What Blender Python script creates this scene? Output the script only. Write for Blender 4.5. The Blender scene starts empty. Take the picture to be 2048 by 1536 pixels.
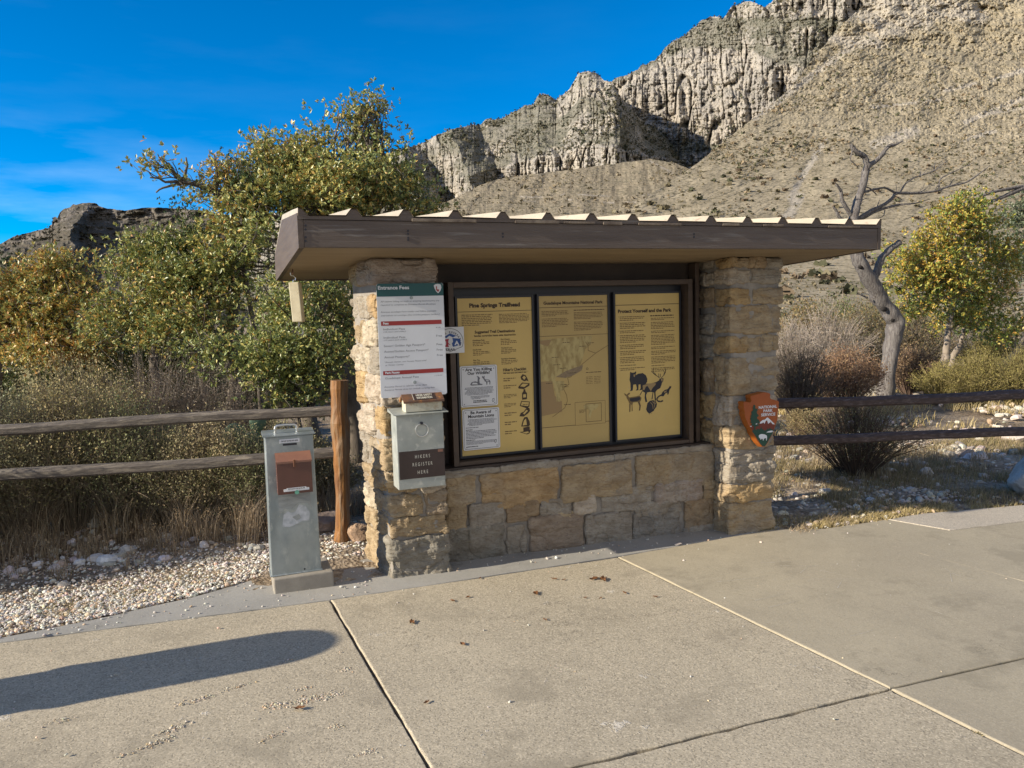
import bpy, bmesh, math, random
import numpy as np
from mathutils import Vector, Matrix
random.seed(7)
rng = np.random.default_rng(11)
SC = bpy.context.scene
COL = SC.collection
rad = math.radians

# ------------------------------------------------------------------ camera
CAMZ = 1.75
R = np.array([[0.9339481303947627, -0.05958814719906055, 0.3524062179438813],
              [-0.3562584928422899, -0.07617318523255613, 0.9312773658413133],
              [-0.028649188642391528, -0.9953124627798597, -0.09237058744656158]])
FPX = 1538.0
cam_d = bpy.data.cameras.new('camera')
cam = bpy.data.objects.new('camera', cam_d); COL.objects.link(cam); SC.camera = cam
cam_d.sensor_fit = 'HORIZONTAL'; cam_d.sensor_width = 36.0; cam_d.lens = 36.0 * FPX / 2048.0
cam_d.clip_start = 0.05; cam_d.clip_end = 30000
_m = Matrix([[R[0, 0], -R[0, 1], -R[0, 2], 0], [R[1, 0], -R[1, 1], -R[1, 2], 0],
             [R[2, 0], -R[2, 1], -R[2, 2], CAMZ], [0, 0, 0, 1]])
cam.matrix_world = _m

# ------------------------------------------------------------------ light
SUN_EL, SUN_AZ = 22.5, 2.5          # light travels along +X, slightly to +Y
world = bpy.data.worlds.new('World'); SC.world = world; world.use_nodes = True
wn = world.node_tree.nodes; wl = world.node_tree.links; wn.clear()
SKY_STRENGTH = 0.115
SKY_FILL = (3.9, 3.7, 3.5)
sky = wn.new('ShaderNodeTexSky'); sky.sky_type = 'NISHITA'; sky.sun_disc = False
sky.sun_elevation = rad(SUN_EL)
# sun stands at direction (-cos az, -sin az); Blender: rotation 0 = +Y, clockwise positive
sky.sun_rotation = rad(270.0 - SUN_AZ)
sky.altitude = 1700; sky.air_density = 0.8; sky.dust_density = 0.25; sky.ozone_density = 3.0
wtc = wn.new('ShaderNodeTexCoord')
wsep = wn.new('ShaderNodeSeparateXYZ'); wl.new(wtc.outputs['Generated'], wsep.inputs[0])
# thin cirrus streaks low over the horizon
wmap = wn.new('ShaderNodeMapping'); wmap.inputs['Scale'].default_value = (3.0, 3.0, 16.0); wmap.inputs['Rotation'].default_value = (0, 0.05, 0)
wl.new(wtc.outputs['Generated'], wmap.inputs['Vector'])
wno = wn.new('ShaderNodeTexNoise'); wno.inputs['Scale'].default_value = 1.6; wno.inputs['Detail'].default_value = 6; wno.inputs['Roughness'].default_value = 0.55
wl.new(wmap.outputs[0], wno.inputs['Vector'])
wr = wn.new('ShaderNodeMapRange'); wr.inputs[1].default_value = 0.47; wr.inputs[2].default_value = 0.84; wl.new(wno.outputs['Fac'], wr.inputs[0])
wh = wn.new('ShaderNodeMapRange'); wh.inputs[1].default_value = 0.24; wh.inputs[2].default_value = 0.06; wh.inputs[3].default_value = 0.05; wh.inputs[4].default_value = 1.0
wl.new(wsep.outputs['Z'], wh.inputs[0])
wx = wn.new('ShaderNodeMapRange'); wx.inputs[1].default_value = 0.5; wx.inputs[2].default_value = -0.35; wx.inputs[3].default_value = 0.06; wx.inputs[4].default_value = 0.45
wl.new(wsep.outputs['X'], wx.inputs[0])
wm = wn.new('ShaderNodeMath'); wm.operation = 'MULTIPLY'; wl.new(wr.outputs[0], wm.inputs[0]); wl.new(wh.outputs[0], wm.inputs[1])
wm2 = wn.new('ShaderNodeMath'); wm2.operation = 'MULTIPLY'; wl.new(wm.outputs[0], wm2.inputs[0]); wl.new(wx.outputs[0], wm2.inputs[1])
whs = wn.new('ShaderNodeHueSaturation'); whs.inputs['Saturation'].default_value = 1.62; whs.inputs['Value'].default_value = 1.14
wl.new(sky.outputs[0], whs.inputs['Color'])
wmix = wn.new('ShaderNodeMix'); wmix.data_type = 'RGBA'; wmix.inputs[7].default_value = (6.5, 7.6, 8.6, 1)
wl.new(wm2.outputs[0], wmix.inputs[0]); wl.new(whs.outputs[0], wmix.inputs[6])
# neutral fill light added over the unseen half of the sky behind the viewer
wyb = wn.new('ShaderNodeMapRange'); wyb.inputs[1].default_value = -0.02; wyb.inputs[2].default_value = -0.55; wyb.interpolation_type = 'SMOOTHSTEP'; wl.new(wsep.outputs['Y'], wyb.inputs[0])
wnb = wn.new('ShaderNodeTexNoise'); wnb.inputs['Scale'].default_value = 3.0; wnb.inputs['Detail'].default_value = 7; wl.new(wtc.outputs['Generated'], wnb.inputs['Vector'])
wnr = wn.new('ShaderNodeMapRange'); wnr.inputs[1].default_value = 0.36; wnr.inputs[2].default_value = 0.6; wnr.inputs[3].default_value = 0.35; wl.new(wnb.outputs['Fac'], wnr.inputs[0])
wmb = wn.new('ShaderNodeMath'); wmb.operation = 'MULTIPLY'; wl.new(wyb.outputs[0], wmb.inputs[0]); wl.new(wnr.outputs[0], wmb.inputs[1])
wmix2 = wn.new('ShaderNodeMix'); wmix2.data_type = 'RGBA'; wmix2.inputs[7].default_value = (SKY_FILL[0], SKY_FILL[1], SKY_FILL[2], 1)
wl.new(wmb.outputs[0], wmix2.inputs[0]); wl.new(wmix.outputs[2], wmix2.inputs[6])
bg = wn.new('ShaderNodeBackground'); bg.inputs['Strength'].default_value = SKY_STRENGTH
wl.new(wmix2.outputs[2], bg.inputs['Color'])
wo = wn.new('ShaderNodeOutputWorld'); wl.new(bg.outputs[0], wo.inputs[0])

sd = bpy.data.lights.new('sun', 'SUN'); sd.energy = 5.0; sd.angle = rad(0.53); sd.color = (1.0, 0.89, 0.71)
sun = bpy.data.objects.new('sun', sd); COL.objects.link(sun)
_dir = Vector((math.cos(rad(SUN_EL)) * math.cos(rad(SUN_AZ)), math.cos(rad(SUN_EL)) * math.sin(rad(SUN_AZ)), -math.sin(rad(SUN_EL))))
sun.rotation_euler = _dir.to_track_quat('-Z', 'Y').to_euler(); sun.location = (-30, -5, 20)
SC.view_settings.view_transform = 'Standard'; SC.view_settings.look = 'None'
SC.view_settings.exposure = 0.64; SC.view_settings.gamma = 1.0

# ------------------------------------------------------------------ helpers
def ray(x, y): return R @ np.array([x - 1024.0, y - 768.0, FPX])
def gz(x, y=0):                     # lie of the ground close to the kiosk
    return -0.018 * (np.clip(x, -4, 9) - 1.0)
def G(x, y, z=None):                # image point -> point on the ground (or on height z)
    r = ray(x, y); zz = 0.0 if z is None else z
    for _ in range(4):
        t = (zz - CAMZ) / r[2]; p = r * t
        if z is None: zz = float(gz(p[0]))
    return np.array([p[0], p[1], CAMZ + p[2]])
def P(x, y, Y):                     # image point -> point on the vertical plane Y
    r = ray(x, y); t = Y / r[1]; return r * t + np.array([0, 0, CAMZ])
def D(x, y, d):                     # image point at forward depth d
    return R @ np.array([(x - 1024.0) / FPX, (y - 768.0) / FPX, 1.0]) * d + np.array([0, 0, CAMZ])

np.seterr(over='ignore')
def _hash(ix, iy, iz):
    h = (ix.astype(np.uint32) * np.uint32(374761393) + iy.astype(np.uint32) * np.uint32(668265263) + iz.astype(np.uint32) * np.uint32(2147483647 - 58))
    h = (h ^ (h >> np.uint32(13))) * np.uint32(1274126177)
    h = h ^ (h >> np.uint32(16))
    return h.astype(np.float64) / 4294967295.0 * 2 - 1
def vnoise(p):
    p = np.asarray(p, float); i = np.floor(p).astype(np.int64); f = p - i; f = f * f * (3 - 2 * f)
    out = 0
    for dx in (0, 1):
        wx_ = f[..., 0] if dx else 1 - f[..., 0]
        for dy in (0, 1):
            wy_ = f[..., 1] if dy else 1 - f[..., 1]
            for dz in (0, 1):
                wz_ = f[..., 2] if dz else 1 - f[..., 2]
                out = out + wx_ * wy_ * wz_ * _hash(i[..., 0] + dx, i[..., 1] + dy, i[..., 2] + dz)
    return out
def fbm(p, o=4, g=0.5):
    a, s, t = 1.0, 0, 0
    p = np.asarray(p, float)
    for k in range(o):
        s = s + a * vnoise(p + 17.3 * k); t += a; a *= g; p = p * 2.03
    return s / t
def ridged(p, o=4, g=0.5):
    a, s, t = 1.0, 0, 0
    p = np.asarray(p, float)
    for k in range(o):
        s = s + a * (1 - 2 * np.abs(vnoise(p + 31.7 * k))); t += a; a *= g; p = p * 2.03
    return s / t
def xyz(x, y, z=0.0):
    x, y, z = np.broadcast_arrays(np.asarray(x, float), np.asarray(y, float), np.asarray(z, float))
    return np.stack([x, y, z], -1)

class MB:
    """collects arrays of vertices and faces, builds ONE mesh object"""
    def __init__(s): s.v = []; s.f = []; s.n = 0; s.c = []; s.a = []
    def add(s, v, faces, mat=0, col=None, att=None):
        v = np.asarray(v, float).reshape(-1, 3); s.v.append(v)
        if not isinstance(faces, list): faces = [faces]
        for f in faces:
            f = np.asarray(f, np.int64)
            if f.size: s.f.append((f + s.n, mat))
        c = np.ones((len(v), 4)); c[:, :3] = (1, 1, 1) if col is None else col
        s.c.append(c); s.a.append(np.full(len(v), 0.0) if att is None else np.broadcast_to(att, (len(v),)))
        s.n += len(v); return s
    def box(s, lo, hi, mat=0, col=None, rz=0, piv=None, bev=0.0):
        lo = np.array(lo, float); hi = np.array(hi, float); c = (lo + hi) / 2; h = (hi - lo) / 2
        if bev > 0:
            v, f = rbox(h, bev, 1)
            v = v + c
            if rz: v = rotz(v, rz, c if piv is None else piv)
            return s.add(v, f, mat, col)
        k = np.array([[-1, -1, -1], [1, -1, -1], [1, 1, -1], [-1, 1, -1], [-1, -1, 1], [1, -1, 1], [1, 1, 1], [-1, 1, 1]], float)
        v = k * h + c
        if rz: v = rotz(v, rz, c if piv is None else piv)
        return s.add(v, [np.array([[0, 3, 2, 1], [4, 5, 6, 7], [0, 1, 5, 4], [1, 2, 6, 5], [2, 3, 7, 6], [3, 0, 4, 7]])], mat, col)
    def tube(s, pts, r, n=8, mat=0, col=None, cap=True, jit=0.0):
        pts = np.asarray(pts, float); m = len(pts); r = np.broadcast_to(np.asarray(r, float), (m,))
        t = np.gradient(pts, axis=0); t /= np.linalg.norm(t, axis=1)[:, None] + 1e-9
        up = np.array([0, 0, 1.0]) if abs(t[0][2]) < 0.9 else np.array([1.0, 0, 0])
        a = np.cross(t[0], up); a /= np.linalg.norm(a); A = [a]
        for k in range(1, m):
            a = A[-1] - t[k] * A[-1].dot(t[k]); a /= np.linalg.norm(a) + 1e-9; A.append(a)
        A = np.array(A); B = np.cross(t, A); th = np.arange(n) * 2 * math.pi / n
        rr = r[:, None] * (1 + (jit * fbm(xyz(np.arange(m)[:, None] * 0.7, th[None, :] * 1.1, m), 2) * 2 if jit else 0))
        ring = pts[:, None] + A[:, None] * (np.cos(th)[None, :, None] * rr[..., None] if jit else np.cos(th)[None, :, None] * r[:, None, None]) \
            + B[:, None] * (np.sin(th)[None, :, None] * rr[..., None] if jit else np.sin(th)[None, :, None] * r[:, None, None])
        v = ring.reshape(-1, 3); i = np.arange(m - 1)[:, None] * n; j = np.arange(n)[None, :]; j2 = (j + 1) % n
        f = np.stack([i + j, i + j2, i + n + j2, i + n + j], -1).reshape(-1, 4); fs = [f]
        if cap: fs += [np.array([list(range(n))[::-1]]), np.array([[(m - 1) * n + k for k in range(n)]])]
        return s.add(v, fs, mat, col)
    def grid(s, pos, mat=0, col=None, att=None, wrap=False, flip=False):
        ny, nx = pos.shape[:2]; idx = np.arange(ny * nx).reshape(ny, nx)
        f = np.stack([idx[:-1, :-1], idx[:-1, 1:], idx[1:, 1:], idx[1:, :-1]], -1).reshape(-1, 4)
        if flip: f = f[:, ::-1]
        return s.add(pos.reshape(-1, 3), [f], mat, col, att)
    def prism(s, poly, axis, a, b, mat=0, col=None):
        """polygon (list of 2D points) extruded along axis from a to b"""
        poly = [tuple(p) for p in poly]; n = len(poly); V = []
        for w in (a, b):
            for (p, q) in poly:
                V.append((w, p, q) if axis == 'x' else (p, w, q) if axis == 'y' else (p, q, w))
        fs = [np.array([[i, (i + 1) % n, n + (i + 1) % n, n + i] for i in range(n)]), np.array([list(range(n))[::-1]]), np.array([list(range(n, 2 * n))])]
        return s.add(V, fs, mat, col)
    def disc(s, c, r, normal, n=16, mat=0, col=None, thick=0.002):
        nn = np.array(normal, float); nn /= np.linalg.norm(nn); return s.tube([np.array(c) , np.array(c) + nn * thick], r, n, mat, col)
    def bm(s, b, mat=0, col=None, M=None):
        b.verts.ensure_lookup_table(); v = [(M @ q.co if M else q.co)[:] for q in b.verts]; by = {}
        for f in b.faces: by.setdefault(len(f.verts), []).append([q.index for q in f.verts])
        b.verts.index_update()
        return s.add(v, [np.array(x) for x in by.values()], mat, col)
    def build(s, name, mats, parent=None, smooth=False, attr=None):
        me = bpy.data.meshes.new(name); V = np.concatenate(s.v) if s.v else np.zeros((0, 3))
        off = np.zeros(3)
        if parent is not None and hasattr(parent, 'location') and parent.get('_w'): off = np.array(parent['_w'])
        V = V - off
        me.vertices.add(len(V)); me.vertices.foreach_set('co', V.astype(np.float32).ravel())
        tot = sum(f.size for f, _ in s.f); nf = sum(len(f) for f, _ in s.f)
        me.loops.add(tot); me.polygons.add(nf)
        li = np.concatenate([f.ravel() for f, _ in s.f]).astype(np.int32); me.loops.foreach_set('vertex_index', li)
        ls = np.concatenate([np.full(len(f), f.shape[1]) for f, _ in s.f]); st = np.concatenate([[0], np.cumsum(ls)[:-1]]).astype(np.int32)
        me.polygons.foreach_set('loop_start', st)
        mi = np.concatenate([np.full(len(f), m) for f, m in s.f]).astype(np.int32); me.polygons.foreach_set('material_index', mi)
        me.polygons.foreach_set('use_smooth', np.full(nf, bool(smooth)))
        ca = me.color_attributes.new('Col', 'FLOAT_COLOR', 'POINT'); ca.data.foreach_set('color', np.concatenate(s.c).astype(np.float32).ravel())
        if attr:
            at = me.attributes.new(attr, 'FLOAT', 'POINT'); at.data.foreach_set('value', np.concatenate(s.a).astype(np.float32))
        me.update(calc_edges=True); me.validate()
        for m in (mats if isinstance(mats, (list, tuple)) else [mats]): me.materials.append(m)
        o = bpy.data.objects.new(name, me); COL.objects.link(o)
        if parent is not None:
            o.parent = parent; o['_w'] = [float(q) for q in off]
        return o
def rotz(v, a, c):
    c = np.array(c, float); ca, sa = math.cos(a), math.sin(a); d = v - c
    return np.stack([d[:, 0] * ca - d[:, 1] * sa, d[:, 0] * sa + d[:, 1] * ca, d[:, 2]], -1) + c
_rb = {}
def cube_sphere(n):
    if n in _rb: return _rb[n]
    b = bmesh.new(); bmesh.ops.create_cube(b, size=2.0)
    if n > 1: bmesh.ops.subdivide_edges(b, edges=b.edges[:], cuts=n - 1, use_grid_fill=True)
    b.verts.ensure_lookup_table(); b.verts.index_update()
    v = np.array([q.co[:] for q in b.verts]); f = np.array([[q.index for q in ff.verts] for ff in b.faces]); b.free()
    _rb[n] = (v, f); return _rb[n]
def rbox(h, r, seg=1):
    """box of half size h with rounded edges of radius r"""
    n = 2 + 2 * seg; v, f = cube_sphere(n); h = np.array(h, float); r = min(r, h.min() * 0.99)
    inner = h - r; k = np.round((v + 1) / 2 * n).astype(int); out = np.zeros_like(v)
    t = np.linspace(0, 1, seg + 1)
    levels = []
    for a in range(3):
        lo = [-inner[a] - r * (1 - q) for q in t[:-1]]; hi = [inner[a] + r * q for q in t[1:]]
        levels.append(np.array(lo + [-inner[a], 0.0, inner[a]] + hi))
    for a in range(3): out[:, a] = levels[a][k[:, a]]
    q = np.clip(out, -inner, inner); d = out - q; L = np.linalg.norm(d, axis=1)
    m = L > 1e-9; out[m] = q[m] + d[m] / L[m][:, None] * r
    return out, f
def rock(c, h, n=10, amp=0.15, seed=0, p=2.6, rz=0, fr=1.6, facet=0.0):
    """irregular stone: superellipsoid pushed by noise"""
    v, f = cube_sphere(n); d = v / (np.sum(np.abs(v) ** p, 1) ** (1 / p))[:, None]
    s = 1 + amp * fbm(d * fr + seed * 7.13, 4) * 1.6 + amp * 0.5 * ridged(d * fr * 1.7 + seed * 3.1, 3)
    if facet:
        nr = np.random.default_rng(int(seed * 100) + 5)
        for _ in range(7):
            ax = nr.normal(size=3); ax /= np.linalg.norm(ax); lim = nr.uniform(0.72, 0.9)
            pr = (d * s[:, None]) @ ax; over = pr > lim; s[over] *= (1 - facet) + facet * (lim / pr[over])
    w = d * s[:, None] * np.array(h)
    if rz: w = rotz(w, rz, (0, 0, 0))
    return w + np.array(c), f

def tag(o, label=None, cat=None, group=None, kind=None):
    if label: o['label'] = label
    if cat: o['category'] = cat
    if group: o['group'] = group
    if kind: o['kind'] = kind
    return o
def thing(name, loc, label, cat, group=None):
    o = bpy.data.objects.new(name, None); COL.objects.link(o); o.location = loc; o.empty_display_size = 0.1
    o['_w'] = [float(q) for q in loc]
    return tag(o, label, cat, group)
_tc = {}
def text_geo(s, bold=0.0, shear=0.0):
    key = (s, bold, shear)
    if key in _tc: return _tc[key]
    cu = bpy.data.curves.new('t', 'FONT'); cu.body = s; cu.size = 1.0; cu.offset = bold; cu.shear = shear; cu.resolution_u = 3
    ob = bpy.data.objects.new('t', cu); COL.objects.link(ob)
    dg = bpy.context.evaluated_depsgraph_get(); me = ob.evaluated_get(dg).to_mesh()
    v = np.array([q.co[:] for q in me.vertices]) if len(me.vertices) else np.zeros((0, 3)); by = {}
    for p in me.polygons: by.setdefault(len(p.vertices), []).append(list(p.vertices))
    fs = [np.array(q) for q in by.values()]
    bpy.data.objects.remove(ob); bpy.data.curves.remove(cu)
    _tc[key] = (v, fs); return _tc[key]
class Sheet:
    """flat artwork on a vertical panel facing -Y. u: 0..1 to the right, v: 0..1 downwards"""
    def __init__(s, x0, x1, z0, z1, Y, mb, tilt=0.0):
        s.x0, s.x1, s.z0, s.z1, s.Y, s.mb, s.k = x0, x1, z0, z1, Y, mb, 0; s.W = x1 - x0; s.Hh = z1 - z0
    def pt(s, u, v, lift=0.0012): return (s.x0 + u * s.W, s.Y - lift, s.z1 - v * s.Hh)
    def text(s, t, u, v, size, mat, align='C', width=None, bold=0.0, shear=0.0, lift=0.0012):
        """size: capital height in v units; width: total width in u units; v: baseline"""
        g, fs = text_geo(t, bold, shear)
        if not len(g): return
        x = g[:, 0]; wx0, wx1 = x.min(), x.max(); sc = size * s.Hh / 0.69; sx = sc if width is None else width * s.W / (wx1 - wx0)
        off = {'C': (wx0 + wx1) / 2, 'L': wx0, 'R': wx1}[align]
        X = s.x0 + u * s.W + (x - off) * sx; Z = s.z1 - v * s.Hh + g[:, 1] * sc
        s.mb.add(np.stack([X, np.full_like(X, s.Y - lift), Z], -1), fs, mat)
    def arc(s, t, cu, cv, r, a0, a1, size, mat, bold=0.0):
        """letters along a circle arc (radius in metres), angles in degrees clockwise from the top"""
        n = len(t)
        for i, ch in enumerate(t):
            if ch == ' ': continue
            g, fs = text_geo(ch, bold, 0)
            a = rad(a0 + (a1 - a0) * i / max(1, n - 1)); sc = size / 0.69; xx = (g[:, 0] - (g[:, 0].min() + g[:, 0].max()) / 2) * sc; zz = g[:, 1] * sc + r
            X = s.x0 + cu * s.W + xx * math.cos(a) + zz * math.sin(a); Z = s.z1 - cv * s.Hh - xx * math.sin(a) + zz * math.cos(a)
            s.mb.add(np.stack([X, np.full_like(X, s.Y - 0.0012), Z], -1), fs, mat)
    def rect(s, u0, v0, u1, v1, mat, lift=0.0008):
        s.mb.add([s.pt(u0, v1, lift), s.pt(u1, v1, lift), s.pt(u1, v0, lift), s.pt(u0, v0, lift)], np.array([[0, 1, 2, 3]]), mat)
    def poly(s, pts, mat, lift=0.001):
        """any simple outline, triangulated"""
        from mathutils.geometry import tessellate_polygon
        P3 = [Vector(s.pt(u, v, lift)) for u, v in pts]
        tr = tessellate_polygon([P3]); s.mb.add([q[:] for q in P3], np.array([list(t) for t in tr]), mat)
    def line(s, pts, w, mat, lift=0.0011):
        """polyline, width in metres"""
        for (a, b) in zip(pts[:-1], pts[1:]):
            pa = np.array(s.pt(*a, lift)); pb = np.array(s.pt(*b, lift)); d = pb - pa; L = math.hypot(d[0], d[2]) + 1e-9
            n = np.array([-d[2], 0, d[0]]) / L * w / 2; s.mb.add([pa - n, pb - n, pb + n, pa + n], np.array([[0, 1, 2, 3]]), mat)
    def words(s, u0, u1, v0, v1, n, mat, h=0.45, seed=0, center=False, last=0.6):
        """lines of small print, too small to read: word-long strokes"""
        rr = random.Random(seed); dv = (v1 - v0) / n
        for i in range(n):
            e = u1 if i < n - 1 else u0 + (u1 - u0) * last
            a = u0 + (rr.random() * 0.1 * (u1 - u0) if center else 0); e = e - rr.random() * 0.1 * (u1 - u0); v = v0 + dv * (i + 0.5)
            while a < e:
                w = rr.uniform(0.02, 0.085) * (0.6 if (u1 - u0) < 0.5 else 1); b = min(a + w, e)
                s.rect(a, v - dv * h / 2, b, v + dv * h / 2, mat, 0.0012); a = b + 0.008

# ------------------------------------------------------------------ materials
def N(nt, t, **kw):
    n = nt.nodes.new(t)
    for k, v in kw.items():
        if k.startswith('i_'):
            key = k[2:]; key = int(key) if key.isdigit() else key.replace('_', ' ')
            n.inputs[key].default_value = v
        else: setattr(n, k, v)
    return n
def mat(name, col=(0.5, 0.5, 0.5), rough=0.7, metal=0.0, col2=None, scale=5.0, detail=5, contrast=(0.35, 0.65), bump=0.0, bscale=40.0, bdist=0.01,
        usecol=0.0, spec=0.5, stretch=(1, 1, 1), col3=None, scale3=1.0, c3=(0.5, 0.7), trans=0.0, coat=0.0, rot=(0, 0, 0), roughvar=0.0, sub=0.0):
    m = bpy.data.materials.new(name); m.use_nodes = True; nt = m.node_tree; nt.nodes.clear(); L = nt.links.new
    out = N(nt, 'ShaderNodeOutputMaterial'); b = N(nt, 'ShaderNodeBsdfPrincipled'); L(b.outputs[0], out.inputs[0])
    b.inputs['Roughness'].default_value = rough; b.inputs['Metallic'].default_value = metal; b.inputs['Specular IOR Level'].default_value = spec
    if coat: b.inputs['Coat Weight'].default_value = coat; b.inputs['Coat Roughness'].default_value = 0.15
    tc = N(nt, 'ShaderNodeTexCoord'); mp = N(nt, 'ShaderNodeMapping'); mp.inputs['Scale'].default_value = stretch; mp.inputs['Rotation'].default_value = rot
    L(tc.outputs['Object'], mp.inputs[0])
    rgb = N(nt, 'ShaderNodeRGB'); rgb.outputs[0].default_value = (*col, 1); cur = rgb.outputs[0]
    def mixin(c, sc, lo, hi, w4=0.0, det=detail, st=True):
        nonlocal cur
        no = N(nt, 'ShaderNodeTexNoise'); no.inputs['Scale'].default_value = sc; no.inputs['Detail'].default_value = det; no.inputs['Roughness'].default_value = 0.6
        if st: L(mp.outputs[0], no.inputs['Vector'])
        else:
            ad = N(nt, 'ShaderNodeVectorMath', operation='ADD'); ad.inputs[1].default_value = (13.7, 5.1, 9.9); L(mp.outputs[0], ad.inputs[0]); L(ad.outputs[0], no.inputs['Vector'])
        mr = N(nt, 'ShaderNodeMapRange'); mr.inputs[1].default_value = lo; mr.inputs[2].default_value = hi; L(no.outputs['Fac'], mr.inputs[0])
        mx = N(nt, 'ShaderNodeMix', data_type='RGBA'); L(mr.outputs[0], mx.inputs[0]); L(cur, mx.inputs[6]); mx.inputs[7].default_value = (*c, 1); cur = mx.outputs[2]
        return no
    if col2: mixin(col2, scale, *contrast)
    if col3: mixin(col3, scale3, *c3, st=False)
    if usecol:
        at = N(nt, 'ShaderNodeAttribute', attribute_name='Col')
        mx = N(nt, 'ShaderNodeMix', data_type='RGBA', blend_type='MULTIPLY'); mx.inputs[0].default_value = usecol; L(cur, mx.inputs[6]); L(at.outputs['Color'], mx.inputs[7]); cur = mx.outputs[2]
    L(cur, b.inputs['Base Color'])
    if roughvar:
        no = N(nt, 'ShaderNodeTexNoise'); no.inputs['Scale'].default_value = scale * 1.7; L(mp.outputs[0], no.inputs['Vector'])
        mr = N(nt, 'ShaderNodeMapRange'); mr.inputs[1].default_value = 0.3; mr.inputs[2].default_value = 0.7; mr.inputs[3].default_value = rough - roughvar; mr.inputs[4].default_value = rough + roughvar
        L(no.outputs['Fac'], mr.inputs[0]); L(mr.outputs[0], b.inputs['Roughness'])
    if bump:
        no = N(nt, 'ShaderNodeTexNoise'); no.inputs['Scale'].default_value = bscale; no.inputs['Detail'].default_value = 6; no.inputs['Roughness'].default_value = 0.65; L(mp.outputs[0], no.inputs['Vector'])
        bp = N(nt, 'ShaderNodeBump'); bp.inputs['Strength'].default_value = bump; bp.inputs['Distance'].default_value = bdist; L(no.outputs['Fac'], bp.inputs['Height']); L(bp.outputs[0], b.inputs['Normal'])
    if trans:
        tr = N(nt, 'ShaderNodeBsdfTranslucent'); L(cur, tr.inputs[0]); ms = N(nt, 'ShaderNodeMixShader'); ms.inputs[0].default_value = trans
        L(b.outputs[0], ms.inputs[1]); L(tr.outputs[0], ms.inputs[2]); L(ms.outputs[0], out.inputs[0])
    return m
# ================================================================== materials in use
M_stone = mat('sandstone', (1, 1, 1), 0.9, col2=(0.66, 0.61, 0.56), scale=9, contrast=(0.35, 0.7), bump=0.9, bscale=70, bdist=0.010, usecol=1.0, spec=0.25, col3=(0.66, 0.6, 0.56), scale3=38, c3=(0.5, 0.68), stretch=(1, 1, 2.2))
M_mortar = mat('mortar', (0.34, 0.31, 0.27), 0.95, col2=(0.24, 0.215, 0.19), scale=12, bump=0.5, bscale=70, bdist=0.008, spec=0.2)
M_brown = mat('brown painted wood', (0.135, 0.106, 0.088), 0.6, col2=(0.104, 0.080, 0.067), scale=3, stretch=(0.5, 6, 9), bump=0.9, bscale=14, bdist=0.006, spec=0.35, col3=(0.20, 0.175, 0.155), scale3=5, c3=(0.58, 0.70))
M_brown_y = mat('brown painted end board', (0.12, 0.092, 0.074), 0.6, col2=(0.09, 0.068, 0.056), scale=3, stretch=(6, 0.6, 9), bump=0.25, bscale=26, bdist=0.003, spec=0.3)
M_soffit = mat('soffit paint', (0.30, 0.225, 0.14), 0.65, col2=(0.24, 0.18, 0.11), scale=2, stretch=(1, 5, 1), bump=0.1, bscale=30, bdist=0.002, spec=0.3)
M_dark = mat('dark brown board', (0.05, 0.034, 0.026), 0.6, col2=(0.032, 0.022, 0.018), scale=4, stretch=(1, 4, 1), bump=0.15, bscale=30, bdist=0.003)
M_frame = mat('case frame brown', (0.085, 0.058, 0.042), 0.5, col2=(0.06, 0.04, 0.03), scale=6, stretch=(1, 1, 3), bump=0.15, bscale=40, bdist=0.002)
M_black = mat('black metal frame', (0.02, 0.022, 0.03), 0.4, spec=0.5)
M_roof = mat('roof sheet', (0.52, 0.45, 0.34), 0.45, col2=(0.42, 0.36, 0.27), scale=4, stretch=(3, 0.7, 1), spec=0.5, col3=(0.34, 0.26, 0.19), scale3=14, c3=(0.62, 0.72))
M_rust = mat('rusted steel', (0.22, 0.08, 0.03), 0.8, col2=(0.09, 0.04, 0.025), scale=14, bump=0.3, bscale=60, bdist=0.002)
M_ply = mat('weathered wood edge', (0.26, 0.21, 0.16), 0.85, col2=(0.12, 0.09, 0.07), scale=12, bump=0.4, bscale=50, bdist=0.004)
M_galv = mat('galvanised steel', (0.36, 0.40, 0.41), 0.42, 0.55, col2=(0.25, 0.29, 0.305), scale=5, contrast=(0.4, 0.62), col3=(0.46, 0.49, 0.48), scale3=16, c3=(0.56, 0.7), bump=0.05, bscale=18, bdist=0.003, roughvar=0.12, stretch=(1, 1, 0.55))
M_galvb = mat('galvanised steel box', (0.43, 0.45, 0.42), 0.55, 0.35, col2=(0.33, 0.355, 0.335), scale=7, col3=(0.52, 0.53, 0.49), scale3=22, c3=(0.56, 0.7), bump=0.08, bscale=20, bdist=0.003, roughvar=0.1)
M_alu = mat('bare aluminium', (0.62, 0.62, 0.60), 0.3, 0.9)
M_brownbox = mat('brown enamel', (0.135, 0.058, 0.042), 0.42, col2=(0.105, 0.045, 0.034), scale=6, spec=0.5)
M_brownlid = mat('brown enamel worn', (0.27, 0.13, 0.085), 0.5, col2=(0.21, 0.10, 0.07), scale=8)
M_white = mat('white sign enamel', (0.74, 0.76, 0.80), 0.35, col2=(0.68, 0.70, 0.74), scale=3, coat=0.2)
M_ink = mat('black print', (0.02, 0.02, 0.03), 0.5)
M_grey = mat('grey print', (0.15, 0.155, 0.19), 0.5)
M_green = mat('green sign band', (0.006, 0.082, 0.088), 0.35)
M_red = mat('red sign band', (0.33, 0.03, 0.03), 0.4)
M_gold = mat('ochre panel print', (0.66, 0.475, 0.16), 0.42, col2=(0.60, 0.43, 0.145), scale=2.5, coat=0.15, col3=(0.56, 0.42, 0.2), scale3=26, c3=(0.66, 0.76))
M_goldd = mat('ochre panel print faded', (0.51, 0.365, 0.135), 0.42, col2=(0.46, 0.33, 0.12), scale=2.5, coat=0.15)
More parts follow.
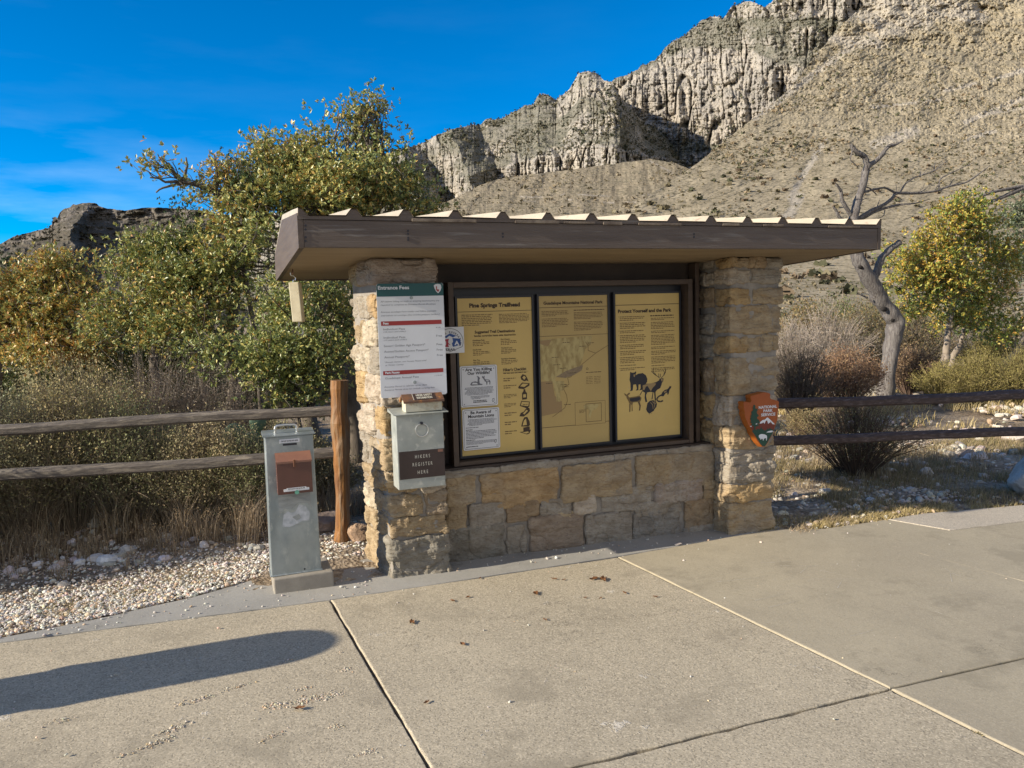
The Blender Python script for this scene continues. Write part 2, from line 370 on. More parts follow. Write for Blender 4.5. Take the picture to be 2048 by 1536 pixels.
M_maptan = mat('map relief print', (0.50, 0.40, 0.17), 0.5, col2=(0.33, 0.24, 0.09), scale=16, contrast=(0.42, 0.6), stretch=(1.6, 1, 0.7), rot=(0, 0.6, 0))
M_mapsh = mat('map shade print', (0.33, 0.22, 0.10), 0.5)
M_mapgrey = mat('map town print', (0.22, 0.16, 0.10), 0.5, col2=(0.3, 0.22, 0.12), scale=40)
M_brink = mat('brown print', (0.05, 0.028, 0.015), 0.5)
M_midink = mat('small print', (0.19, 0.12, 0.045), 0.5)
M_tanmk = mat('tan print', (0.34, 0.24, 0.11), 0.5)
M_blue = mat('blue print', (0.02, 0.08, 0.30), 0.4)
M_crim = mat('crimson print', (0.38, 0.02, 0.05), 0.4)
M_plate = mat('engraved brown plate', (0.05, 0.032, 0.03), 0.4, col2=(0.038, 0.024, 0.022), scale=10)
M_cream = mat('cream lettering', (0.62, 0.60, 0.52), 0.5)
M_arrow = mat('arrowhead orange brown', (0.36, 0.085, 0.014), 0.45, col2=(0.31, 0.07, 0.012), scale=8, bump=0.1, bscale=30, bdist=0.003)
M_arrowe = mat('arrowhead edge', (0.36, 0.10, 0.012), 0.5, bump=0.3, bscale=30, bdist=0.004)
M_agreen = mat('arrowhead green', (0.008, 0.055, 0.035), 0.5)
M_amtn = mat('arrowhead maroon', (0.16, 0.028, 0.014), 0.5)
M_conc = mat('plinth concrete', (0.33, 0.30, 0.255), 0.9, col2=(0.26, 0.235, 0.20), scale=9, bump=0.5, bscale=90, bdist=0.004, spec=0.2)
M_cream_metal = mat('cream paint chipped', (0.56, 0.50, 0.35), 0.5, col2=(0.46, 0.40, 0.27), scale=14, col3=(0.22, 0.10, 0.04), scale3=30, c3=(0.66, 0.70), bump=0.1, bscale=40, bdist=0.002)
M_hookm = mat('steel hook', (0.32, 0.31, 0.30), 0.4, 0.8)
M_tapew = mat('label tape', (0.72, 0.73, 0.76), 0.5)

STC = dict(tan=(0.44, 0.345, 0.22), gold=(0.47, 0.34, 0.18), orange=(0.47, 0.335, 0.185), grey=(0.38, 0.34, 0.28), dgrey=(0.28, 0.262, 0.222), pale=(0.54, 0.465, 0.37), brown=(0.39, 0.295, 0.19), cream=(0.58, 0.51, 0.39), pink=(0.42, 0.355, 0.30))
def stone(mb, lo, hi, col, seed, n=12, amp=0.010, r=0.018, warp=None, face=0.0):
    """one dressed stone: rounded block with a split face"""
    lo = np.array(lo, float); hi = np.array(hi, float); h = (hi - lo) / 2; c = (lo + hi) / 2
    v, f = cube_sphere(int(n * 2.0)); r = min(r * .62, h.min() * 0.7); inner = h - r
    p = v * h; q = np.clip(p, -inner, inner); d = p - q; L = np.linalg.norm(d, axis=1); m = L > 1e-9
    nrm = np.zeros_like(d); nrm[m] = d[m] / L[m][:, None]; p = np.where(m[:, None], q + nrm * r, p)
    w = p + c
    cv = vnoise(w * 9 + seed * 2.3); cl = np.exp(-(cv / .10) ** 2)          # split edges across the face
    dis = fbm(w * 7 + seed * 3.7, 4) * amp * 1.5 + ridged(w * 13 + seed, 3) * amp * 0.8 + fbm(w * 38, 2) * amp * 0.45 - cl * amp * .7 + np.sign(cv) * amp * .35
    step = np.round(fbm(w * np.array([4, 4, 13]) + seed * 1.9, 2) * 4) / 4 * amp * 1.6
    w = w + nrm * (dis + step + face)[:, None]
    if warp is not None: w = warp(w)
    cc = np.array(STC[col] if isinstance(col, str) else col)
    tone = 1 + 0.13 * fbm(w * 9 + seed, 3)[:, None] + 0.05 * math.sin(seed * 12.9)
    gr = np.clip(fbm(w * 5 + seed * 5.5, 3)[:, None] * 1.4, 0, 0.5)
    mb.add(w, [f], 0, np.clip(cc * tone * (1 - gr) + np.array(STC['grey']) * gr, 0.02, 0.9))

# ================================================================== the kiosk
kiosk = thing('information_kiosk', (2.5, 5.1, 0), 'stone trailhead kiosk with two stone pillars, low stone wall and brown metal roof', 'kiosk')
def zpx(x, y, Y): return float(P(x, y, Y)[2])
# --- left pillar
def warpL(w):
    t = np.clip(w[:, 2] / 2.13, 0, 1); k = np.clip((1.38 - w[:, 0]) / 0.39, 0, 1.3)
    dep = np.clip((w[:, 1] - 4.97) / 0.52, 0, 1)
    w = w.copy(); w[:, 0] += -0.02 * t * k - 0.012 * t - dep * k * (0.065 + 0.02 * t); return w
mb = MB(); ysL = [1168, 1074, 1032, 984, 940, 873, 808, 746, 690, 636, 588, 566, 512]
zz = [zpx(840, y, 4.97) for y in ysL]; zz[0] = -0.03; zz[-1] = 2.12
cols = ['dgrey', 'tan', 'tan', 'gold', 'tan', 'gold', 'pale', 'grey', 'cream', 'orange', 'grey', 'pink']
X0, X1 = 0.99, 1.385
for i in range(12):
    z0, z1 = zz[i] + 0.006, zz[i + 1] - 0.006; sd_ = i * 1.37 + 0.5; ov = [0.0, -0.006, 0.004, 0.0, 0.006, -0.004, 0.0, 0.004, 0.01, 0.0, -0.01, 0.004][i]
    if i == 10: continue
    if i in (0, 1, 11):
        stone(mb, (X0 - ov, 4.975, z0), (X1, 5.24, z1), cols[i], sd_, 18, 0.013, 0.022, warpL)
        stone(mb, (X0 - 0.002, 5.25, z0), (X1, 5.5, z1), 'tan', sd_ + 5, 12, 0.012, 0.022, warpL)
    else:
        cx = X0 + [0, 0, .24, .2, .26, .17, .22, .25, .16, .2][i]
        yb = 4.975 + [0, 0, .26, .2, .3, .18, .28, .2, .27, .15][i]
        stone(mb, (X0 - ov, 4.975, z0), (cx, yb, z1), cols[i], sd_, 14, 0.013, 0.022, warpL)
        stone(mb, (cx + 0.008, 4.978, z0), (X1, yb, z1), ['tan', 'gold', 'brown', 'pale'][i % 4], sd_ + 3, 12, 0.012, 0.022, warpL)
        stone(mb, (X0 + 0.004, yb + 0.01, z0), (X1, 5.5, z1), ['pale', 'gold', 'cream', 'tan', 'grey'][i % 5], sd_ + 6, 14, 0.013, 0.022, warpL)
v, f = rbox((0.188, 0.248, 1.08), 0.02); mb.add(warpL(v + np.array([1.19, 5.24, 1.04])), [f], 1)
mb.build('pillar', [M_stone, M_mortar], kiosk)
# --- right pillar
def warpR(w):
    t = np.clip(w[:, 2] / 2.13, 0, 1); k = np.clip((w[:, 0] - 3.68) / 0.42, 0, 1.2); w = w.copy(); w[:, 0] += 0.02 * t + 0.075 * t * k; return w
mb = MB(); X0, X1 = 3.67, 4.10; F0, B0 = 4.955, 5.46
def rp(y): return zpx(1500, y, F0)
rows = [(1068, 1004, ['tan']), (1002, 967, ['gold']), (964, 928, ['grey']), (927, 900, ['grey']), (898, 852, ['tan']), (850, 790, ['pale']), (787, 714, ['tan']), (711, 701, None), (704, 673, ['gold', 'tan', 'tan']), (670, 663, None),
        (664, 611, ['tan']), (609, 575, ['gold', 'tan']), (573, 568, None), (567, 538, ['pale', 'grey']), (535, 515, ['gold', 'brown', 'grey'])]
for i, (ya, yb, cs) in enumerate(rows):
    if cs is None: continue
    z0, z1 = rp(ya) + 0.003, rp(yb) - 0.003
    if i == 0: z0 = -0.09
    wds = {1: [1], 2: [0.42, 0.58], 3: [0.36, 0.3, 0.34]}[len(cs)]; a = X0
    for j, c in enumerate(cs):
        b = a + (X1 - X0) * wds[j]; stone(mb, (a, F0, z0), (b - 0.008, F0 + 0.2, z1), c, i * 2.1 + j, 14 if len(cs) == 1 else 10, 0.0125, 0.02, warpR); a = b
side = [(1062, 1000, 'grey'), (998, 935, 'tan'), (932, 895, 'brown'), (893, 846, 'gold'), (843, 795, 'gold'), (790, 722, 'brown'), (716, 672, 'grey'), (668, 625, 'grey'), (616, 570, 'brown'), (566, 541, 'pale'), (538, 516, 'grey')]
for i, (ya, yb, c) in enumerate(side):
    z0, z1 = rp(ya) + 0.003, rp(yb) - 0.003
    if i == 0: z0 = -0.09
    stone(mb, (X0 - 0.004, F0 + 0.215, z0), (X1, B0, z1), c, i * 1.7 + 40, 14, 0.0125, 0.02, warpR)
v, f = rbox((0.198, 0.24, 1.1), 0.02); mb.add(warpR(v + np.array([3.885, 5.207, 1.02])), [f], 1)
mb.build('pillar', [M_stone, M_mortar], kiosk)
# --- low wall
mb = MB(); WY = 5.17
def wp(a, b): p = P(700 + a / 2.381, 900 + b / 2.381, WY); return p[0], p[2]
wall = [((455, 120), (600, 250), 'tan'), ((617, 108), (993, 246), 'orange'), ((1006, 90), (1343, 205), 'tan'), ((1362, 40), (1733, 165), (0.42, 0.33, 0.21)),
        ((455, 258), (557, 385), 'tan'), ((567, 258), (733, 365), 'grey'), ((740, 257), (900, 330), 'brown'), ((905, 243), (1050, 300), 'grey'), ((1062, 218), (1170, 292), 'pale'),
        ((1190, 195), (1437, 272), 'grey'), ((1455, 165), (1675, 232), 'pink'), ((1682, 148), (1745, 222), 'tan'), ((1355, 256), (1580, 293), 'grey'), ((1590, 240), (1735, 365), 'brown'),
        ((455, 378), (735, 505), 'dgrey'), ((742, 362), (840, 490), 'grey'), ((850, 325), (1110, 455), (0.36, 0.29, 0.22)), ((1120, 315), (1340, 425), 'grey'), ((1347, 302), (1575, 405), (0.31, 0.29, 0.255)), ((1740, 235), (1800, 385), 'tan'), ((1590, 372), (1735, 400), 'grey'), ((905, 303), (1110, 322), 'tan')]
for i, (a, b, c) in enumerate(wall):
    am = (a[0], a[1] ); x0, z1 = wp(*a); x1, z0 = wp(*b)
    # undo the slope of the course in the picture: use the corner heights at each own side
    z1b = wp(b[0], a[1] - 0.0)[1]
    ztop = z1; zbot = z0
    x0 = max(x0, 1.40); x1 = min(x1, 3.72); base = i in (14, 15, 16, 17, 18, 20)
    if zbot < 0.03 or base: zbot = -0.11 if x0 > 2 else -0.05
    if i < 4: ztop = 0.60 if i < 3 else 0.61
    if ztop - zbot < 0.03: continue
    stone(mb, (x0 + .003, WY - 0.012 + 0.006 * math.sin(i * 2.2), zbot), (x1 - .002, WY + 0.14, ztop - .003), c, i * 1.9 + 80, 22 if x1 - x0 > 0.3 else 13, 0.0095, 0.02)
mb.box((1.37, WY + 0.012, -0.12), (3.72, 5.46, 0.625), 1)
for k in range(5):           # uneven mortar cap of the wall
    a = 1.39 + k * 0.466; stone(mb, (a, WY + 0.004, 0.596), (a + 0.46, 5.4, 0.642), (0.40, 0.36, 0.30), 130 + k, 12, 0.006, 0.016)
mb.build('low_wall', [M_stone, M_mortar], kiosk)
# --- roof
XL, XR, YF, YR, YB = 0.448, 4.712, 4.5, 5.54, 6.38
mb = MB(); mb.box((XL + 0.031, YF, 2.148), (XR - 0.031, YF + 0.038, 2.302), 0, bev=0.003)
mb.build('fascia', [M_brown], kiosk)
for x in (XL, XR - 0.03):
    mb = MB(); mb.prism([(YF - 0.002, 2.146), (YF - 0.002, 2.338), (YR, 2.425), (YB, 2.247), (YB, 2.052)], 'x', x, x + 0.03)
    mb.build('end_board', [M_brown_y], kiosk)
mb = MB(); mb.box((XL + 0.031, YB - 0.035, 2.05), (XR - 0.031, YB - 0.001, 2.24)); mb.build('rear_board', [M_brown], kiosk)
mb = MB(); nb = 3
for k in range(nb):
    ya = YF + 0.039 + (YB - 0.037 - YF - 0.039) * k / nb; yb = YF + 0.039 + (YB - 0.037 - YF - 0.039) * (k + 1) / nb - 0.0015
    za = 2.150 - (ya - YF) * 0.0495; zb = 2.150 - (yb - YF) * 0.0495
    mb.prism([(ya, za), (ya, za + 0.02), (yb, zb + 0.02), (yb, zb)], 'x', XL + 0.032, XR - 0.032)
mb.box((XL + 0.035, YF + 0.05, 2.172), (XR - 0.035, YB - 0.05, 2.19), 1)
mb.build('soffit', [M_soffit, M_dark], kiosk)
# corrugated sheet: ribs every foot
ribx = [XL + 0.012 + (XR - XL - 0.024) * i / 14 for i in range(15)]
prof = []
for i, c in enumerate(ribx):
    if i == 0: prof += [(c - 0.008, 0.0), (c - 0.006, 0.040), (c + 0.012, 0.040), (c + 0.048, 0.0)]
    elif i == 14: prof += [(c - 0.045, 0.0), (c - 0.008, 0.042), (c + 0.008, 0.042), (c + 0.009, 0.0)]
    else: prof += [(c - 0.046, 0.0), (c - 0.015, 0.040), (c + 0.015, 0.040), (c + 0.046, 0.0)]
prof = np.array(prof)
def roofz(y): return 2.330 + (np.minimum(y, YR) - (YF)) * 0.0865 - np.maximum(y - YR, 0) * 0.215
mb = MB(); ys = np.array([YF - 0.012, YF + 0.3, YF + 0.65, YR - 0.02, YR + 0.02, 6.0, YB + 0.02])
pos = np.zeros((len(ys), len(prof), 3)); pos[..., 0] = prof[None, :, 0]; pos[..., 1] = ys[:, None]; pos[..., 2] = roofz(ys)[:, None] + prof[None, :, 1]
pos[0, :, 2] += 0.004 * fbm(xyz(prof[:, 0] * 9, 0, 0), 2)
mb.grid(pos); low = pos.copy(); low[..., 2] -= 0.003; mb.grid(low, flip=True)
mb.build('roof_sheet', [M_roof], kiosk)
# front closure strip following the ribs, brown, chipped in places
mb = MB(); zb_ = 2.304
top = 2.3265 + prof[:, 1] - 0.003
fr = np.stack([np.stack([prof[:, 0], np.full(len(prof), YF - 0.006), np.full(len(prof), zb_)], -1), np.stack([prof[:, 0], np.full(len(prof), YF - 0.006), top], -1)])
bk = fr.copy(); bk[..., 1] += 0.012
mb.grid(fr); mb.grid(bk, flip=True); mb.grid(np.stack([fr[1], bk[1]])); mb.grid(np.stack([bk[0], fr[0]]))
mb.build('rib_closure', [M_brown], kiosk)
mb = MB(); rr = random.Random(3)
for a, b in ((1.1, 1.5), (1.75, 2.05), (2.08, 2.3), (2.36, 2.5), (2.62, 2.95), (3.28, 3.42), (3.62, 3.8), (4.2, 4.5)):
    z = 2.300 + rr.uniform(-0.002, 0.004); mb = MB(); mb.box((a, YF - 0.012, z), (b, YF - 0.004, z + rr.uniform(0.014, 0.022)), 0, bev=0.003)
    mb.build('splintered_trim', [M_ply], kiosk)
for px, pys in ((611, (451, 459, 474.5, 482)), (816, (461.5, 468, 475.5, 480)), (1005.5, (467.3, 473.6)), (1388, (468, 474))):
    for py in pys:
        p = P(px, py, YF); mb = MB(); mb.disc((p[0], YF + 0.001, p[2]), 0.0062, (0, -1, 0), 10, 0, thick=0.004); mb.build('bolt_head', [M_ink], kiosk)
# --- display case
mb = MB(); mb.box((1.375, 5.36, 0.63), (3.70, 5.40, 2.135)); mb.build('back_panel', [M_dark], kiosk)
case = thing('display_case', (2.5, 5.3, 0.66), 'wide brown wooden display case holding three ochre information panels between the pillars', 'display case')
cx0, cx1, cz0, cz1 = 1.515, 3.525, 0.663, 1.975
mb = MB(); fw = 0.040
mb.box((cx0, 5.215, cz0), (cx0 + fw, 5.33, cz1), bev=0.003); mb.box((cx1 - fw, 5.215, cz0), (cx1, 5.33, cz1), bev=0.003)
mb.box((cx0 + fw + 0.0005, 5.217, cz1 - fw), (cx1 - fw - 0.0005, 5.33, cz1 - 0.001), bev=0.003); mb.box((cx0 + fw + 0.0005, 5.217, cz0 + 0.001), (cx1 - fw - 0.0005, 5.33, cz0 + 0.03), bev=0.003)
mb.build('case_frame', [M_frame], case)
mb = MB(); mb.box((cx0 + 0.01, 5.331, cz0 + 0.01), (cx1 - 0.01, 5.345, cz1 - 0.01)); mb.build('backboard', [M_black], case)
mb = MB(); mb.box((1.39, 5.19, 0.636), (3.67, 5.345, 0.661), bev=0.005); mb.build('sill', [M_dark], case)
for xx in (3.575, 1.42): mb = MB(); mb.box((xx, 5.25, 0.662), (xx + .035, 5.345, 2.1), bev=0.003); mb.build('side_post', [M_frame], case)
PY = 5.30
def panel(tl, tr, bl, br, matl):
    a, b, c, d = [P(*q, PY) for q in (tl, tr, bl, br)]
    x0 = (a[0] + c[0]) / 2; x1 = (b[0] + d[0]) / 2; z1 = (a[2] + b[2]) / 2; z0 = (c[2] + d[2]) / 2
    m = MB(); m.box((x0, PY, z0), (x1, PY + 0.006, z1)); pn = m.build('info_panel', [matl], case)
    m = MB(); e = 0.014
    m.box((x0 - e, PY - 0.008, z0 - e), (x0 + 0.001, PY + 0.028, z1 + e)); m.box((x1 - 0.001, PY - 0.008, z0 - e), (x1 + e, PY + 0.028, z1 + e))
    m.box((x0 + 0.002, PY - 0.007, z1 - 0.001), (x1 - 0.002, PY + 0.028, z1 + e)); m.box((x0 + 0.002, PY - 0.007, z0 - e), (x1 - 0.002, PY + 0.028, z0 + 0.001))
    m.build('metal_frame', [M_black], pn); return pn, (x0, x1, z0, z1)
# panel 1
pn, e = panel((909.3, 597), (1059, 594), (928, 913), (1074, 898), M_gold); pn['label'] = 'ochre panel headed Pine Springs Trailhead'
lt = MB(); S = Sheet(*e, PY, lt)
S.text('Pine Springs Trailhead', 0.5, 0.058, 0.024, 0, width=0.68, bold=0.05)
S.rect(0.0, 0.0835, 1.0, 0.0865, 0)
S.words(0.055, 0.47, 0.10, 0.175, 7, 1, seed=1); S.words(0.55, 0.97, 0.102, 0.165, 7, 1, seed=2)
S.text('Suggested Trail Destinations', 0.49, 0.222, 0.017, 0, width=0.54, bold=0.03)
S.text('Sendas sugeridas hasta este destinación', 0.49, 0.244, 0.012, 0, width=0.56, bold=0.02)
for k, (vt, hd) in enumerate(((0.262, 'Guadalupe Peak'), (0.322, "Devil's Hall"), (0.388, 'Pine Top'))):
    S.text(hd, 0.19, vt + 0.008, 0.0085, 0, 'L', bold=0.02); S.words(0.19, 0.42, vt + 0.012, vt + 0.042, 3, 1, seed=k + 9)
for k, (vt, hd) in enumerate(((0.262, 'Dog Canyon'), (0.318, 'The Bowl Loop'), (0.388, 'Salt Basin Overlook'))):
    S.text(hd, 0.565, vt + 0.008, 0.0085, 0, 'L', bold=0.02); S.words(0.565, 0.79, vt + 0.012, vt + 0.042, 3, 1, seed=k + 19)
S.text("Hiker's Checklist", 0.745, 0.472, 0.018, 0, width=0.32, bold=0.03); S.rect(0.58, 0.479, 0.93, 0.4805, 0); S.words(0.585, 0.93, 0.481, 0.492, 1, 0, seed=5, last=1)
icons = [0.525, 0.572, 0.633, 0.692, 0.75, 0.81, 0.87]
for k, vc in enumerate(icons):
    S.words(0.585, 0.76, vc - 0.012, vc + 0.016, 2 if k not in (2, 3) else 3, 1, seed=k + 30)
for vc, sh in zip(icons, range(7)):
    u = 0.87
    if sh == 0: S.poly([(u - .05, vc - .01), (u - .02, vc - .027), (u + .02, vc - .02), (u + .045, vc + .0), (u + .06, vc + .022), (u + .035, vc + .016), (u + .0, vc + .02), (u - .04, vc + .008)], 0); S.poly([(u - .025, vc - .005), (u + 0, vc - .017), (u + .025, vc - .003), (u + .0, vc + .01)], 2, 0.0016)
    if sh == 1: S.poly([(u - .085, vc + .008), (u - .03, vc - .02), (u + .075, vc - .012), (u + .07, vc + .004), (u - .01, vc + .024), (u - .08, vc + .018)], 0); S.poly([(u - .06, vc + .004), (u - .02, vc - .013), (u + .055, vc - .008), (u + .0, vc + .01)], 2, 0.0016)
    if sh == 2: S.poly([(u - .035, vc + .032), (u - .035, vc - .012), (u - .015, vc - .022), (u - .012, vc - .036), (u + .012, vc - .036), (u + .015, vc - .022), (u + .035, vc - .01), (u + .032, vc + .03)], 0); S.poly([(u - .02, vc + .018), (u - .02, vc - .002), (u + .018, vc - .003), (u + .018, vc + .017)], 2, 0.0016)
    if sh == 3:
        S.poly([(u - .07, vc + .012), (u - .05, vc - .02), (u + .07, vc - .012), (u + .062, vc + .022), (u + .02, vc + .03)], 0); S.poly([(u - .055, vc + .009), (u - .042, vc - .014), (u + .058, vc - .008), (u + .046, vc + .018)], 2, 0.0016)
        S.text('FIRST AID', u + .005, vc + .009, 0.007, 0, width=0.07, bold=0.03, lift=0.002)
    if sh == 4: S.poly([(u - .08, vc + .022), (u - .06, vc + .0), (u - .02, vc - .006), (u + .03, vc - .034), (u + .062, vc - .028), (u + .07, vc - .008), (u + .04, vc + .008), (u - .02, vc + .026)], 0); S.poly([(u - .03, vc + .006), (u + .02, vc - .018), (u + .04, vc - .01), (u - .01, vc + .012)], 2, 0.0016)
    if sh == 5: S.poly([(u - .06, vc + .03), (u - .035, vc - .01), (u - .01, vc - .03), (u + .03, vc - .03), (u + .06, vc + .0), (u + .065, vc + .026), (u + .04, vc + .034)], 0); S.poly([(u - .04, vc + .024), (u - .02, vc - .008), (u + .01, vc - .02), (u + .02, vc + .022)], 2, 0.0016)
    if sh == 6: S.poly([(u - .085, vc + .006), (u - .03, vc + .004), (u - .03, vc - .022), (u + .06, vc - .026), (u + .06, vc - .002), (u + .078, vc - .006), (u + .055, vc + .02), (u + .02, vc + .026)], 0); S.poly([(u - .05, vc + .009), (u + .03, vc + .006), (u + .05, vc + .012), (u + .01, vc + .02)], 2, 0.0016)
lt.build('lettering', [M_brink, M_midink, M_gold], pn)
# panel 2
pn, e = panel((1074, 593), (1212, 589), (1086.5, 895.5), (1222, 882), M_goldd); pn['label'] = 'faded ochre panel with a park map'
lt = MB(); S = Sheet(*e, PY, lt)
S.text('Guadalupe Mountains National Park', 0.5, 0.056, 0.019, 0, width=0.86, bold=.035)
S.rect(0, 0.0745, 1, 0.0775, 1); S.rect(0, 0.2615, 1, 0.264, 1)
S.words(0.04, 0.43, 0.095, 0.135, 4, 2, seed=41); S.words(0.04, 0.42, 0.145, 0.205, 6, 2, seed=42); S.words(0.5, 0.95, 0.092, 0.103, 1, 0, seed=43, last=1); S.words(0.5, 0.93, 0.11, 0.16, 5, 2, seed=44); S.words(0.5, 0.93, 0.172, 0.235, 6, 2, seed=45)
S.poly([(0.0, 0.285), (0.76, 0.27), (0.74, 0.33), (0.66, 0.36), (0.60, 0.44), (0.57, 0.48), (0.50, 0.49), (0.45, 0.505), (0.33, 0.53), (0.22, 0.535), (0.2, 0.58), (0.0, 0.54)], 3, 0.0006)
S.poly([(0.0, 0.29), (0.18, 0.285), (0.12, 0.33), (0.0, 0.31)], 4, 0.0009)
S.poly([(0.0, 0.56), (0.17, 0.56), (0.2, 0.66), (0.3, 0.70), (0.3, 0.77), (0.0, 0.79)], 4, 0.0009)
S.poly([(0.2, 0.56), (0.34, 0.565), (0.34, 0.625), (0.28, 0.63), (0.28, 0.70), (0.22, 0.70), (0.22, 0.64), (0.19, 0.62)], 3, 0.0012)
S.poly([(0.22, 0.535), (0.36, 0.50), (0.5, 0.48), (0.62, 0.465), (0.6, 0.50), (0.48, 0.53), (0.36, 0.545)], 5, 0.0012)
S.line([(0.66, 0.31), (0.70, 0.335), (0.70, 0.37), (0.81, 0.39), (1.0, 0.34)], 0.004, 6); S.line([(0.81, 0.39), (0.62, 0.455), (0.57, 0.475), (0.44, 0.54), (0.39, 0.545), (0.41, 0.59), (0.35, 0.60), (0.33, 0.62), (0.37, 0.66), (0.38, 0.70), (0.34, 0.745), (0.16, 0.80)], 0.004, 6)
for (a, b) in ((.33, .305), (.57, .335), (.7, .315), (.17, .40), (.19, .45), (.28, .475), (.3, .60), (.28, .585), (.42, .51), (.08, .57), (.33, .72)): S.words(a, a + 0.1, b, b + 0.008, 1, 1, seed=int(a * 99), last=1)
S.arc('O', 0.68, 0.50, 0.0, 0, 0, 0.018, 0)
S.words(0.66, 0.9, 0.513, 0.522, 1, 1, seed=71, last=1)
for k in range(5): S.words(0.66, 0.76, 0.545 + k * .011, 0.552 + k * .011, 1, 2, seed=k + 72, last=1); S.words(0.78, 0.88, 0.545 + k * .011, 0.552 + k * .011, 1, 2, seed=k + 82, last=1)
S.rect(0.0, 0.866, 0.49, 0.869, 1); S.rect(0.94, 0.858, 1.0, 0.861, 1)
q = [(0.49, 0.715), (0.94, 0.715), (0.94, 0.87), (0.49, 0.87), (0.49, 0.715)]; S.line(q, 0.002, 1)
q = [(0.65, 0.73), (0.88, 0.73), (0.88, 0.852), (0.65, 0.852), (0.65, 0.73)]; S.line(q, 0.003, 1)
S.poly([(0.62, 0.735), (0.82, 0.735), (0.84, 0.745), (0.8, 0.77), (0.74, 0.78), (0.71, 0.83), (0.69, 0.8), (0.7, 0.77), (0.62, 0.76)], 3, 0.0009); S.words(0.55, 0.66, 0.765, 0.79, 3, 2, seed=91)
lt.build('map_print', [M_brink, M_brink, M_midink, M_maptan, M_mapsh, M_mapgrey, M_midink], pn)
# panel 3
pn, e = panel((1226, 589), (1356, 585), (1237, 880.5), (1362, 868), M_gold); pn['label'] = 'ochre panel with animal drawings'
lt = MB(); S = Sheet(*e, PY, lt)
S.rect(0, 0.0735, 1, 0.0775, 0)
S.text('Protect Yourself and the Park', 0.46, 0.128, 0.022, 0, width=0.83, bold=.045)
vv = 0.15
for k, n in enumerate((3, 4, 2, 5, 3, 3, 4, 1, 2)):
    S.rect(0.05, vv + 0.003, 0.058, vv + 0.006, 0); S.words(0.07, 0.47, vv, vv + n * 0.0115, n, 1, seed=k + 50); vv += n * 0.0115 + 0.008
S.words(0.54, 0.92, 0.148, 0.16, 1, 0, seed=60, last=1, h=0.6); vv = 0.166
for k, n in enumerate((2, 5, 2, 7, 2, 3, 5, 1, 3)):
    S.words(0.55, 0.94, vv, vv + n * 0.0105, n, 1, seed=k + 61); vv += n * 0.0105 + 0.008
def zp(a, b):      # zoom coordinates of the third panel -> u, v
    v = (b - 75 - (a - 30) * -0.01) / (1400 - 75 + 40); return ((a - 25 - 45 * v) / 606, v + 0.005)
bear = [(180, 800), (188, 795), (196, 805), (222, 803), (230, 792), (238, 800), (234, 815), (232, 830), (258, 816), (300, 812), (330, 835), (345, 870), (342, 900), (330, 915), (305, 925), (300, 970), (270, 974), (283, 955), (280, 918), (262, 920), (262, 972), (238, 975), (248, 955), (238, 915), (212, 918), (208, 972), (180, 978), (190, 960), (185, 900), (176, 870), (180, 835)]
S.poly([zp(*q) for q in bear], 2); S.poly([zp(*q) for q in ((212, 822), (228, 820), (224, 845), (214, 842))], 3, 0.0016)
elk = [(430, 905), (455, 890), (462, 875), (480, 868), (500, 875), (496, 905), (485, 915), (482, 935), (470, 965), (440, 980), (425, 1000), (430, 1060), (432, 1085), (420, 1080), (412, 1005), (405, 1000), (398, 1065), (388, 1070), (398, 1000), (375, 995), (345, 1000), (335, 1030), (348, 1088), (332, 1092), (322, 1050), (325, 1000), (300, 985), (278, 1025), (275, 1015), (300, 975), (295, 935), (320, 915), (380, 915)]
S.poly([zp(*q) for q in elk], 2); S.poly([zp(*q) for q in ((300, 930), (345, 916), (410, 912), (428, 918), (420, 935), (395, 960), (380, 990), (362, 960), (345, 935), (330, 945), (318, 975), (303, 972))], 3, 0.0016)
S.poly([zp(*q) for q in ((470, 870), (492, 878), (490, 908), (478, 895))], 3, 0.0016)
for a in ([(462, 868), (440, 850), (410, 830), (398, 795), (405, 765)], [(418, 835), (395, 815), (380, 800)], [(430, 845), (412, 815)], [(478, 868), (505, 840), (518, 810), (512, 765)], [(515, 825), (522, 790)], [(500, 845), (508, 815), (495, 795)], [(455, 860), (452, 825)], [(470, 862), (468, 828)]): S.line([zp(*q) for q in a], 0.0045, 2)
deer = [(125, 992), (145, 1000), (150, 1010), (172, 990), (186, 992), (178, 1008), (165, 1015), (176, 1035), (240, 1030), (270, 1022), (292, 1045), (288, 1070), (278, 1085), (288, 1120), (282, 1165), (270, 1168), (274, 1125), (258, 1085), (215, 1085), (208, 1110), (212, 1165), (202, 1170), (200, 1110), (192, 1100), (190, 1170), (180, 1176), (182, 1100), (170, 1070), (152, 1040), (150, 1025), (138, 1015)]
S.poly([zp(*q) for q in deer], 4); S.poly([zp(*q) for q in ((180, 1045), (240, 1040), (275, 1035), (284, 1060), (255, 1075), (205, 1078), (185, 1070))], 2, 0.0016); S.line([zp(*q) for q in ((180, 1100), (185, 1172))], 0.004, 2, 0.0018); S.line([zp(*q) for q in ((262, 1085), (284, 1120), (276, 1166))], 0.004, 2, 0.0018)
cat_ = [(556, 962), (562, 948), (568, 955), (578, 950), (576, 968), (562, 985), (556, 1010), (552, 1030), (540, 1032), (540, 1012), (520, 1020), (505, 1045), (485, 1045), (480, 1030), (492, 1005), (515, 985), (540, 980)]
S.poly([zp(*q) for q in cat_], 2); S.line([zp(*q) for q in ((488, 1030), (455, 1045), (438, 1068), (448, 1088), (475, 1095), (500, 1088))], 0.012, 2); S.poly([zp(*q) for q in ((505, 1000), (535, 990), (530, 1005), (510, 1015))], 3, 0.0016)
for q in ((458, 1050), (446, 1066), (452, 1082), (472, 1090)): a, b = zp(*q); S.rect(a - .006, b - .002, a + .006, b + .002, 3, 0.0019)
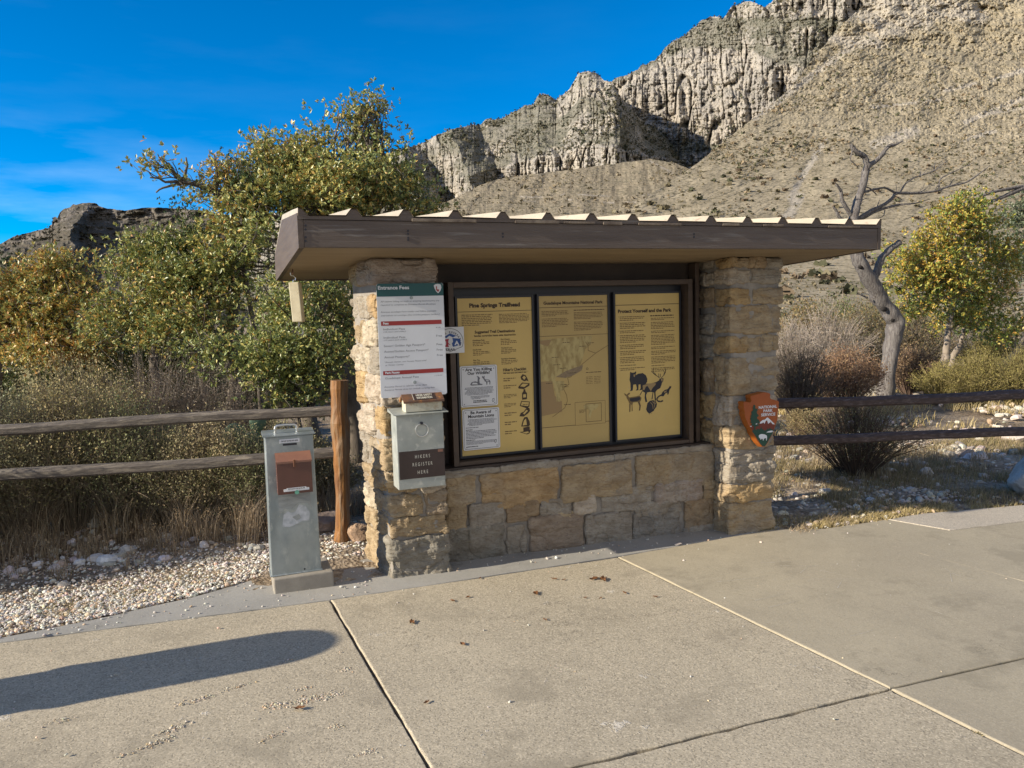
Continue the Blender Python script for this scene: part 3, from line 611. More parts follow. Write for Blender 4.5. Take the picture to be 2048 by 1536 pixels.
tk = [(345, 1130), (350, 1100), (375, 1080), (405, 1076), (430, 1088), (442, 1115), (436, 1145), (422, 1160), (412, 1180), (385, 1195), (370, 1205), (350, 1185), (338, 1160)]
S.poly([zp(*q) for q in tk], 2)
for a in ([(378, 1096), (400, 1120), (405, 1160)], [(395, 1088), (418, 1110), (420, 1148)], [(412, 1086), (432, 1118)]): S.line([zp(*q) for q in a], 0.005, 3, 0.0016)
S.line([zp(*q) for q in ((372, 1200), (370, 1214))], 0.004, 3); S.line([zp(*q) for q in ((385, 1195), (392, 1208))], 0.004, 3)
lt.build('lettering', [M_brink, M_midink, M_ink, M_tanmk, M_midink], pn)

# --- two white metal notices screwed on the first panel
def notice(name, tl, br, label):
    a = P(*tl, 5.288); d = P(*br, 5.288); cx = (a[0] + d[0]) / 2; w = (d[0] - a[0]) - 0.006; h = a[2] - d[2] - 0.004
    x0, x1 = cx - w / 2, cx + w / 2; z1 = a[2]; z0 = z1 - h
    t = thing(name, (cx, 5.288, z0), label, 'notice', 'white notices on the first panel')
    m = MB(); hw, hh, r = w / 2, h / 2, 0.012; poly = []
    for (sx, sz, a0) in ((1, 1, 0), (-1, 1, 90), (-1, -1, 180), (1, -1, 270)):
        for k in range(4): ang = rad(a0 + 30 * k); poly.append((cx + sx * (hw - r) + r * math.cos(ang), (z0 + z1) / 2 + sz * (hh - r) + r * math.sin(ang)))
    m.prism(poly, 'y', 5.288, 5.2915); m.build('plate', [M_white], t)
    L = MB(); return t, Sheet(x0, x1, z0, z1, 5.288, L), L
for which in (0, 1):
    if which == 0: t, S, L = notice('notice_sign', (918.5, 733), (997, 811), 'white notice reading Are You Killing Our Wildlife with two deer drawn on it')
    else: t, S, L = notice('notice_sign', (923.5, 819.5), (1001.5, 896), 'white notice reading Be Aware of Mountain Lions with small print below')
    S.line([(0.035, 0.06), (0.06, 0.03), (0.94, 0.03), (0.965, 0.06), (0.965, 0.94), (0.94, 0.97), (0.06, 0.97), (0.035, 0.94), (0.035, 0.06)], 0.0022, 0)
    for u, v in ((.09, .085), (.91, .085), (.09, .93), (.91, .93)): S.rect(u - .012, v - .01, u + .012, v + .01, 0)
    if which == 0:
        S.text('Are You Killing', .5, .125, .068, 0, width=.72, bold=.025); S.text('Our Wildlife?', .5, .215, .068, 0, width=.6, bold=.025)
        S.poly([(.26, .46), (.3, .40), (.4, .38), (.46, .40), (.47, .30), (.44, .25), (.5, .27), (.53, .31), (.51, .36), (.52, .44), (.6, .46), (.58, .48), (.3, .48)], 1); S.poly([(.3, .45), (.34, .41), (.44, .42), (.47, .46)], 2, 0.0018)
        S.poly([(.58, .29), (.6, .26), (.63, .28), (.66, .25), (.65, .32), (.68, .35), (.78, .36), (.81, .41), (.8, .48), (.78, .48), (.78, .42), (.73, .41), (.72, .48), (.7, .48), (.69, .41), (.66, .40), (.62, .33)], 1); S.poly([(.69, .37), (.77, .38), (.75, .4), (.69, .39)], 2, 0.0018)
        S.words(.1, .92, .52, .72, 7, 1, seed=3, center=True, last=.8); S.words(.25, .78, .735, .82, 3, 1, seed=4, center=True); S.words(.3, .72, .84, .91, 2, 0, seed=6, center=True, h=.6, last=1)
        S.line([(.86, .83), (.9, .83), (.89, .89), (.86, .91), (.84, .88), (.86, .83)], 0.003, 0)
    else:
        S.text('Be Aware of', .5, .125, .07, 0, width=.56, bold=.025); S.text('Mountain Lions', .5, .215, .07, 0, width=.7, bold=.025)
        S.words(.12, .92, .245, .41, 6, 1, seed=8, center=True); S.words(.08, .7, .435, .47, 1, 1, seed=9); S.words(.08, .4, .49, .52, 1, 0, seed=10, h=.6); S.words(.08, .92, .525, .73, 6, 1, seed=12); S.words(.08, .5, .74, .77, 1, 0, seed=13, h=.6); S.words(.08, .9, .775, .87, 4, 1, seed=14); S.words(.08, .7, .9, .93, 1, 0, seed=15, h=.6)
        S.line([(.86, .79), (.9, .79), (.89, .85), (.86, .87), (.84, .84), (.86, .79)], 0.003, 0)
    L.build('lettering', [M_ink, M_grey, M_white], t)

# --- recreation trail badge between fee sign and case
bx0, bx1 = 1.412, 1.618; bz1, bz0 = 1.662, 1.478; BY = 5.205
t = thing('trail_badge_sign', (1.51, BY, 1.478), 'small white sign with red and blue USA trail emblem, partly behind the entrance fees sign', 'sign')
m = MB(); m.box((bx0, BY, bz0), (bx1, BY + 0.004, bz1), bev=0.0015); m.build('plate', [M_white], t)
L = MB(); S = Sheet(bx0, bx1, bz0, bz1, BY, L)
out = [(.5 + .46 * math.sin(a) * (1 if True else 1), .56 - .5 * math.cos(a)) for a in np.linspace(-2.0, 2.0, 24)]
out = [(u, min(v, .97)) for u, v in out] + [(.5, .93)]; S.line(out + [out[0]], 0.003, 0)
S.arc('NATIONAL RECREATION', .5, .60, .068, -104, 104, .013, 0, bold=.02); S.text('TRAIL', .5, .90, .085, 0, width=.36, bold=.02)
S.poly([(.1, .5), (.46, .44), (.42, .58), (.5, .68), (.44, .76), (.1, .74)], 1); S.poly([(.58, .42), (.86, .46), (.88, .68), (.6, .76), (.54, .66), (.6, .56)], 2)
S.poly([(.3, .36), (.5, .24), (.72, .34), (.6, .40), (.48, .33), (.36, .42)], 2)
S.text('U', .27, .70, .16, 3, width=.16, bold=.04, lift=.002); S.text('S', .5, .73, .2, 3, width=.14, bold=.05, lift=.002); S.text('A', .73, .69, .15, 3, width=.17, bold=.04, lift=.002)
L.build('emblem', [M_ink, M_crim, M_blue, M_white], t)

# --- entrance fees sign on the left pillar
FY = 4.925; fx0, fx1 = 0.957, 1.399; fz1, fz0 = 1.958, 1.222
t = thing('entrance_fees_sign', (1.18, FY, fz0), 'tall white and green Entrance Fees sign fixed to the left pillar', 'sign')
m = MB(); poly = []; r = 0.014; cx, cz, hw, hh = (fx0 + fx1) / 2, (fz0 + fz1) / 2, (fx1 - fx0) / 2, (fz1 - fz0) / 2
for (sx, sz, a0) in ((1, 1, 0), (-1, 1, 90), (-1, -1, 180), (1, -1, 270)):
    for k in range(4): ang = rad(a0 + 30 * k); poly.append((cx + sx * (hw - r) + r * math.cos(ang), cz + sz * (hh - r) + r * math.sin(ang)))
m.prism(poly, 'y', FY, FY + 0.005)
m.box((cx - .05, FY + .006, fz1 - .3), (cx + .05, FY + .07, fz1 - .25), 1); m.build('plate', [M_white, M_galv], t)
L = MB(); S = Sheet(fx0, fx1, fz0, fz1, FY, L)
S.poly([(0.0, 0.025), (0.012, 0.006), (0.035, 0.0), (0.965, 0.0), (0.988, 0.006), (1, 0.025), (1, 0.112), (0, 0.112)], 0, 0.0006)
S.text('Entrance Fees', .022, .05, .03, 1, 'L', width=.46, bold=.03)
S.poly([(.855, .022), (.88, .012), (.92, .008), (.955, .012), (.965, .02), (.972, .04), (.955, .07), (.918, .092), (.885, .072), (.865, .045)], 1, 0.0014); S.poly([(.885, .03), (.905, .03), (.9, .055), (.94, .06), (.918, .082), (.89, .062)], 3, 0.0018); S.words(.915, .955, .025, .045, 3, 3, seed=1, last=1)
tx = lambda s, v, w, h=.017, u=.05, m_=2, al='L', sh=0.0, b=0.0: S.text(s, u, v, h, m_, al, width=w, shear=sh, bold=b)
tx('All visitors hiking on trails or entering backcountry are', .162, .88, .0135, sh=.3); tx('required to complete an Entrance Permit Envelope.', .191, .83, .0135, sh=.3)
tx('Retrieve envelope from holder and follow payment', .253, .83, .0135, sh=.3); tx('instructions on envelope (this includes passport holders.)', .283, .88, .0135, sh=.3)
S.rect(.045, .327, .955, .365, 3); S.text('Fees', .075, .354, .019, 1, 'L', bold=.04, lift=.0016)
tx('Individual Pass', .405, .32, .018, .075); tx('(16 years and older)', .425, .33, .012, .075, sh=.3); S.rect(.845, .386, .955, .404, 1, .001); S.text('$ 7.00', .90, .399, .008, 2, 'C', width=.07, bold=.02, lift=.0018)
tx('Individual Pass', .478, .32, .018, .075); tx('(15 years and under)', .497, .34, .012, .075, sh=.3); tx('Free', .478, .09, .018, .955, 2, 'R')
tx('Senior/ Golden Age Passport*', .551, .62, .018, .072); tx('Free', .555, .09, .018, .955, 2, 'R')
tx('Access/Golden Access Passport*', .600, .67, .018, .072); tx('Free', .603, .09, .018, .955, 2, 'R')
tx('Annual Passports*', .650, .38, .018, .072); tx('Free', .652, .09, .018, .955, 2, 'R')
tx('*Annual, Senior, and Access Passes sold', .691, .63, .013, .072, sh=.3); tx('at Visitor Center', .717, .28, .013, .08, sh=.3)
S.rect(.045, .762, .955, .798, 3); S.text('Park Passes', .075, .787, .019, 1, 'L', bold=.04, lift=.0016)
tx('Guadalupe Annual Pass', .835, .50, .018, .072); S.text('( $ 20.00 )', .945, .829, .008, 2, 'R', width=.13)
tx('Entrance Permit is valid for seven days.', .909, .64, .0135, .055, sh=.3); tx('Entrance Permit does not include camping fees.', .937, .76, .0135, .055, sh=.3)
L.build('lettering', [M_green, M_white, M_grey, M_red], t)
for u, v in ((.51, .127), (.51, .875)):
    m = MB(); p = S.pt(u, v, 0); m.disc(p, .011, (0, -1, 0), 14, 0, thick=.003); m.disc((p[0], p[1] - .003, p[2]), .006, (0, -1, 0), 6, 0, thick=.006); m.build('bolt', [M_galv], t)

# --- register box hung on the left pillar
RX0, RX1, RY0, RY1, RZ0, RZ1 = 1.020, 1.332, 4.80, 4.955, 0.635, 1.125
t = thing('hiker_register_box', (1.18, 4.96, 0.63), 'grey galvanised box marked Hikers Register Here on the left pillar', 'register box')
def frustum(m, lo, hi, th, mt=0):
    (a, b, c), (d, e, f) = lo, hi; m.box(lo, hi, mt, bev=th)
m = MB(); m.box((RX0, RY0, RZ0), (RX1, RY1, RZ1), bev=0.004); m.box((RX0 + .03, RY1, .8), (RX1 - .03, RY1 + .02, .95)); m.build('body', [M_galvb], t)
m = MB(); m.prism([(RY0 - 0.028, 1.1215), (RY0 - 0.028, 1.1255), (RY1 + 0.005, 1.150), (RY1 + 0.005, 1.128)], 'x', RX0 - 0.02, RX1 + 0.028); m.build('lid', [M_galvb], t)
m = MB(); c = np.array([1.185, RY0 - 0.009, 1.015]); th = np.linspace(0.25, 2 * math.pi - 0.25, 28)
m.tube(np.stack([c[0] + .042 * np.sin(th), np.full_like(th, c[1]), c[2] + .042 * np.cos(th)], -1), 0.0036, 8); m.box((c[0] - .008, RY0 - .014, c[2] + .036), (c[0] + .008, RY0 + .001, c[2] + .052), 1, bev=.002); m.build('ring_handle', [M_alu, M_ink], t)
m = MB(); m.box((RX0 + .010, RY0 - .003, .703), (RX1 - .002, RY0 - .0002, .883)); m.box((RX1 - .045, RY0 - .0045, .862), (RX1 - .012, RY0 - .0032, .879), 1); lp = m.build('label_plate', [M_plate, M_brownlid], t)
L = MB(); S = Sheet(RX0 + .010, RX1 - .002, .703, .883, RY0 - .003, L)
S.text('H I K E R S', .51, .28, .125, 0, width=.33); S.text('R E G I S T E R', .505, .56, .125, 0, width=.44); S.text('H E R E', .505, .85, .125, 0, width=.23); L.build('lettering', [M_cream], lp)
# --- rusty leaflet box on top of it
t = thing('leaflet_box', (1.21, 4.87, 1.14), 'rusty cream leaflet box with a pitched lid standing on the register box', 'leaflet box')
LX0, LX1 = 1.085, 1.327
m = MB(); m.box((LX0, 4.80, 1.134), (LX1, 4.90, 1.206), bev=.003); m.build('body', [mat('rusty cream enamel', (0.56, 0.53, 0.42), 0.5, col2=(0.30, 0.15, 0.05), scale=17, contrast=(0.56, 0.72), col3=(0.42, 0.38, 0.27), scale3=9)], t)
m = MB(); m.prism([(4.786, 1.192), (4.786, 1.205), (4.852, 1.246), (4.915, 1.205), (4.915, 1.192), (4.905, 1.192), (4.852, 1.236), (4.794, 1.203)], 'x', LX0 - .013, LX1 + .013)
lid = m.build('lid', [mat('rusty brown lid', (0.19, 0.085, 0.04), 0.6, col2=(0.10, 0.06, 0.045), scale=22, col3=(0.42, 0.17, 0.04), scale3=18, c3=(0.56, 0.66), bump=0.2, bscale=60, bdist=.002)], t)
m = MB(); n = np.array([0, -math.sin(0.556), math.cos(0.556)])
def onlid(u, w, lift=.002): return np.array([LX0 - .013 + u * (LX1 - LX0 + .026), 4.786, 1.205]) + w * np.array([0, .066, .041]) + n * lift * np.array([1, 1, 1])
m.add([onlid(.27, .12), onlid(.80, .12), onlid(.80, .92), onlid(.27, .92)], np.array([[0, 1, 2, 3]]), 0)
for s_, w0, ww in (('HIKER SAFETY', .58, .40), ('INFORMATION', .22, .38)):
    g, fs = text_geo(s_, .02, 0); x = (g[:, 0] - g[:, 0].min()) / (g[:, 0].max() - g[:, 0].min()); m.add(np.array([onlid(.34 + ww * a, w0 + b * .38, .0035) for a, b in zip(x, g[:, 1])]), fs, 1)
m.add([onlid(.25, .1, .003), onlid(.262, .1, .003), onlid(.262, .95, .003), onlid(.25, .95, .003)], np.array([[0, 1, 2, 3]]), 1)
m.build('label_plate', [M_plate, M_cream], lid)

# --- fee envelope pedestal
t = thing('fee_pedestal', (0.40, 5.09, 0), 'tall galvanised steel fee pedestal on a concrete block beside the fence post', 'fee pedestal')
m = MB(); v, f = rbox((0.188, 0.165, 0.06), 0.012, 2); v = v + np.array([0.418, 5.145, 0.052]); v += 0.004 * np.stack([fbm(v * 15 + k * 9, 3) for k in range(3)], -1); m.add(v, [f]); m.build('plinth', [M_conc], t, smooth=False)
px0, px1, py0, py1, pz0, pz1 = 0.228, 0.532, 5.03, 5.205, 0.108, 1.012
def tap(v, k=0.0):
    v = v.copy(); s = (v[:, 2] - pz0) / (pz1 - pz0); c = (px0 + px1) / 2; v[:, 0] = c + (v[:, 0] - c) * (1.03 - 0.06 * s); return v
m = MB(); v, f = rbox(((px1 - px0) / 2, (py1 - py0) / 2, (pz1 - pz0) / 2), 0.006, 1); m.add(tap(v + np.array([(px0 + px1) / 2, (py0 + py1) / 2, (pz0 + pz1) / 2])), [f])
v, f = rbox(((px1 - px0) / 2 + .009, (py1 - py0) / 2 + .009, .005), 0.004, 1); m.add(v * np.array([1.02, 1, 1]) + np.array([(px0 + px1) / 2, (py0 + py1) / 2, .1165]), [f]); m.disc((.43, py0 - .0005, .135), .006, (0, -1, 0), 10, 1, thick=.002)
m.build('body', [M_galv, M_ink], t)
m = MB(); m.prism([(py0 - .012, pz1 + .001), (py0 - .012, pz1 + .006), (py1 + .012, pz1 + .020), (py1 + .012, pz1 + .001)], 'x', px0 - .008, px1 + .008); lidp = m.build('top_lid', [M_galv], t)
m = MB(); hz = pz1 + .008; c0 = 0.300; c1 = 0.435; yy = 5.10
m.tube([(c0, yy, hz), (c0, yy, hz + .033), (c0 + .004, yy, hz + .046), (c0 + .016, yy, hz + .053), ((c0 + c1) / 2, yy, hz + .055), (c1 - .016, yy, hz + .053), (c1 - .004, yy, hz + .046), (c1, yy, hz + .033), (c1, yy, hz)], .0075, 10); m.build('carry_handle', [M_alu], lidp)
m = MB(); m.box((.318, py0 - .003, .968), (.442, py0 - .0004, .992), bev=.0008); pl = m.build('slot_label', [M_tapew], t); L = MB(); S = Sheet(.318, .442, .968, .992, py0 - .003, L); S.text('DEPOSIT ENVELOPE HERE', .5, .68, .36, 0, width=.84, bold=.02); L.build('lettering', [M_ink], pl)
m = MB(); m.box((.338, py0 - .0025, .951), (.424, py0 - .0003, .963)); m.build('slot', [M_ink], t)
# brown envelope holder
m = MB(); ex0, ex1 = .288, .500; m.prism([(py0 - .001, .655), (py0 - .001, .905), (py0 - .085, .862), (py0 - .085, .655)], 'x', ex0, ex1, 0)
eb = m.build('envelope_holder', [M_brownbox], t)
m = MB(); m.add([(ex0 - .003, py0 - .0008, .9085), (ex1 + .003, py0 - .0008, .9085), (ex1 + .003, py0 - .09, .8635), (ex0 - .003, py0 - .09, .8635), (ex0 - .003, py0 - .09, .851), (ex1 + .003, py0 - .09, .851), (ex0 - .003, py0 - .086, .851), (ex1 + .003, py0 - .086, .851), (ex0 - .003, py0 - .086, .8615), (ex1 + .003, py0 - .086, .8615), (ex0 - .003, py0 - .0008, .9065), (ex1 + .003, py0 - .0008, .9065)],
          np.array([[0, 3, 2, 1], [3, 4, 5, 2], [4, 6, 7, 5], [6, 8, 9, 7], [8, 10, 11, 9]])); m.build('flap', [M_brownlid], eb)
m = MB(); m.box((.388, py0 - .097, .825), (.402, py0 - .086, .872), bev=.003); m.build('latch', [M_rust], eb)
m = MB(); m.box((.322, py0 - .0875, .672), (.478, py0 - .0855, .688), 0, bev=.0006); m.box((.34, py0 - .0895, .6805), (.46, py0 - .0878, .694), 0); m.disc((.402, py0 - .0857, .663), .014, (0, -1, 0), 14, 1, thick=.002); lb = m.build('tape_label', [M_tapew, mat('green tape', (.16, .42, .30), .5)], eb)
L = MB(); S = Sheet(.34, .46, .6805, .694, py0 - .0895, L); S.text('WITHDRAW FEE ENVELOPE', .5, .75, .5, 0, width=.86, bold=.02); L.build('lettering', [M_ink], lb)
# torn sticker remains
m = MB(); S = Sheet(.285, .50, .42, .64, py0, m)
S.poly([(.10, .95), (.16, .60), (.30, .52), (.38, .58), (.50, .55), (.62, .35), (.80, .42), (.92, .62), (.88, .86), (.70, .84), (.52, .92), (.30, .99)], 0, .0011)
S.poly([(.40, .70), (.60, .62), (.66, .76), (.52, .82)], 1, .0016)
S.poly([(.02, .05), (.95, .02), (.98, .50), (.86, .34), (.62, .30), (.40, .46), (.20, .44), (.05, .60)], 1, .0007)
m.build('torn_sticker', [mat('torn paper', (.50, .52, .56), .7, col2=(.34, .37, .40), scale=30), mat('old adhesive', (.24, .255, .255), .8, col2=(.32, .34, .34), scale=26, stretch=(.5, 1, 2))], t)
m = MB()
for k in range(5):
    z = .68 + k * .045; m = MB(); m.disc((ex0 - .0005, py0 - .03, z), .004, (-1, 0, 0), 8, 0, thick=.0015); m.build('rivet', [M_alu], eb)

# --- arrowhead emblem
AY0, AY1 = 4.865, 4.925
t = thing('arrowhead_emblem', (3.93, 4.93, .63), 'orange brown arrowhead emblem reading National Park Service on the right pillar', 'emblem')
def az(a, b, Y=AY0): p = P(1470 + a / 10.97, 770 + b / 10.97, Y); return (p[0], p[2])
outl = [(345, 245), (400, 228), (450, 215), (540, 192), (600, 172), (650, 162), (710, 170), (760, 185), (778, 215), (768, 250), (772, 285), (800, 312), (860, 330), (910, 338), (950, 350), (965, 385), (955, 430), (962, 480), (945, 540), (940, 600), (925, 660), (935, 730), (915, 800), (895, 850), (880, 910), (862, 950), (845, 1010), (815, 1060), (810, 1110), (780, 1165), (745, 1210), (715, 1275), (690, 1310), (650, 1352), (600, 1348), (560, 1310), (525, 1270), (480, 1215), (455, 1160), (420, 1110), (395, 1070), (370, 1000), (345, 955), (310, 900), (285, 860), (262, 790), (240, 760), (225, 700), (212, 640), (215, 580), (195, 520), (195, 460), (186, 400), (205, 372), (260, 372), (320, 388), (355, 370), (362, 335), (348, 300)]
m = MB(); from mathutils.geometry import tessellate_polygon
fr = [az(*q) for q in outl]; n = len(fr); c = np.mean(fr, 0); rrn = random.Random(5)
back = [(c[0] + (p[0] - c[0]) * (1.02 + rrn.uniform(0, .04)), c[1] + (p[1] - c[1]) * (1.01 + rrn.uniform(0, .02))) for p in fr]
V = [(p[0], AY0, p[1]) for p in fr] + [(p[0], AY0 + .03, p[1]) for p in back] + [(p[0], AY1, p[1]) for p in back]
tr = tessellate_polygon([[Vector((p[0], p[1], 0)) for p in fr]])
m.add(V, [np.array([list(q) for q in tr])], 0); m.add(V, [np.array([[i, (i + 1) % n, n + (i + 1) % n, n + i] for i in range(n)] + [[n + i, n + (i + 1) % n, 2 * n + (i + 1) % n, 2 * n + i] for i in range(n)])], 1)
m.build('board', [M_arrow, M_arrowe], t)
L = MB()
def apoly(pts, mt, lift=.001):
    q = [Vector((*az(*p), 0)) for p in pts]; L.add([(p.x, AY0 - lift, p.y) for p in q], np.array([list(x) for x in tessellate_polygon([q])]), mt)
apoly([(330, 905), (380, 900), (470, 880), (540, 858), (640, 800), (700, 740), (760, 800), (870, 880), (850, 960), (838, 1000), (700, 1010), (560, 1010), (380, 1010)], 1)
apoly([(370, 1010), (420, 975), (470, 985), (490, 955), (510, 960), (540, 975), (555, 950), (575, 915), (590, 960), (620, 975), (640, 1000), (690, 985), (710, 945), (730, 970), (765, 935), (790, 965), (845, 985), (828, 1040), (790, 1120), (740, 1200), (700, 1275), (655, 1340), (600, 1340), (560, 1300), (500, 1200), (440, 1110)], 0, .0016)
apoly([(540, 850), (545, 815), (600, 770), (650, 760), (700, 712), (720, 715), (780, 770), (830, 820), (872, 862), (820, 858), (775, 800), (765, 830), (740, 830), (725, 858), (708, 800), (700, 770), (670, 790), (640, 858), (630, 820), (580, 840)], 2, .0022)
apoly([(400, 440), (430, 432), (445, 470), (440, 510), (470, 520), (490, 510), (490, 560), (470, 590), (490, 640), (520, 660), (500, 690), (480, 700), (485, 740), (525, 770), (540, 820), (535, 850), (495, 840), (530, 880), (480, 905), (445, 915), (440, 1000), (415, 1000), (412, 910), (370, 890), (350, 870), (370, 840), (330, 825), (350, 790), (325, 745), (350, 700), (335, 690), (360, 640), (350, 590), (380, 570), (395, 530), (378, 500), (395, 480)], 0, .0028)
apoly([(445, 855), (478, 835), (482, 855), (450, 866)], 2, .0036); apoly([(318, 912), (345, 893), (362, 905), (350, 916)], 2, .0036)
apoly([(680, 1042), (720, 1015), (790, 998), (828, 1002), (820, 1030), (770, 1040)], 2, .0024)
apoly([(515, 1120), (525, 1095), (560, 1078), (600, 1074), (640, 1082), (690, 1105), (700, 1140), (692, 1218), (680, 1216), (678, 1175), (660, 1160), (630, 1180), (620, 1220), (608, 1218), (604, 1180), (575, 1178), (568, 1200), (555, 1198), (548, 1170), (525, 1160)], 2, .0024)
for s_, a, b, w in (('NATIONAL', 718, 508, 400), ('PARK', 722, 590, 205), ('SERVICE', 725, 675, 310)):
    g, fs = text_geo(s_, .03, 0); u = (g[:, 0] - g[:, 0].min()) / (g[:, 0].max() - g[:, 0].min()) - .5
    pts = [az(a + w * q, b - 30 * q * (w / 400) - h * 58 / .69) for q, h in zip(u, g[:, 1])]; L.add([(p[0], AY0 - .002, p[1]) for p in pts], fs, 3)
L.build('emblem_print', [M_agreen, M_amtn, M_white, M_white], t)

# --- spring scale hanging under the roof corner
hx, hy = 0.508, 5.60
t = thing('hanging_scale', (hx, hy, 2.1), 'cream metal hanging scale with a hook, hung under the left roof corner', 'hanging scale')
m = MB(); th = np.linspace(0.3, 5.6, 18); m.tube(np.stack([np.full_like(th, hx), hy + .014 * np.sin(th), 2.076 + .014 * np.cos(th)], -1), .003, 8); m.tube([(hx, hy, 2.089), (hx, hy, 2.115)], .003, 8); m.build('eye_bolt', [M_rust], t)
m = MB(); m.tube([(hx - .016, hy, 2.072), (hx - .012, hy, 2.052), (hx + .004, hy, 2.05), (hx + .018, hy, 2.035), (hx + .014, hy, 2.018), (hx + .002, hy, 2.02), (hx - .002, hy, 2.0)], .004, 8); m.build('top_hook', [M_alu], t)
m = MB(); v, f = rbox((.036, .036, .138), .006, 1); v = rotz(v, rad(-22), (0, 0, 0)); v = v + np.array([hx + .012, hy, 1.866]); v[:, 0] += (2.0 - v[:, 2]) * 0.045; m.add(v, [f]); m.build('body', [M_cream_metal], t)
m = MB(); b = np.array([hx + .026, hy, 1.728]); m.tube([b, b + (0.002, 0, -.02)], .007, 8); m.tube([b + q for q in ((.002, 0, -.018), (-.008, 0, -.03), (.004, 0, -.042), (.016, 0, -.05), (.024, 0, -.066), (.022, 0, -.084), (.008, 0, -.094), (-.008, 0, -.086), (-.012, 0, -.07))], .0038, 8); m.build('lower_hook', [M_hookm], t)
# ================================================================== ground and paving
def build_ground():
    def axis(lim_lo, lim_hi, fine, n):
        a = np.arange(lim_lo, lim_hi, fine); s = fine * 1.0; lo, hi = [], []
        p = lim_lo
        while p > -9000: s *= 1.16; p -= s; lo.append(p)
        s = fine; p = a[-1]
        while p < 9000: s *= 1.16; p += s; hi.append(p)
        return np.array(lo[::-1] + list(a) + hi)
    xs = axis(-5, 9, 0.055, 0); ys = axis(0.5, 10, 0.055, 0)
    X, Y = np.meshgrid(xs, ys); Z = gz(X)
    r = np.hypot(X, Y)
    ex = [G(*q) for q in ((0, 1285), (660, 1200), (1240, 1112), (1540, 1060), (1650, 1057), (1775, 1040), (1840, 1029), (2048, 1011))]
    ey = np.interp(X, [p[0] for p in ex], [p[1] for p in ex])
    beyond = np.clip((Y - ey - 0.05) / 0.25, 0, 1)
    n = fbm(xyz(X * 1.3, Y * 1.3, 0), 4) * 0.035 + fbm(xyz(X * 9, Y * 9, 3), 3) * 0.012
    far = np.clip((r - 12) / 60, 0, 1)
    Z = Z - 0.035 * (1 - beyond) + beyond * (n - 0.004) * (1 + far * 12) - far * 1.0
    Z = np.where(r > 300, Z - (r - 300) * 0.004, Z)
    mb = MB(); mb.grid(np.stack([X, Y, Z], -1)); return mb
def M_ground_f():
    m = bpy.data.materials.new('stony ground'); m.use_nodes = True; nt = m.node_tree; nt.nodes.clear(); L = nt.links.new
    out = N(nt, 'ShaderNodeOutputMaterial'); b = N(nt, 'ShaderNodeBsdfPrincipled'); L(b.outputs[0], out.inputs[0]); b.inputs['Roughness'].default_value = 0.95; b.inputs['Specular IOR Level'].default_value = 0.15
    tc = N(nt, 'ShaderNodeTexCoord'); vo = N(nt, 'ShaderNodeTexVoronoi'); vo.inputs['Scale'].default_value = 38; vo.inputs['Randomness'].default_value = 1; L(tc.outputs['Object'], vo.inputs['Vector'])
    no = N(nt, 'ShaderNodeTexNoise'); no.inputs['Scale'].default_value = 1.1; no.inputs['Detail'].default_value = 8; no.inputs['Roughness'].default_value = 0.7; L(tc.outputs['Object'], no.inputs['Vector'])
    n2 = N(nt, 'ShaderNodeTexNoise'); n2.inputs['Scale'].default_value = 24; n2.inputs['Detail'].default_value = 5; L(tc.outputs['Object'], n2.inputs['Vector'])
    cr = N(nt, 'ShaderNodeValToRGB'); e = cr.color_ramp.elements; e[0].position = .38; e[0].color = (.20, .155, .105, 1); e[1].position = .62; e[1].color = (.44, .38, .30, 1); L(no.outputs['Fac'], cr.inputs[0])
    c2 = N(nt, 'ShaderNodeValToRGB'); e = c2.color_ramp.elements; e[0].position = .35; e[0].color = (.55, .5, .45, 1); e[1].position = .65; e[1].color = (1.15, 1.1, 1.05, 1); L(n2.outputs['Fac'], c2.inputs[0])
    mx = N(nt, 'ShaderNodeMix', data_type='RGBA', blend_type='MULTIPLY'); mx.inputs[0].default_value = 1; L(cr.outputs[0], mx.inputs[6]); L(c2.outputs[0], mx.inputs[7])
    L(mx.outputs[2], b.inputs['Base Color'])
    ma = N(nt, 'ShaderNodeMath', operation='ADD'); L(vo.outputs['Distance'], ma.inputs[0]); L(n2.outputs['Fac'], ma.inputs[1])
    bp = N(nt, 'ShaderNodeBump'); bp.inputs['Strength'].default_value = .7; bp.inputs['Distance'].default_value = .015; L(ma.outputs[0], bp.inputs['Height']); L(bp.outputs[0], b.inputs['Normal'])
    return m
tag(build_ground().build('ground', [M_ground_f()], smooth=True), kind='structure')

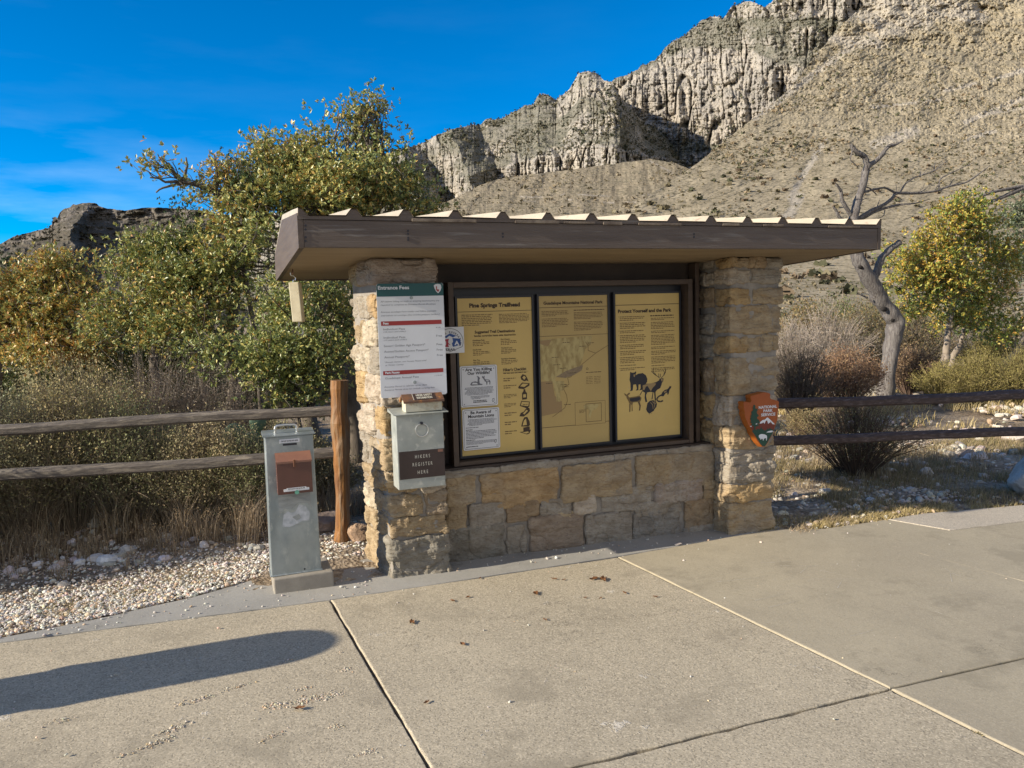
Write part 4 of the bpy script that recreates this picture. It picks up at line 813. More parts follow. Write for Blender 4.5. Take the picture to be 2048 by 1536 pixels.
def M_slab_f(name, base, second, pit, pale, gr=.6):
    m = bpy.data.materials.new(name); m.use_nodes = True; nt = m.node_tree; nt.nodes.clear(); L = nt.links.new
    out = N(nt, 'ShaderNodeOutputMaterial'); b = N(nt, 'ShaderNodeBsdfPrincipled'); L(b.outputs[0], out.inputs[0]); b.inputs['Roughness'].default_value = .88; b.inputs['Specular IOR Level'].default_value = .3
    tc = N(nt, 'ShaderNodeTexCoord')
    def noise(sc, det=5, ro=.6, off=0):
        n = N(nt, 'ShaderNodeTexNoise'); n.inputs['Scale'].default_value = sc; n.inputs['Detail'].default_value = det; n.inputs['Roughness'].default_value = ro
        a = N(nt, 'ShaderNodeVectorMath', operation='ADD'); a.inputs[1].default_value = (off, off * .7, 0); L(tc.outputs['Object'], a.inputs[0]); L(a.outputs[0], n.inputs['Vector']); return n.outputs['Fac']
    def rng_(s, a, c, x=0., y=1.):
        n = N(nt, 'ShaderNodeMapRange'); n.inputs[1].default_value = a; n.inputs[2].default_value = c; n.inputs[3].default_value = x; n.inputs[4].default_value = y; L(s, n.inputs[0]); return n.outputs[0]
    def mix(f, a, c, bt='MIX'):
        n = N(nt, 'ShaderNodeMix', data_type='RGBA', blend_type=bt)
        if isinstance(f, float): n.inputs[0].default_value = f
        else: L(f, n.inputs[0])
        for k, s in ((6, a), (7, c)):
            if isinstance(s, tuple): n.inputs[k].default_value = (*s, 1)
            else: L(s, n.inputs[k])
        return n.outputs[2]
    def math_(op, a, c):
        n = N(nt, 'ShaderNodeMath', operation=op)
        for k, s in ((0, a), (1, c)):
            if isinstance(s, (int, float)): n.inputs[k].default_value = s
            else: L(s, n.inputs[k])
        return n.outputs[0]
    c = mix(rng_(noise(.8, 6, .6), .38, .62), base, second)
    c = mix(rng_(noise(3.4, 6, .65, 4), .45, .7, 0, .55), c, tuple(q * .80 for q in base))
    vo = N(nt, 'ShaderNodeTexVoronoi'); vo.inputs['Scale'].default_value = 150; L(tc.outputs['Object'], vo.inputs['Vector'])
    sv = N(nt, 'ShaderNodeSeparateColor'); L(vo.outputs['Color'], sv.inputs[0]); cell = sv.outputs[0]; cell2 = sv.outputs[1]
    c = mix(math_('MULTIPLY', rng_(cell, .62, .9), gr * .75), c, tuple(min(1, q * 1.45) for q in base))
    c = mix(math_('MULTIPLY', rng_(cell2, .72, .95), gr), c, tuple(q * .5 for q in base))
    sp = math_('MULTIPLY', rng_(noise(2.9, 6, .8, 9), 1 - pale, 1 - pale + .025), rng_(noise(48, 4, .7, 3), .42, .50))
    c = mix(sp, c, (.66, .60, .50))
    c = mix(math_('MULTIPLY', rng_(noise(1.7, 8, .72, 21), .54, .64), .6), c, tuple(q * .62 for q in base))     # old stains
    wv = N(nt, 'ShaderNodeTexNoise'); wv.inputs['Scale'].default_value = 1.3; wv.inputs['Detail'].default_value = 9; wv.inputs['Roughness'].default_value = .62; L(tc.outputs['Object'], wv.inputs['Vector'])
    ab = N(nt, 'ShaderNodeMath', operation='ABSOLUTE'); sb = N(nt, 'ShaderNodeMath', operation='SUBTRACT'); L(wv.outputs['Fac'], sb.inputs[0]); sb.inputs[1].default_value = .545; L(sb.outputs[0], ab.inputs[0])
    crk = math_('MULTIPLY', rng_(ab.outputs[0], .0035, .0008), rng_(noise(.9, 3, .5, 33), .52, .58)); c = mix(math_('MULTIPLY', crk, .8), c, tuple(q * .35 for q in base))
    L(c, b.inputs['Base Color'])
    pits = rng_(noise(60, 4, .6, 5), .30, .40)
    h = math_('ADD', math_('MULTIPLY', pits, pit), math_('MULTIPLY', math_('MULTIPLY', cell, gr), .5)); h = math_('ADD', h, math_('MULTIPLY', noise(9, 4, .5, 1), .8))
    h = math_('ADD', h, math_('MULTIPLY', math_('MULTIPLY', sp, noise(90, 3, .7)), 3.0))
    bp = N(nt, 'ShaderNodeBump'); bp.inputs['Strength'].default_value = .8; bp.inputs['Distance'].default_value = .0028; L(h, bp.inputs['Height']); L(bp.outputs[0], b.inputs['Normal'])
    return m
M_slabA = M_slab_f('exposed aggregate concrete', (.475, .412, .305), (.41, .355, .262), 1.0, .375, .75)
M_slabB = M_slab_f('smooth concrete', (.42, .368, .27), (.36, .315, .235), .35, .29, .28)
M_apron = M_slab_f('grey brushed concrete', (.37, .355, .325), (.31, .30, .275), .3, .22, .2)
M_patch = M_slab_f('pale rough concrete', (.50, .445, .365), (.44, .39, .32), 1.2, .3)

def resample(poly, step, jit, seed):
    out = []; n = len(poly)
    for i in range(n):
        a = np.array(poly[i]); b = np.array(poly[(i + 1) % n]); L = np.linalg.norm(b - a); k = max(1, int(L / step))
        d = (b - a) / L; nn = np.array([-d[1], d[0]])
        for j in range(k):
            t = (j + 0.0) / k; p = a + (b - a) * t; w = 0 if j == 0 else 1
            out.append(p + nn * jit * w * float(fbm(xyz(p[0] * 9 + seed, p[1] * 9, seed), 3) * 2.2))
    return np.array(out)
def slab(mb, poly, mt, dz=0.0, gap=0.006, bev=0.007, jit=0.004, seed=0, step=.03, zf=None):
    """concrete slab with worn edges; poly is counter-clockwise"""
    poly = np.array(poly, float); area = 0.5 * np.sum(poly[:, 0] * np.roll(poly[:, 1], -1) - np.roll(poly[:, 0], -1) * poly[:, 1])
    if area < 0: poly = poly[::-1]
    o = resample(poly, step, jit, seed)
    t = np.roll(o, -1, 0) - np.roll(o, 1, 0); t /= np.linalg.norm(t, axis=1)[:, None] + 1e-9; nn = np.stack([-t[:, 1], t[:, 0]], -1)
    w = 1 + 0.6 * fbm(xyz(o[:, 0] * 6, o[:, 1] * 6, seed + 4), 3)[:, None]
    zf = zf or (lambda x, y: gz(x))
    r0 = o + nn * gap; r1 = o + nn * (gap + bev * 0.35 * w); r2 = o + nn * (gap + bev * w)
    rings = [(r0, -.09), (r0, -bev * .9), (r1, -bev * .3), (r2, 0.0)]
    V = np.concatenate([np.column_stack([r, zf(r[:, 0], r[:, 1]) + dz + z]) for r, z in rings]); n = len(o)
    i = np.arange(n); j = (i + 1) % n
    fs = [np.concatenate([np.stack([i + k * n, j + k * n, j + (k + 1) * n, i + (k + 1) * n], -1) for k in range(3)])]
    from mathutils.geometry import tessellate_polygon
    tr = np.array([list(q) for q in tessellate_polygon([[Vector((*p, 0)) for p in r2]])]) + 3 * n
    # orient the cap upwards
    a, b, c = V[tr[:, 0]], V[tr[:, 1]], V[tr[:, 2]]; cr = np.cross(b - a, c - a)[:, 2]; tr[cr < 0] = tr[cr < 0][:, ::-1]
    mb.add(V, fs + [tr], mt)
g2 = lambda x, y: G(x, y)[:2]
def online(p, q, y): t = (y - p[1]) / (q[1] - p[1]); return p + (q - p) * t
j1a, j1b = g2(660, 1200), g2(860, 1536); j2a, j2b, j2c = g2(1235, 1115), g2(1780, 1378), g2(2048, 1510); j3a, j3b = g2(1658, 1058), g2(2048, 1163)
k0, k2 = g2(1160, 1536), g2(2048, 1305)
e0, e1, e2, e3, e4, e5, e6, e7 = [g2(*q) for q in ((0, 1285), (660, 1200), (1240, 1112), (1540, 1060), (1650, 1058), (1775, 1040), (1840, 1029), (2048, 1011))]
yb = -3.5
J1e = online(j1a, j1b, yb); J2e = online(j2b, j2c, yb); J3k = online(j3a, j3b, 2.55); J3e = online(j3a, j3b, yb)
kl = online(j1a, j1b, 2.56)
dl = (j1a - e0) / np.linalg.norm(j1a - e0)
mb = MB()
slab(mb, [e0 - dl * 3.2, j1a, J1e, (-6, yb)], 0, .000, seed=1, jit=.003)
slab(mb, [j1a, j2a, j2b, kl], 0, .003, seed=2, jit=.003)
slab(mb, [kl, j2b, J2e, J1e], 0, .000, seed=3, jit=.004)
slab(mb, [j2a, e3, e4, j3a + (0, 0), J3k, j2b], 1, .006, seed=4, jit=.002, gap=.005)
slab(mb, [j2b, J3k, J3e, J2e], 1, .004, seed=5, jit=.003)
slab(mb, [e4 + (.004, 0), e5 , g2(1900, 1062), g2(2048, 1044), (9.5, 3.7), (9.5, yb), J3e, J3k], 1, .005, seed=6, jit=.002, gap=.002, bev=.004)
slab(mb, [e5 + (.003, .0), e6, e7, (9.5, 3.9), (9.5, 3.71), g2(2048, 1043.5), g2(1900, 1061.5)], 2, .007, seed=7, jit=.003, gap=.002, bev=.005)
pv = mb.build('pavement', [M_slabA, M_slabB, M_patch]); tag(pv, kind='structure')
M_scr = mat('pale scratch', (.50, .46, .39), .9, col2=(.40, .36, .28), scale=60, contrast=(.42, .55))
mb = MB()
for pts in ([(1520, 1128), (1610, 1123)], [(1560, 1133), (1650, 1134)], [(1600, 1148), (1615, 1136), (1625, 1134)], [(1620, 1160), (1740, 1160)], [(1675, 1178), (1684, 1163)], [(1640, 1142), (1720, 1160)], [(1430, 1166), (1535, 1155)], [(1510, 1203), (1570, 1190)], [(1535, 1217), (1600, 1203)], [(1890, 1138), (1904, 1150), (1912, 1148)], [(1904, 1166), (1900, 1148)], [(1870, 1225), (1935, 1248)], [(1700, 1275), (1750, 1262)], [(1905, 1149), (1930, 1158), (1990, 1164)]):
    for a, b in zip(pts[:-1], pts[1:]):
        A, B = G(*a), G(*b); d = (B - A)[:2]; d = d / np.linalg.norm(d); nn = np.array([-d[1], d[0]]) * .0032; z = lambda q: float(gz(q[0])) + .0070
        mb.add([(A[0] - nn[0], A[1] - nn[1], z(A)), (B[0] - nn[0] * .3, B[1] - nn[1] * .3, z(B)), (B[0] + nn[0] * .3, B[1] + nn[1] * .3, z(B)), (A[0] + nn[0], A[1] + nn[1], z(A))], np.array([[0, 1, 2, 3]]))
sc_ = mb.build('scratches', [M_scr], pv)
# grey strip the kiosk stands on
a0, a1, a2, a3 = g2(0, 1275), g2(180, 1240), g2(380, 1195), g2(538, 1150)
mb = MB()
slab(mb, [e0 - dl * 3.2, e0, e1, e2, e3, e3 + (.14, .05), (4.15, 5.6), (0.93, 5.55), (0.70, 5.52), a3, a2, a1, a0], 0, .001, seed=9, jit=.003, gap=.004, bev=.006)
tag(mb.build('concrete_strip', [M_apron]), kind='structure')

# ------------------------------------------------------------------ loose stones
_protos = []
for k in range(14):
    v, f = rock((0, 0, 0), (1, rng.uniform(.65, .95), rng.uniform(.45, .75)), 2, .22, k * 1.7, 2.4); _protos.append(v)
_pf = f
def pebbles(mb, pts, sizes, cols):
    n = len(pts); ang = rng.uniform(0, 6.28, n); which = rng.integers(0, 14, n); P_ = np.array(_protos)[which]; ca, sa = np.cos(ang)[:, None], np.sin(ang)[:, None]
    tl = rng.normal(0, .35, n)[:, None]
    x, y, z = P_[..., 0], P_[..., 1], P_[..., 2]; z, x = z * np.cos(tl) + x * np.sin(tl), x * np.cos(tl) - z * np.sin(tl)
    v = np.stack([x * ca - y * sa, x * sa + y * ca, z], -1) * sizes[:, None, None] + pts[:, None]
    m = v.shape[1]; fs = (_pf[None] + (np.arange(n) * m)[:, None, None]).reshape(-1, 4)
    mb.add(v.reshape(-1, 3), [fs], 0, np.repeat(cols, m, 0))
def scatter(n, x0, x1, y0, y1, dens):
    x = rng.uniform(x0, x1, n); y = rng.uniform(y0, y1, n); k = rng.uniform(0, 1, n) < dens(x, y); return x[k], y[k]
EX = np.array([a0, a1, a2, a3, [.75, 5.56], [4.2, 5.6]]);
def edge_left(x): return np.interp(x, [-3.5, a0[0], a1[0], a2[0], a3[0], .7, .95], [a0[1] - .1, a0[1], a1[1], a2[1], a3[1], 5.53, 5.55])
exr = np.array([e3 + (.1, 0), e4, e5, e6, e7, [9.5, 3.95]])
def edge_right(x): return np.interp(x, exr[:, 0], exr[:, 1])
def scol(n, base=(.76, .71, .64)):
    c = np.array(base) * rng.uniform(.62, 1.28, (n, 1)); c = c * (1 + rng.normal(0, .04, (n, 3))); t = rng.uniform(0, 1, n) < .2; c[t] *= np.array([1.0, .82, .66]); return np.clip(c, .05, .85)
M_pebble = mat('limestone gravel', (1, 1, 1), .9, usecol=1.0, col2=(.8, .78, .75), scale=60, spec=.25, bump=.3, bscale=120, bdist=.003)
mb = MB()
x, y = scatter(80000, -3.4, 1.0, 4.6, 6.6, lambda x, y: (y > edge_left(x) + .005) * np.clip(1.5 - (y - edge_left(x)) / .62, .12, 1) * (.55 + .45 * (fbm(xyz(x * 3, y * 3, 1), 3) > -.12)))
s = rng.gamma(1.8, .0023, len(x)) + .003; s = np.minimum(s, .024); pebbles(mb, np.column_stack([x, y, gz(x) + s * .15 + rng.uniform(-.004, .012, len(x))]), s, scol(len(x)))
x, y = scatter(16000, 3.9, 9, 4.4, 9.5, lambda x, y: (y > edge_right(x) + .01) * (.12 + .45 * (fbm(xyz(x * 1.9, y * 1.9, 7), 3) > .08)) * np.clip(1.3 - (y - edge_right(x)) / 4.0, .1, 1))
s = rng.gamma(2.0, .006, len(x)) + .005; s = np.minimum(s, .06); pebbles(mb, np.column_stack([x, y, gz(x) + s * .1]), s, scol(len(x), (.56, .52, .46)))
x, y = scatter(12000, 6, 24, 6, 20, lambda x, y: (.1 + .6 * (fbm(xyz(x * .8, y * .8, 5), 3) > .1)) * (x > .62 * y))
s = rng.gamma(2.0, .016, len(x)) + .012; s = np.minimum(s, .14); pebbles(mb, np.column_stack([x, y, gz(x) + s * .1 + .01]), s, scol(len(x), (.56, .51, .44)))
x, y = scatter(2500, -4, 1.0, 6.0, 9, lambda x, y: .5 + 0 * x)
s = rng.gamma(2.0, .009, len(x)) + .006; pebbles(mb, np.column_stack([x, y, gz(x) + s * .2]), np.minimum(s, .08), scol(len(x)))
# grit along joints and on the paving
x, y = scatter(420, -2.0, 5.2, 2.4, 4.9, lambda x, y: (y < np.interp(x, [e0[0], e1[0], e2[0], e3[0]], [e0[1], e1[1], e2[1], e3[1]]) - .02) * (.25 + .75 * (np.abs(y - np.interp(x, [e0[0], e1[0], e2[0], e3[0]], [e0[1], e1[1], e2[1], e3[1]])) < .25)))
s = rng.gamma(2.0, .0011, len(x)) + .0015; pebbles(mb, np.column_stack([x, y, gz(x) + .005 + s * .3]), s, scol(len(x)))
x, y = scatter(260, -1.3, .9, 4.75, 5.5, lambda x, y: (y < edge_left(x)) * 1.0)
s = rng.gamma(2.0, .0014, len(x)) + .002; pebbles(mb, np.column_stack([x, y, gz(x) + .003 + s * .3]), s, scol(len(x)))
x, y = scatter(120, 1.38, 4.6, 4.8, 5.15, lambda x, y: (y > 4.95 - .04 * (x - 1)) * 1.0)
s = rng.gamma(2.0, .0016, len(x)) + .002; pebbles(mb, np.column_stack([x, y, gz(x) + .003 + s * .3]), s, scol(len(x)))
# spalled spots: pale aggregate laid bare
for px, py, ln, wd, an, n in ((392, 1400, .10, .035, .2, 60), (352, 1455, .10, .03, .5, 60), (300, 1490, .12, .03, .45, 60), (470, 1375, .08, .02, .3, 30), (548, 1412, .09, .04, .1, 60), (610, 1402, .14, .04, .25, 110), (660, 1392, .10, .04, .2, 70), (690, 1340, .05, .03, 0, 30), (605, 1378, .06, .02, .1, 30), (580, 1320, .05, .02, .3, 18), (812, 1222, .12, .03, .3, 60), (845, 1222, .05, .03, .1, 30), (1026, 1245, .10, .04, 0, 70), (1128, 1340, .16, .035, -1.0, 110), (1160, 1378, .06, .03, -.8, 30), (1040, 1345, .04, .02, -.5, 18), (1090, 1304, .05, .02, .2, 30), (1112, 1300, .05, .02, .2, 22), (1300, 1256, .05, .02, .1, 22), (1370, 1256, .05, .025, .2, 26), (1405, 1262, .05, .02, -.2, 22), (1345, 1228, .05, .02, 0, 16), (985, 1222, .05, .02, -.2, 16), (668, 1455, .05, .03, .3, 22), (735, 1505, .08, .02, .1, 26), (540, 1475, .10, .03, .5, 30), (120, 1440, .10, .03, .3, 20), (230, 1350, .06, .03, .3, 10), (1270, 1265, .10, .02, .4, 20), (1470, 1400, .12, .05, .2, 22), (1300, 1420, .12, .05, .2, 20), (760, 1200, .05, .02, .2, 10)):
    p = G(px, py); n = int(n * 1.5); a = rng.normal(size=n) * ln * .42; b_ = rng.normal(size=n) * wd * .42; x = p[0] + a * math.cos(an) - b_ * math.sin(an); y = p[1] + a * math.sin(an) + b_ * math.cos(an)
    s = rng.gamma(2.2, .0009, n) + .0011; zt = .0018 if px < 1600 else .005; pebbles(mb, np.column_stack([x, y, gz(x) + zt - s * .3]), s, scol(n, (.60, .54, .44)))
tag(mb.build('gravel', [M_pebble]), 'pale limestone gravel beside the paving', 'gravel', kind='stuff')

M_rock = mat('boulder stone', (1, 1, 1), .9, usecol=1.0, col2=(.72, .68, .62), scale=6, bump=.6, bscale=26, bdist=.02, spec=.2, col3=(.6, .55, .5), scale3=30, c3=(.56, .7))
def rock_thing(name, c, h, col, label, seed, n=14, amp=.14, facet=.9, cat='rock', group=None, rz=0.0):
    m = MB(); v, f = rock(c, h, n, amp, seed, 2.6, rz, facet=facet); m.add(v, [f], 0, np.array(col) * (1 + .12 * fbm(v * 6, 3)[:, None]))
    return tag(m.build(name, [M_rock], smooth=False), label, cat, group)
def at(px, py, dz=0.0): p = G(px, py); return np.array([p[0], p[1], p[2] + dz])
b = at(2052, 1008); rock_thing('boulder', (b[0] + .56, b[1] + .12, b[2] + .15), (.36, .32, .27), (.72, .64, .56), 'large pale boulder at the pavement edge, cut by the right frame edge', 3.1, 22, .1)
b = at(722, 1085); rock_thing('sandstone_rock', (b[0], b[1] + .06, b[2] + .06), (.115, .09, .085), (.50, .36, .26), 'tan broken sandstone rock between fence post and left pillar', 8.3, 14, .16, rz=.3)
b = at(655, 1068); rock_thing('sandstone_rock', (b[0] + .03, b[1] + .12, b[2] + .07), (.17, .12, .10), (.30, .24, .21), 'brown rounded rock behind the foot of the fence post', 4.4, 14, .12)
b = at(450, 1040); rock_thing('pale_rock', (b[0], b[1], b[2] + .03), (.17, .12, .07), (.46, .44, .42), 'flat pale rock in dry grass left of the fee pedestal', 1.4, 12, .12)
b = at(372, 1050); rock_thing('pale_rock', (b[0], b[1], b[2] + .02), (.13, .1, .065), (.44, .42, .40), 'smaller pale rock in the grass, left of the flat pale rock', 9.7, 12, .14)
b = at(127, 1172); rock_thing('pale_rock', (b[0], b[1], b[2] + .012), (.035, .026, .024), (.6, .58, .54), 'small whitish rock on the gravel at far left', 5.2, 8, .2)
b = at(1735, 792); rock_thing('white_rock', (b[0], b[1], b[2] + .12), (.36, .28, .22), (.66, .63, .57), 'white jagged rock beyond the right fence below the dead tree', 6.1, 16, .24)
b = at(1690, 796); rock_thing('white_rock', (b[0] - .1, b[1], b[2] + .06), (.2, .16, .12), (.6, .57, .5), 'small white rock just left of the jagged white rock', 2.9, 12, .24)
for i, (px, py, s, lab) in enumerate(((1652, 988, .07, 'long pale rock in the kiosk shadow right of the right pillar'), (1740, 1004, .055, 'pale rock in the shade under the lower right rail'), (1822, 982, .05, 'round pale rock in the shaded gravel right of the bush'), (1884, 988, .035, 'small pale stone left of the large boulder'), (1657, 968, .04, 'grey stone behind the long pale rock'), (1782, 945, .06, 'grey round stone at the foot of the bush behind the right rails'))):
    b = at(px, py); rock_thing('pale_rock', (b[0], b[1], b[2] + s * .3), (s, s * .75, s * .55), (.55, .54, .52), lab, i * 1.3 + 20, 8, .18, rz=i)
b = at(1357, 1090); rock_thing('stone_fragment', (b[0], b[1], b[2] + .008), (.034, .017, .012), (.5, .47, .47), 'small pinkish stone fragment lying in front of the low wall', 3.3, 8, .2, rz=-.1, cat='stone')
b = at(886, 1139); rock_thing('stone_fragment', (b[0], b[1], b[2] + .006), (.016, .012, .008), (.6, .58, .54), 'tiny white stone at the right foot of the left pillar', 4.3, 6, .2, cat='stone')

# ------------------------------------------------------------------ fallen leaves on the paving
M_leafb = mat('dead leaf', (.20, .085, .025), .7, col2=(.11, .045, .015), scale=60, usecol=1.0)
def leafmesh(sz, seed, n=5):
    rr = np.random.default_rng(seed); m = MB(); th = np.linspace(0, 2 * math.pi, 22, endpoint=False); r = sz * (.6 + .4 * np.abs(np.cos(th * n / 2)) ** .6) * rr.uniform(.75, 1.1, 22)
    p = np.stack([r * np.cos(th) * 1.5, r * np.sin(th) * .7, .004 + .30 * sz * np.abs(np.sin(th * 1.5 + seed)) * rr.uniform(.3, 1.2, 22)], -1)
    V = np.concatenate([[[0, 0, .002]], p]); f = np.array([[0, k + 1, (k + 1) % 22 + 1] for k in range(22)]); m.add(V, [f]); return m
leaves = [(1188, 1160, .030, 'curled dark brown leaf'), (1206, 1161, .034, 'largest crumpled brown leaf'), (1108, 1160, .015, 'small brown leaf'), (1127, 1162, .012, 'tiny brown leaf'), (1072, 1189, .026, 'tan brown leaf'), (905, 1204, .016, 'small dark leaf'), (936, 1197, .014, 'thin reddish leaf'),
          (824, 1247, .024, 'tan leaf on a spalled spot'), (1170, 1198, .011, 'tiny dark leaf'), (1201, 1199, .012, 'dark leaf speck'), (1249, 1188, .014, 'orange brown leaf near the joint'), (1311, 1196, .013, 'small leaf by the long joint'), (853, 1408, .013, 'dark round leaf low on the slab'), (925, 1291, .018, 'thin light brown leaf'), (598, 1420, .022, 'brown leaf between white spalled patches'), (960, 1159, .012, 'small leaf by the kiosk strip'), (1090, 1242, .012, 'faint brown leaf mid slab')]
wh = ['right of another at the top of the middle slab', 'nearest the low wall on the middle slab', 'left of the curled pair of leaves', 'beside the small brown leaf', 'in the middle slab, left of centre', 'nearest the left pillar', 'right of the small dark leaf', 'left part of the middle slab', 'between tan leaf and joint', 'right of the tiny dark leaf', 'upper right of the middle slab', 'right end of the middle slab', 'left part of the middle slab', 'centre left of the middle slab', 'left slab below the round shadow', 'just below the paving edge', 'centre of the middle slab']
for i, (px, py, s, lab) in enumerate(leaves):
    p = G(px, py); o = leafmesh(s, i + 3).build('fallen_leaf', [M_leafb]); o.location = (p[0], p[1], gz(p[0]) + .006); o.rotation_euler = (0, 0, i * 1.1)
    tag(o, (lab + ', ' + wh[i]), 'leaf', 'brown leaves fallen on the paving')

# ------------------------------------------------------------------ fences
M_rail = mat('weathered rail', (.17, .145, .125), .85, col2=(.085, .075, .068), scale=5, stretch=(1.2, 12, 14), bump=.7, bscale=16, bdist=.01, col3=(.30, .26, .21), scale3=3, c3=(.5, .7), spec=.25)
M_railb = mat('dark creosoted rail', (.085, .06, .055), .75, col2=(.05, .038, .038), scale=5, stretch=(1.2, 10, 12), bump=.6, bscale=16, bdist=.01, spec=.3, col3=(.15, .12, .12), scale3=5, c3=(.5, .72))
M_post = mat('orange stained post', (.30, .135, .035), .6, col2=(.17, .075, .03), scale=4, stretch=(7, 7, 1.0), bump=.55, bscale=14, bdist=.008, col3=(.24, .165, .10), scale3=3, c3=(.45, .62), spec=.4)
def rail(a, b, r, seed, sag=.0, n=26):
    t = np.linspace(0, 1, n)[:, None]; p = np.array(a) * (1 - t) + np.array(b) * t
    w = np.stack([0 * t[:, 0], fbm(xyz(t[:, 0] * 5, seed, 0), 3) * .015, fbm(xyz(t[:, 0] * 5, seed, 9), 3) * .022 - sag * 4 * (t * (1 - t))[:, 0]], -1); p = p + w
    m = MB(); th = (np.arange(7) * 2 * math.pi / 7) + .35; prof = np.array([1.0, .86, 1.06, .9, 1.02, .88, 1.0]) * r
    d = np.array(b) - np.array(a); d /= np.linalg.norm(d); s = np.cross(d, (0, 0, 1)); s /= np.linalg.norm(s); u = np.cross(s, d)
    jr = 1 + .10 * fbm(xyz(t * 8, np.arange(7)[None] * .9, seed), 3)
    v = p[:, None] + (s[None, None] * np.cos(th)[None, :, None] * .82 + u[None, None] * np.sin(th)[None, :, None]) * (prof[None] * jr)[..., None]
    i = np.arange(n - 1)[:, None] * 7; j = np.arange(7)[None]; j2 = (j + 1) % 7
    f = np.stack([i + j, i + j2, i + 7 + j2, i + 7 + j], -1).reshape(-1, 4); m.add(v.reshape(-1, 3), [f, np.array([[6, 5, 4, 3, 2, 1, 0]]), np.array([[(n - 1) * 7 + k for k in range(7)]])]); return m
fl = thing('rail_fence', (.8, 6.0, 0), 'weathered two rail wooden fence with an orange post, left of the kiosk', 'fence')
rail((-4.2, 6.73, 1.03), (.80, 6.01, 1.035), .046, 1.0, .01).build('rail', [M_rail], fl)
rail((-4.2, 6.73, .69), (.80, 6.01, .715), .047, 4.0, .01).build('rail', [M_rail], fl)
m = MB(); zz_ = np.linspace(-.1, 1.27, 22); rr_ = .066 + .010 * np.exp(-((zz_ - .85) / .12) ** 2) - .012 * np.exp(-((zz_ - .35) / .3) ** 2)
m.tube(np.stack([.805 + .05 * zz_ / 1.27 + .010 * np.sin(zz_ * 4), 5.99 + 0 * zz_, zz_], -1), rr_, 14, jit=.09); m.build('post', [M_post], fl, smooth=False)
m = MB(); zz_ = np.linspace(-.1, 1.2, 12); m.tube(np.stack([-4.2 + 0 * zz_, 6.74 + 0 * zz_, zz_], -1), .065, 12, jit=.09); m.build('post', [M_post], fl)
fr_ = thing('rail_fence', (6.0, 5.0, 0), 'dark two rail wooden fence running right from behind the right pillar', 'fence')
rail((4.02, 5.665, .865), (7.25, 4.55, .895), .050, 7.0, -.006).build('rail', [M_railb], fr_)
rail((4.02, 5.665, .545), (7.25, 4.55, .565), .046, 9.0, .0).build('rail', [M_railb], fr_)
m = MB(); zz_ = np.linspace(-.2, 1.1, 12); m.tube(np.stack([7.28 + 0 * zz_, 4.56 + 0 * zz_, zz_], -1), .07, 12, jit=.09); m.build('post', [M_railb], fr_)

# round topped litter bin standing left of the view; its shadow lies across the slab
bt = thing('litter_bin', (-2.33, 4.03, .05), 'brown round litter bin with a domed lid, left of the view', 'bin')
m = MB(); zz_ = np.array([0, .02, .60, .62]); m.tube(np.stack([-2.33 + 0 * zz_, 4.03 + 0 * zz_, .05 + zz_], -1), np.array([.205, .21, .21, .225]), 32); m.build('body', [M_frame], bt, smooth=False)
m = MB(); tq = np.linspace(0, .995, 14); zz_ = np.concatenate([[.62, .66], 0.97 + .13 * tq]); r_ = np.concatenate([[.235, .225], .222 * (1 - tq ** 2.6) ** .42]); m.tube(np.stack([-2.33 + 0 * zz_, 4.03 + 0 * zz_, .05 + zz_], -1), np.maximum(r_, .01), 32); m.build('domed_lid', [M_brown], bt)
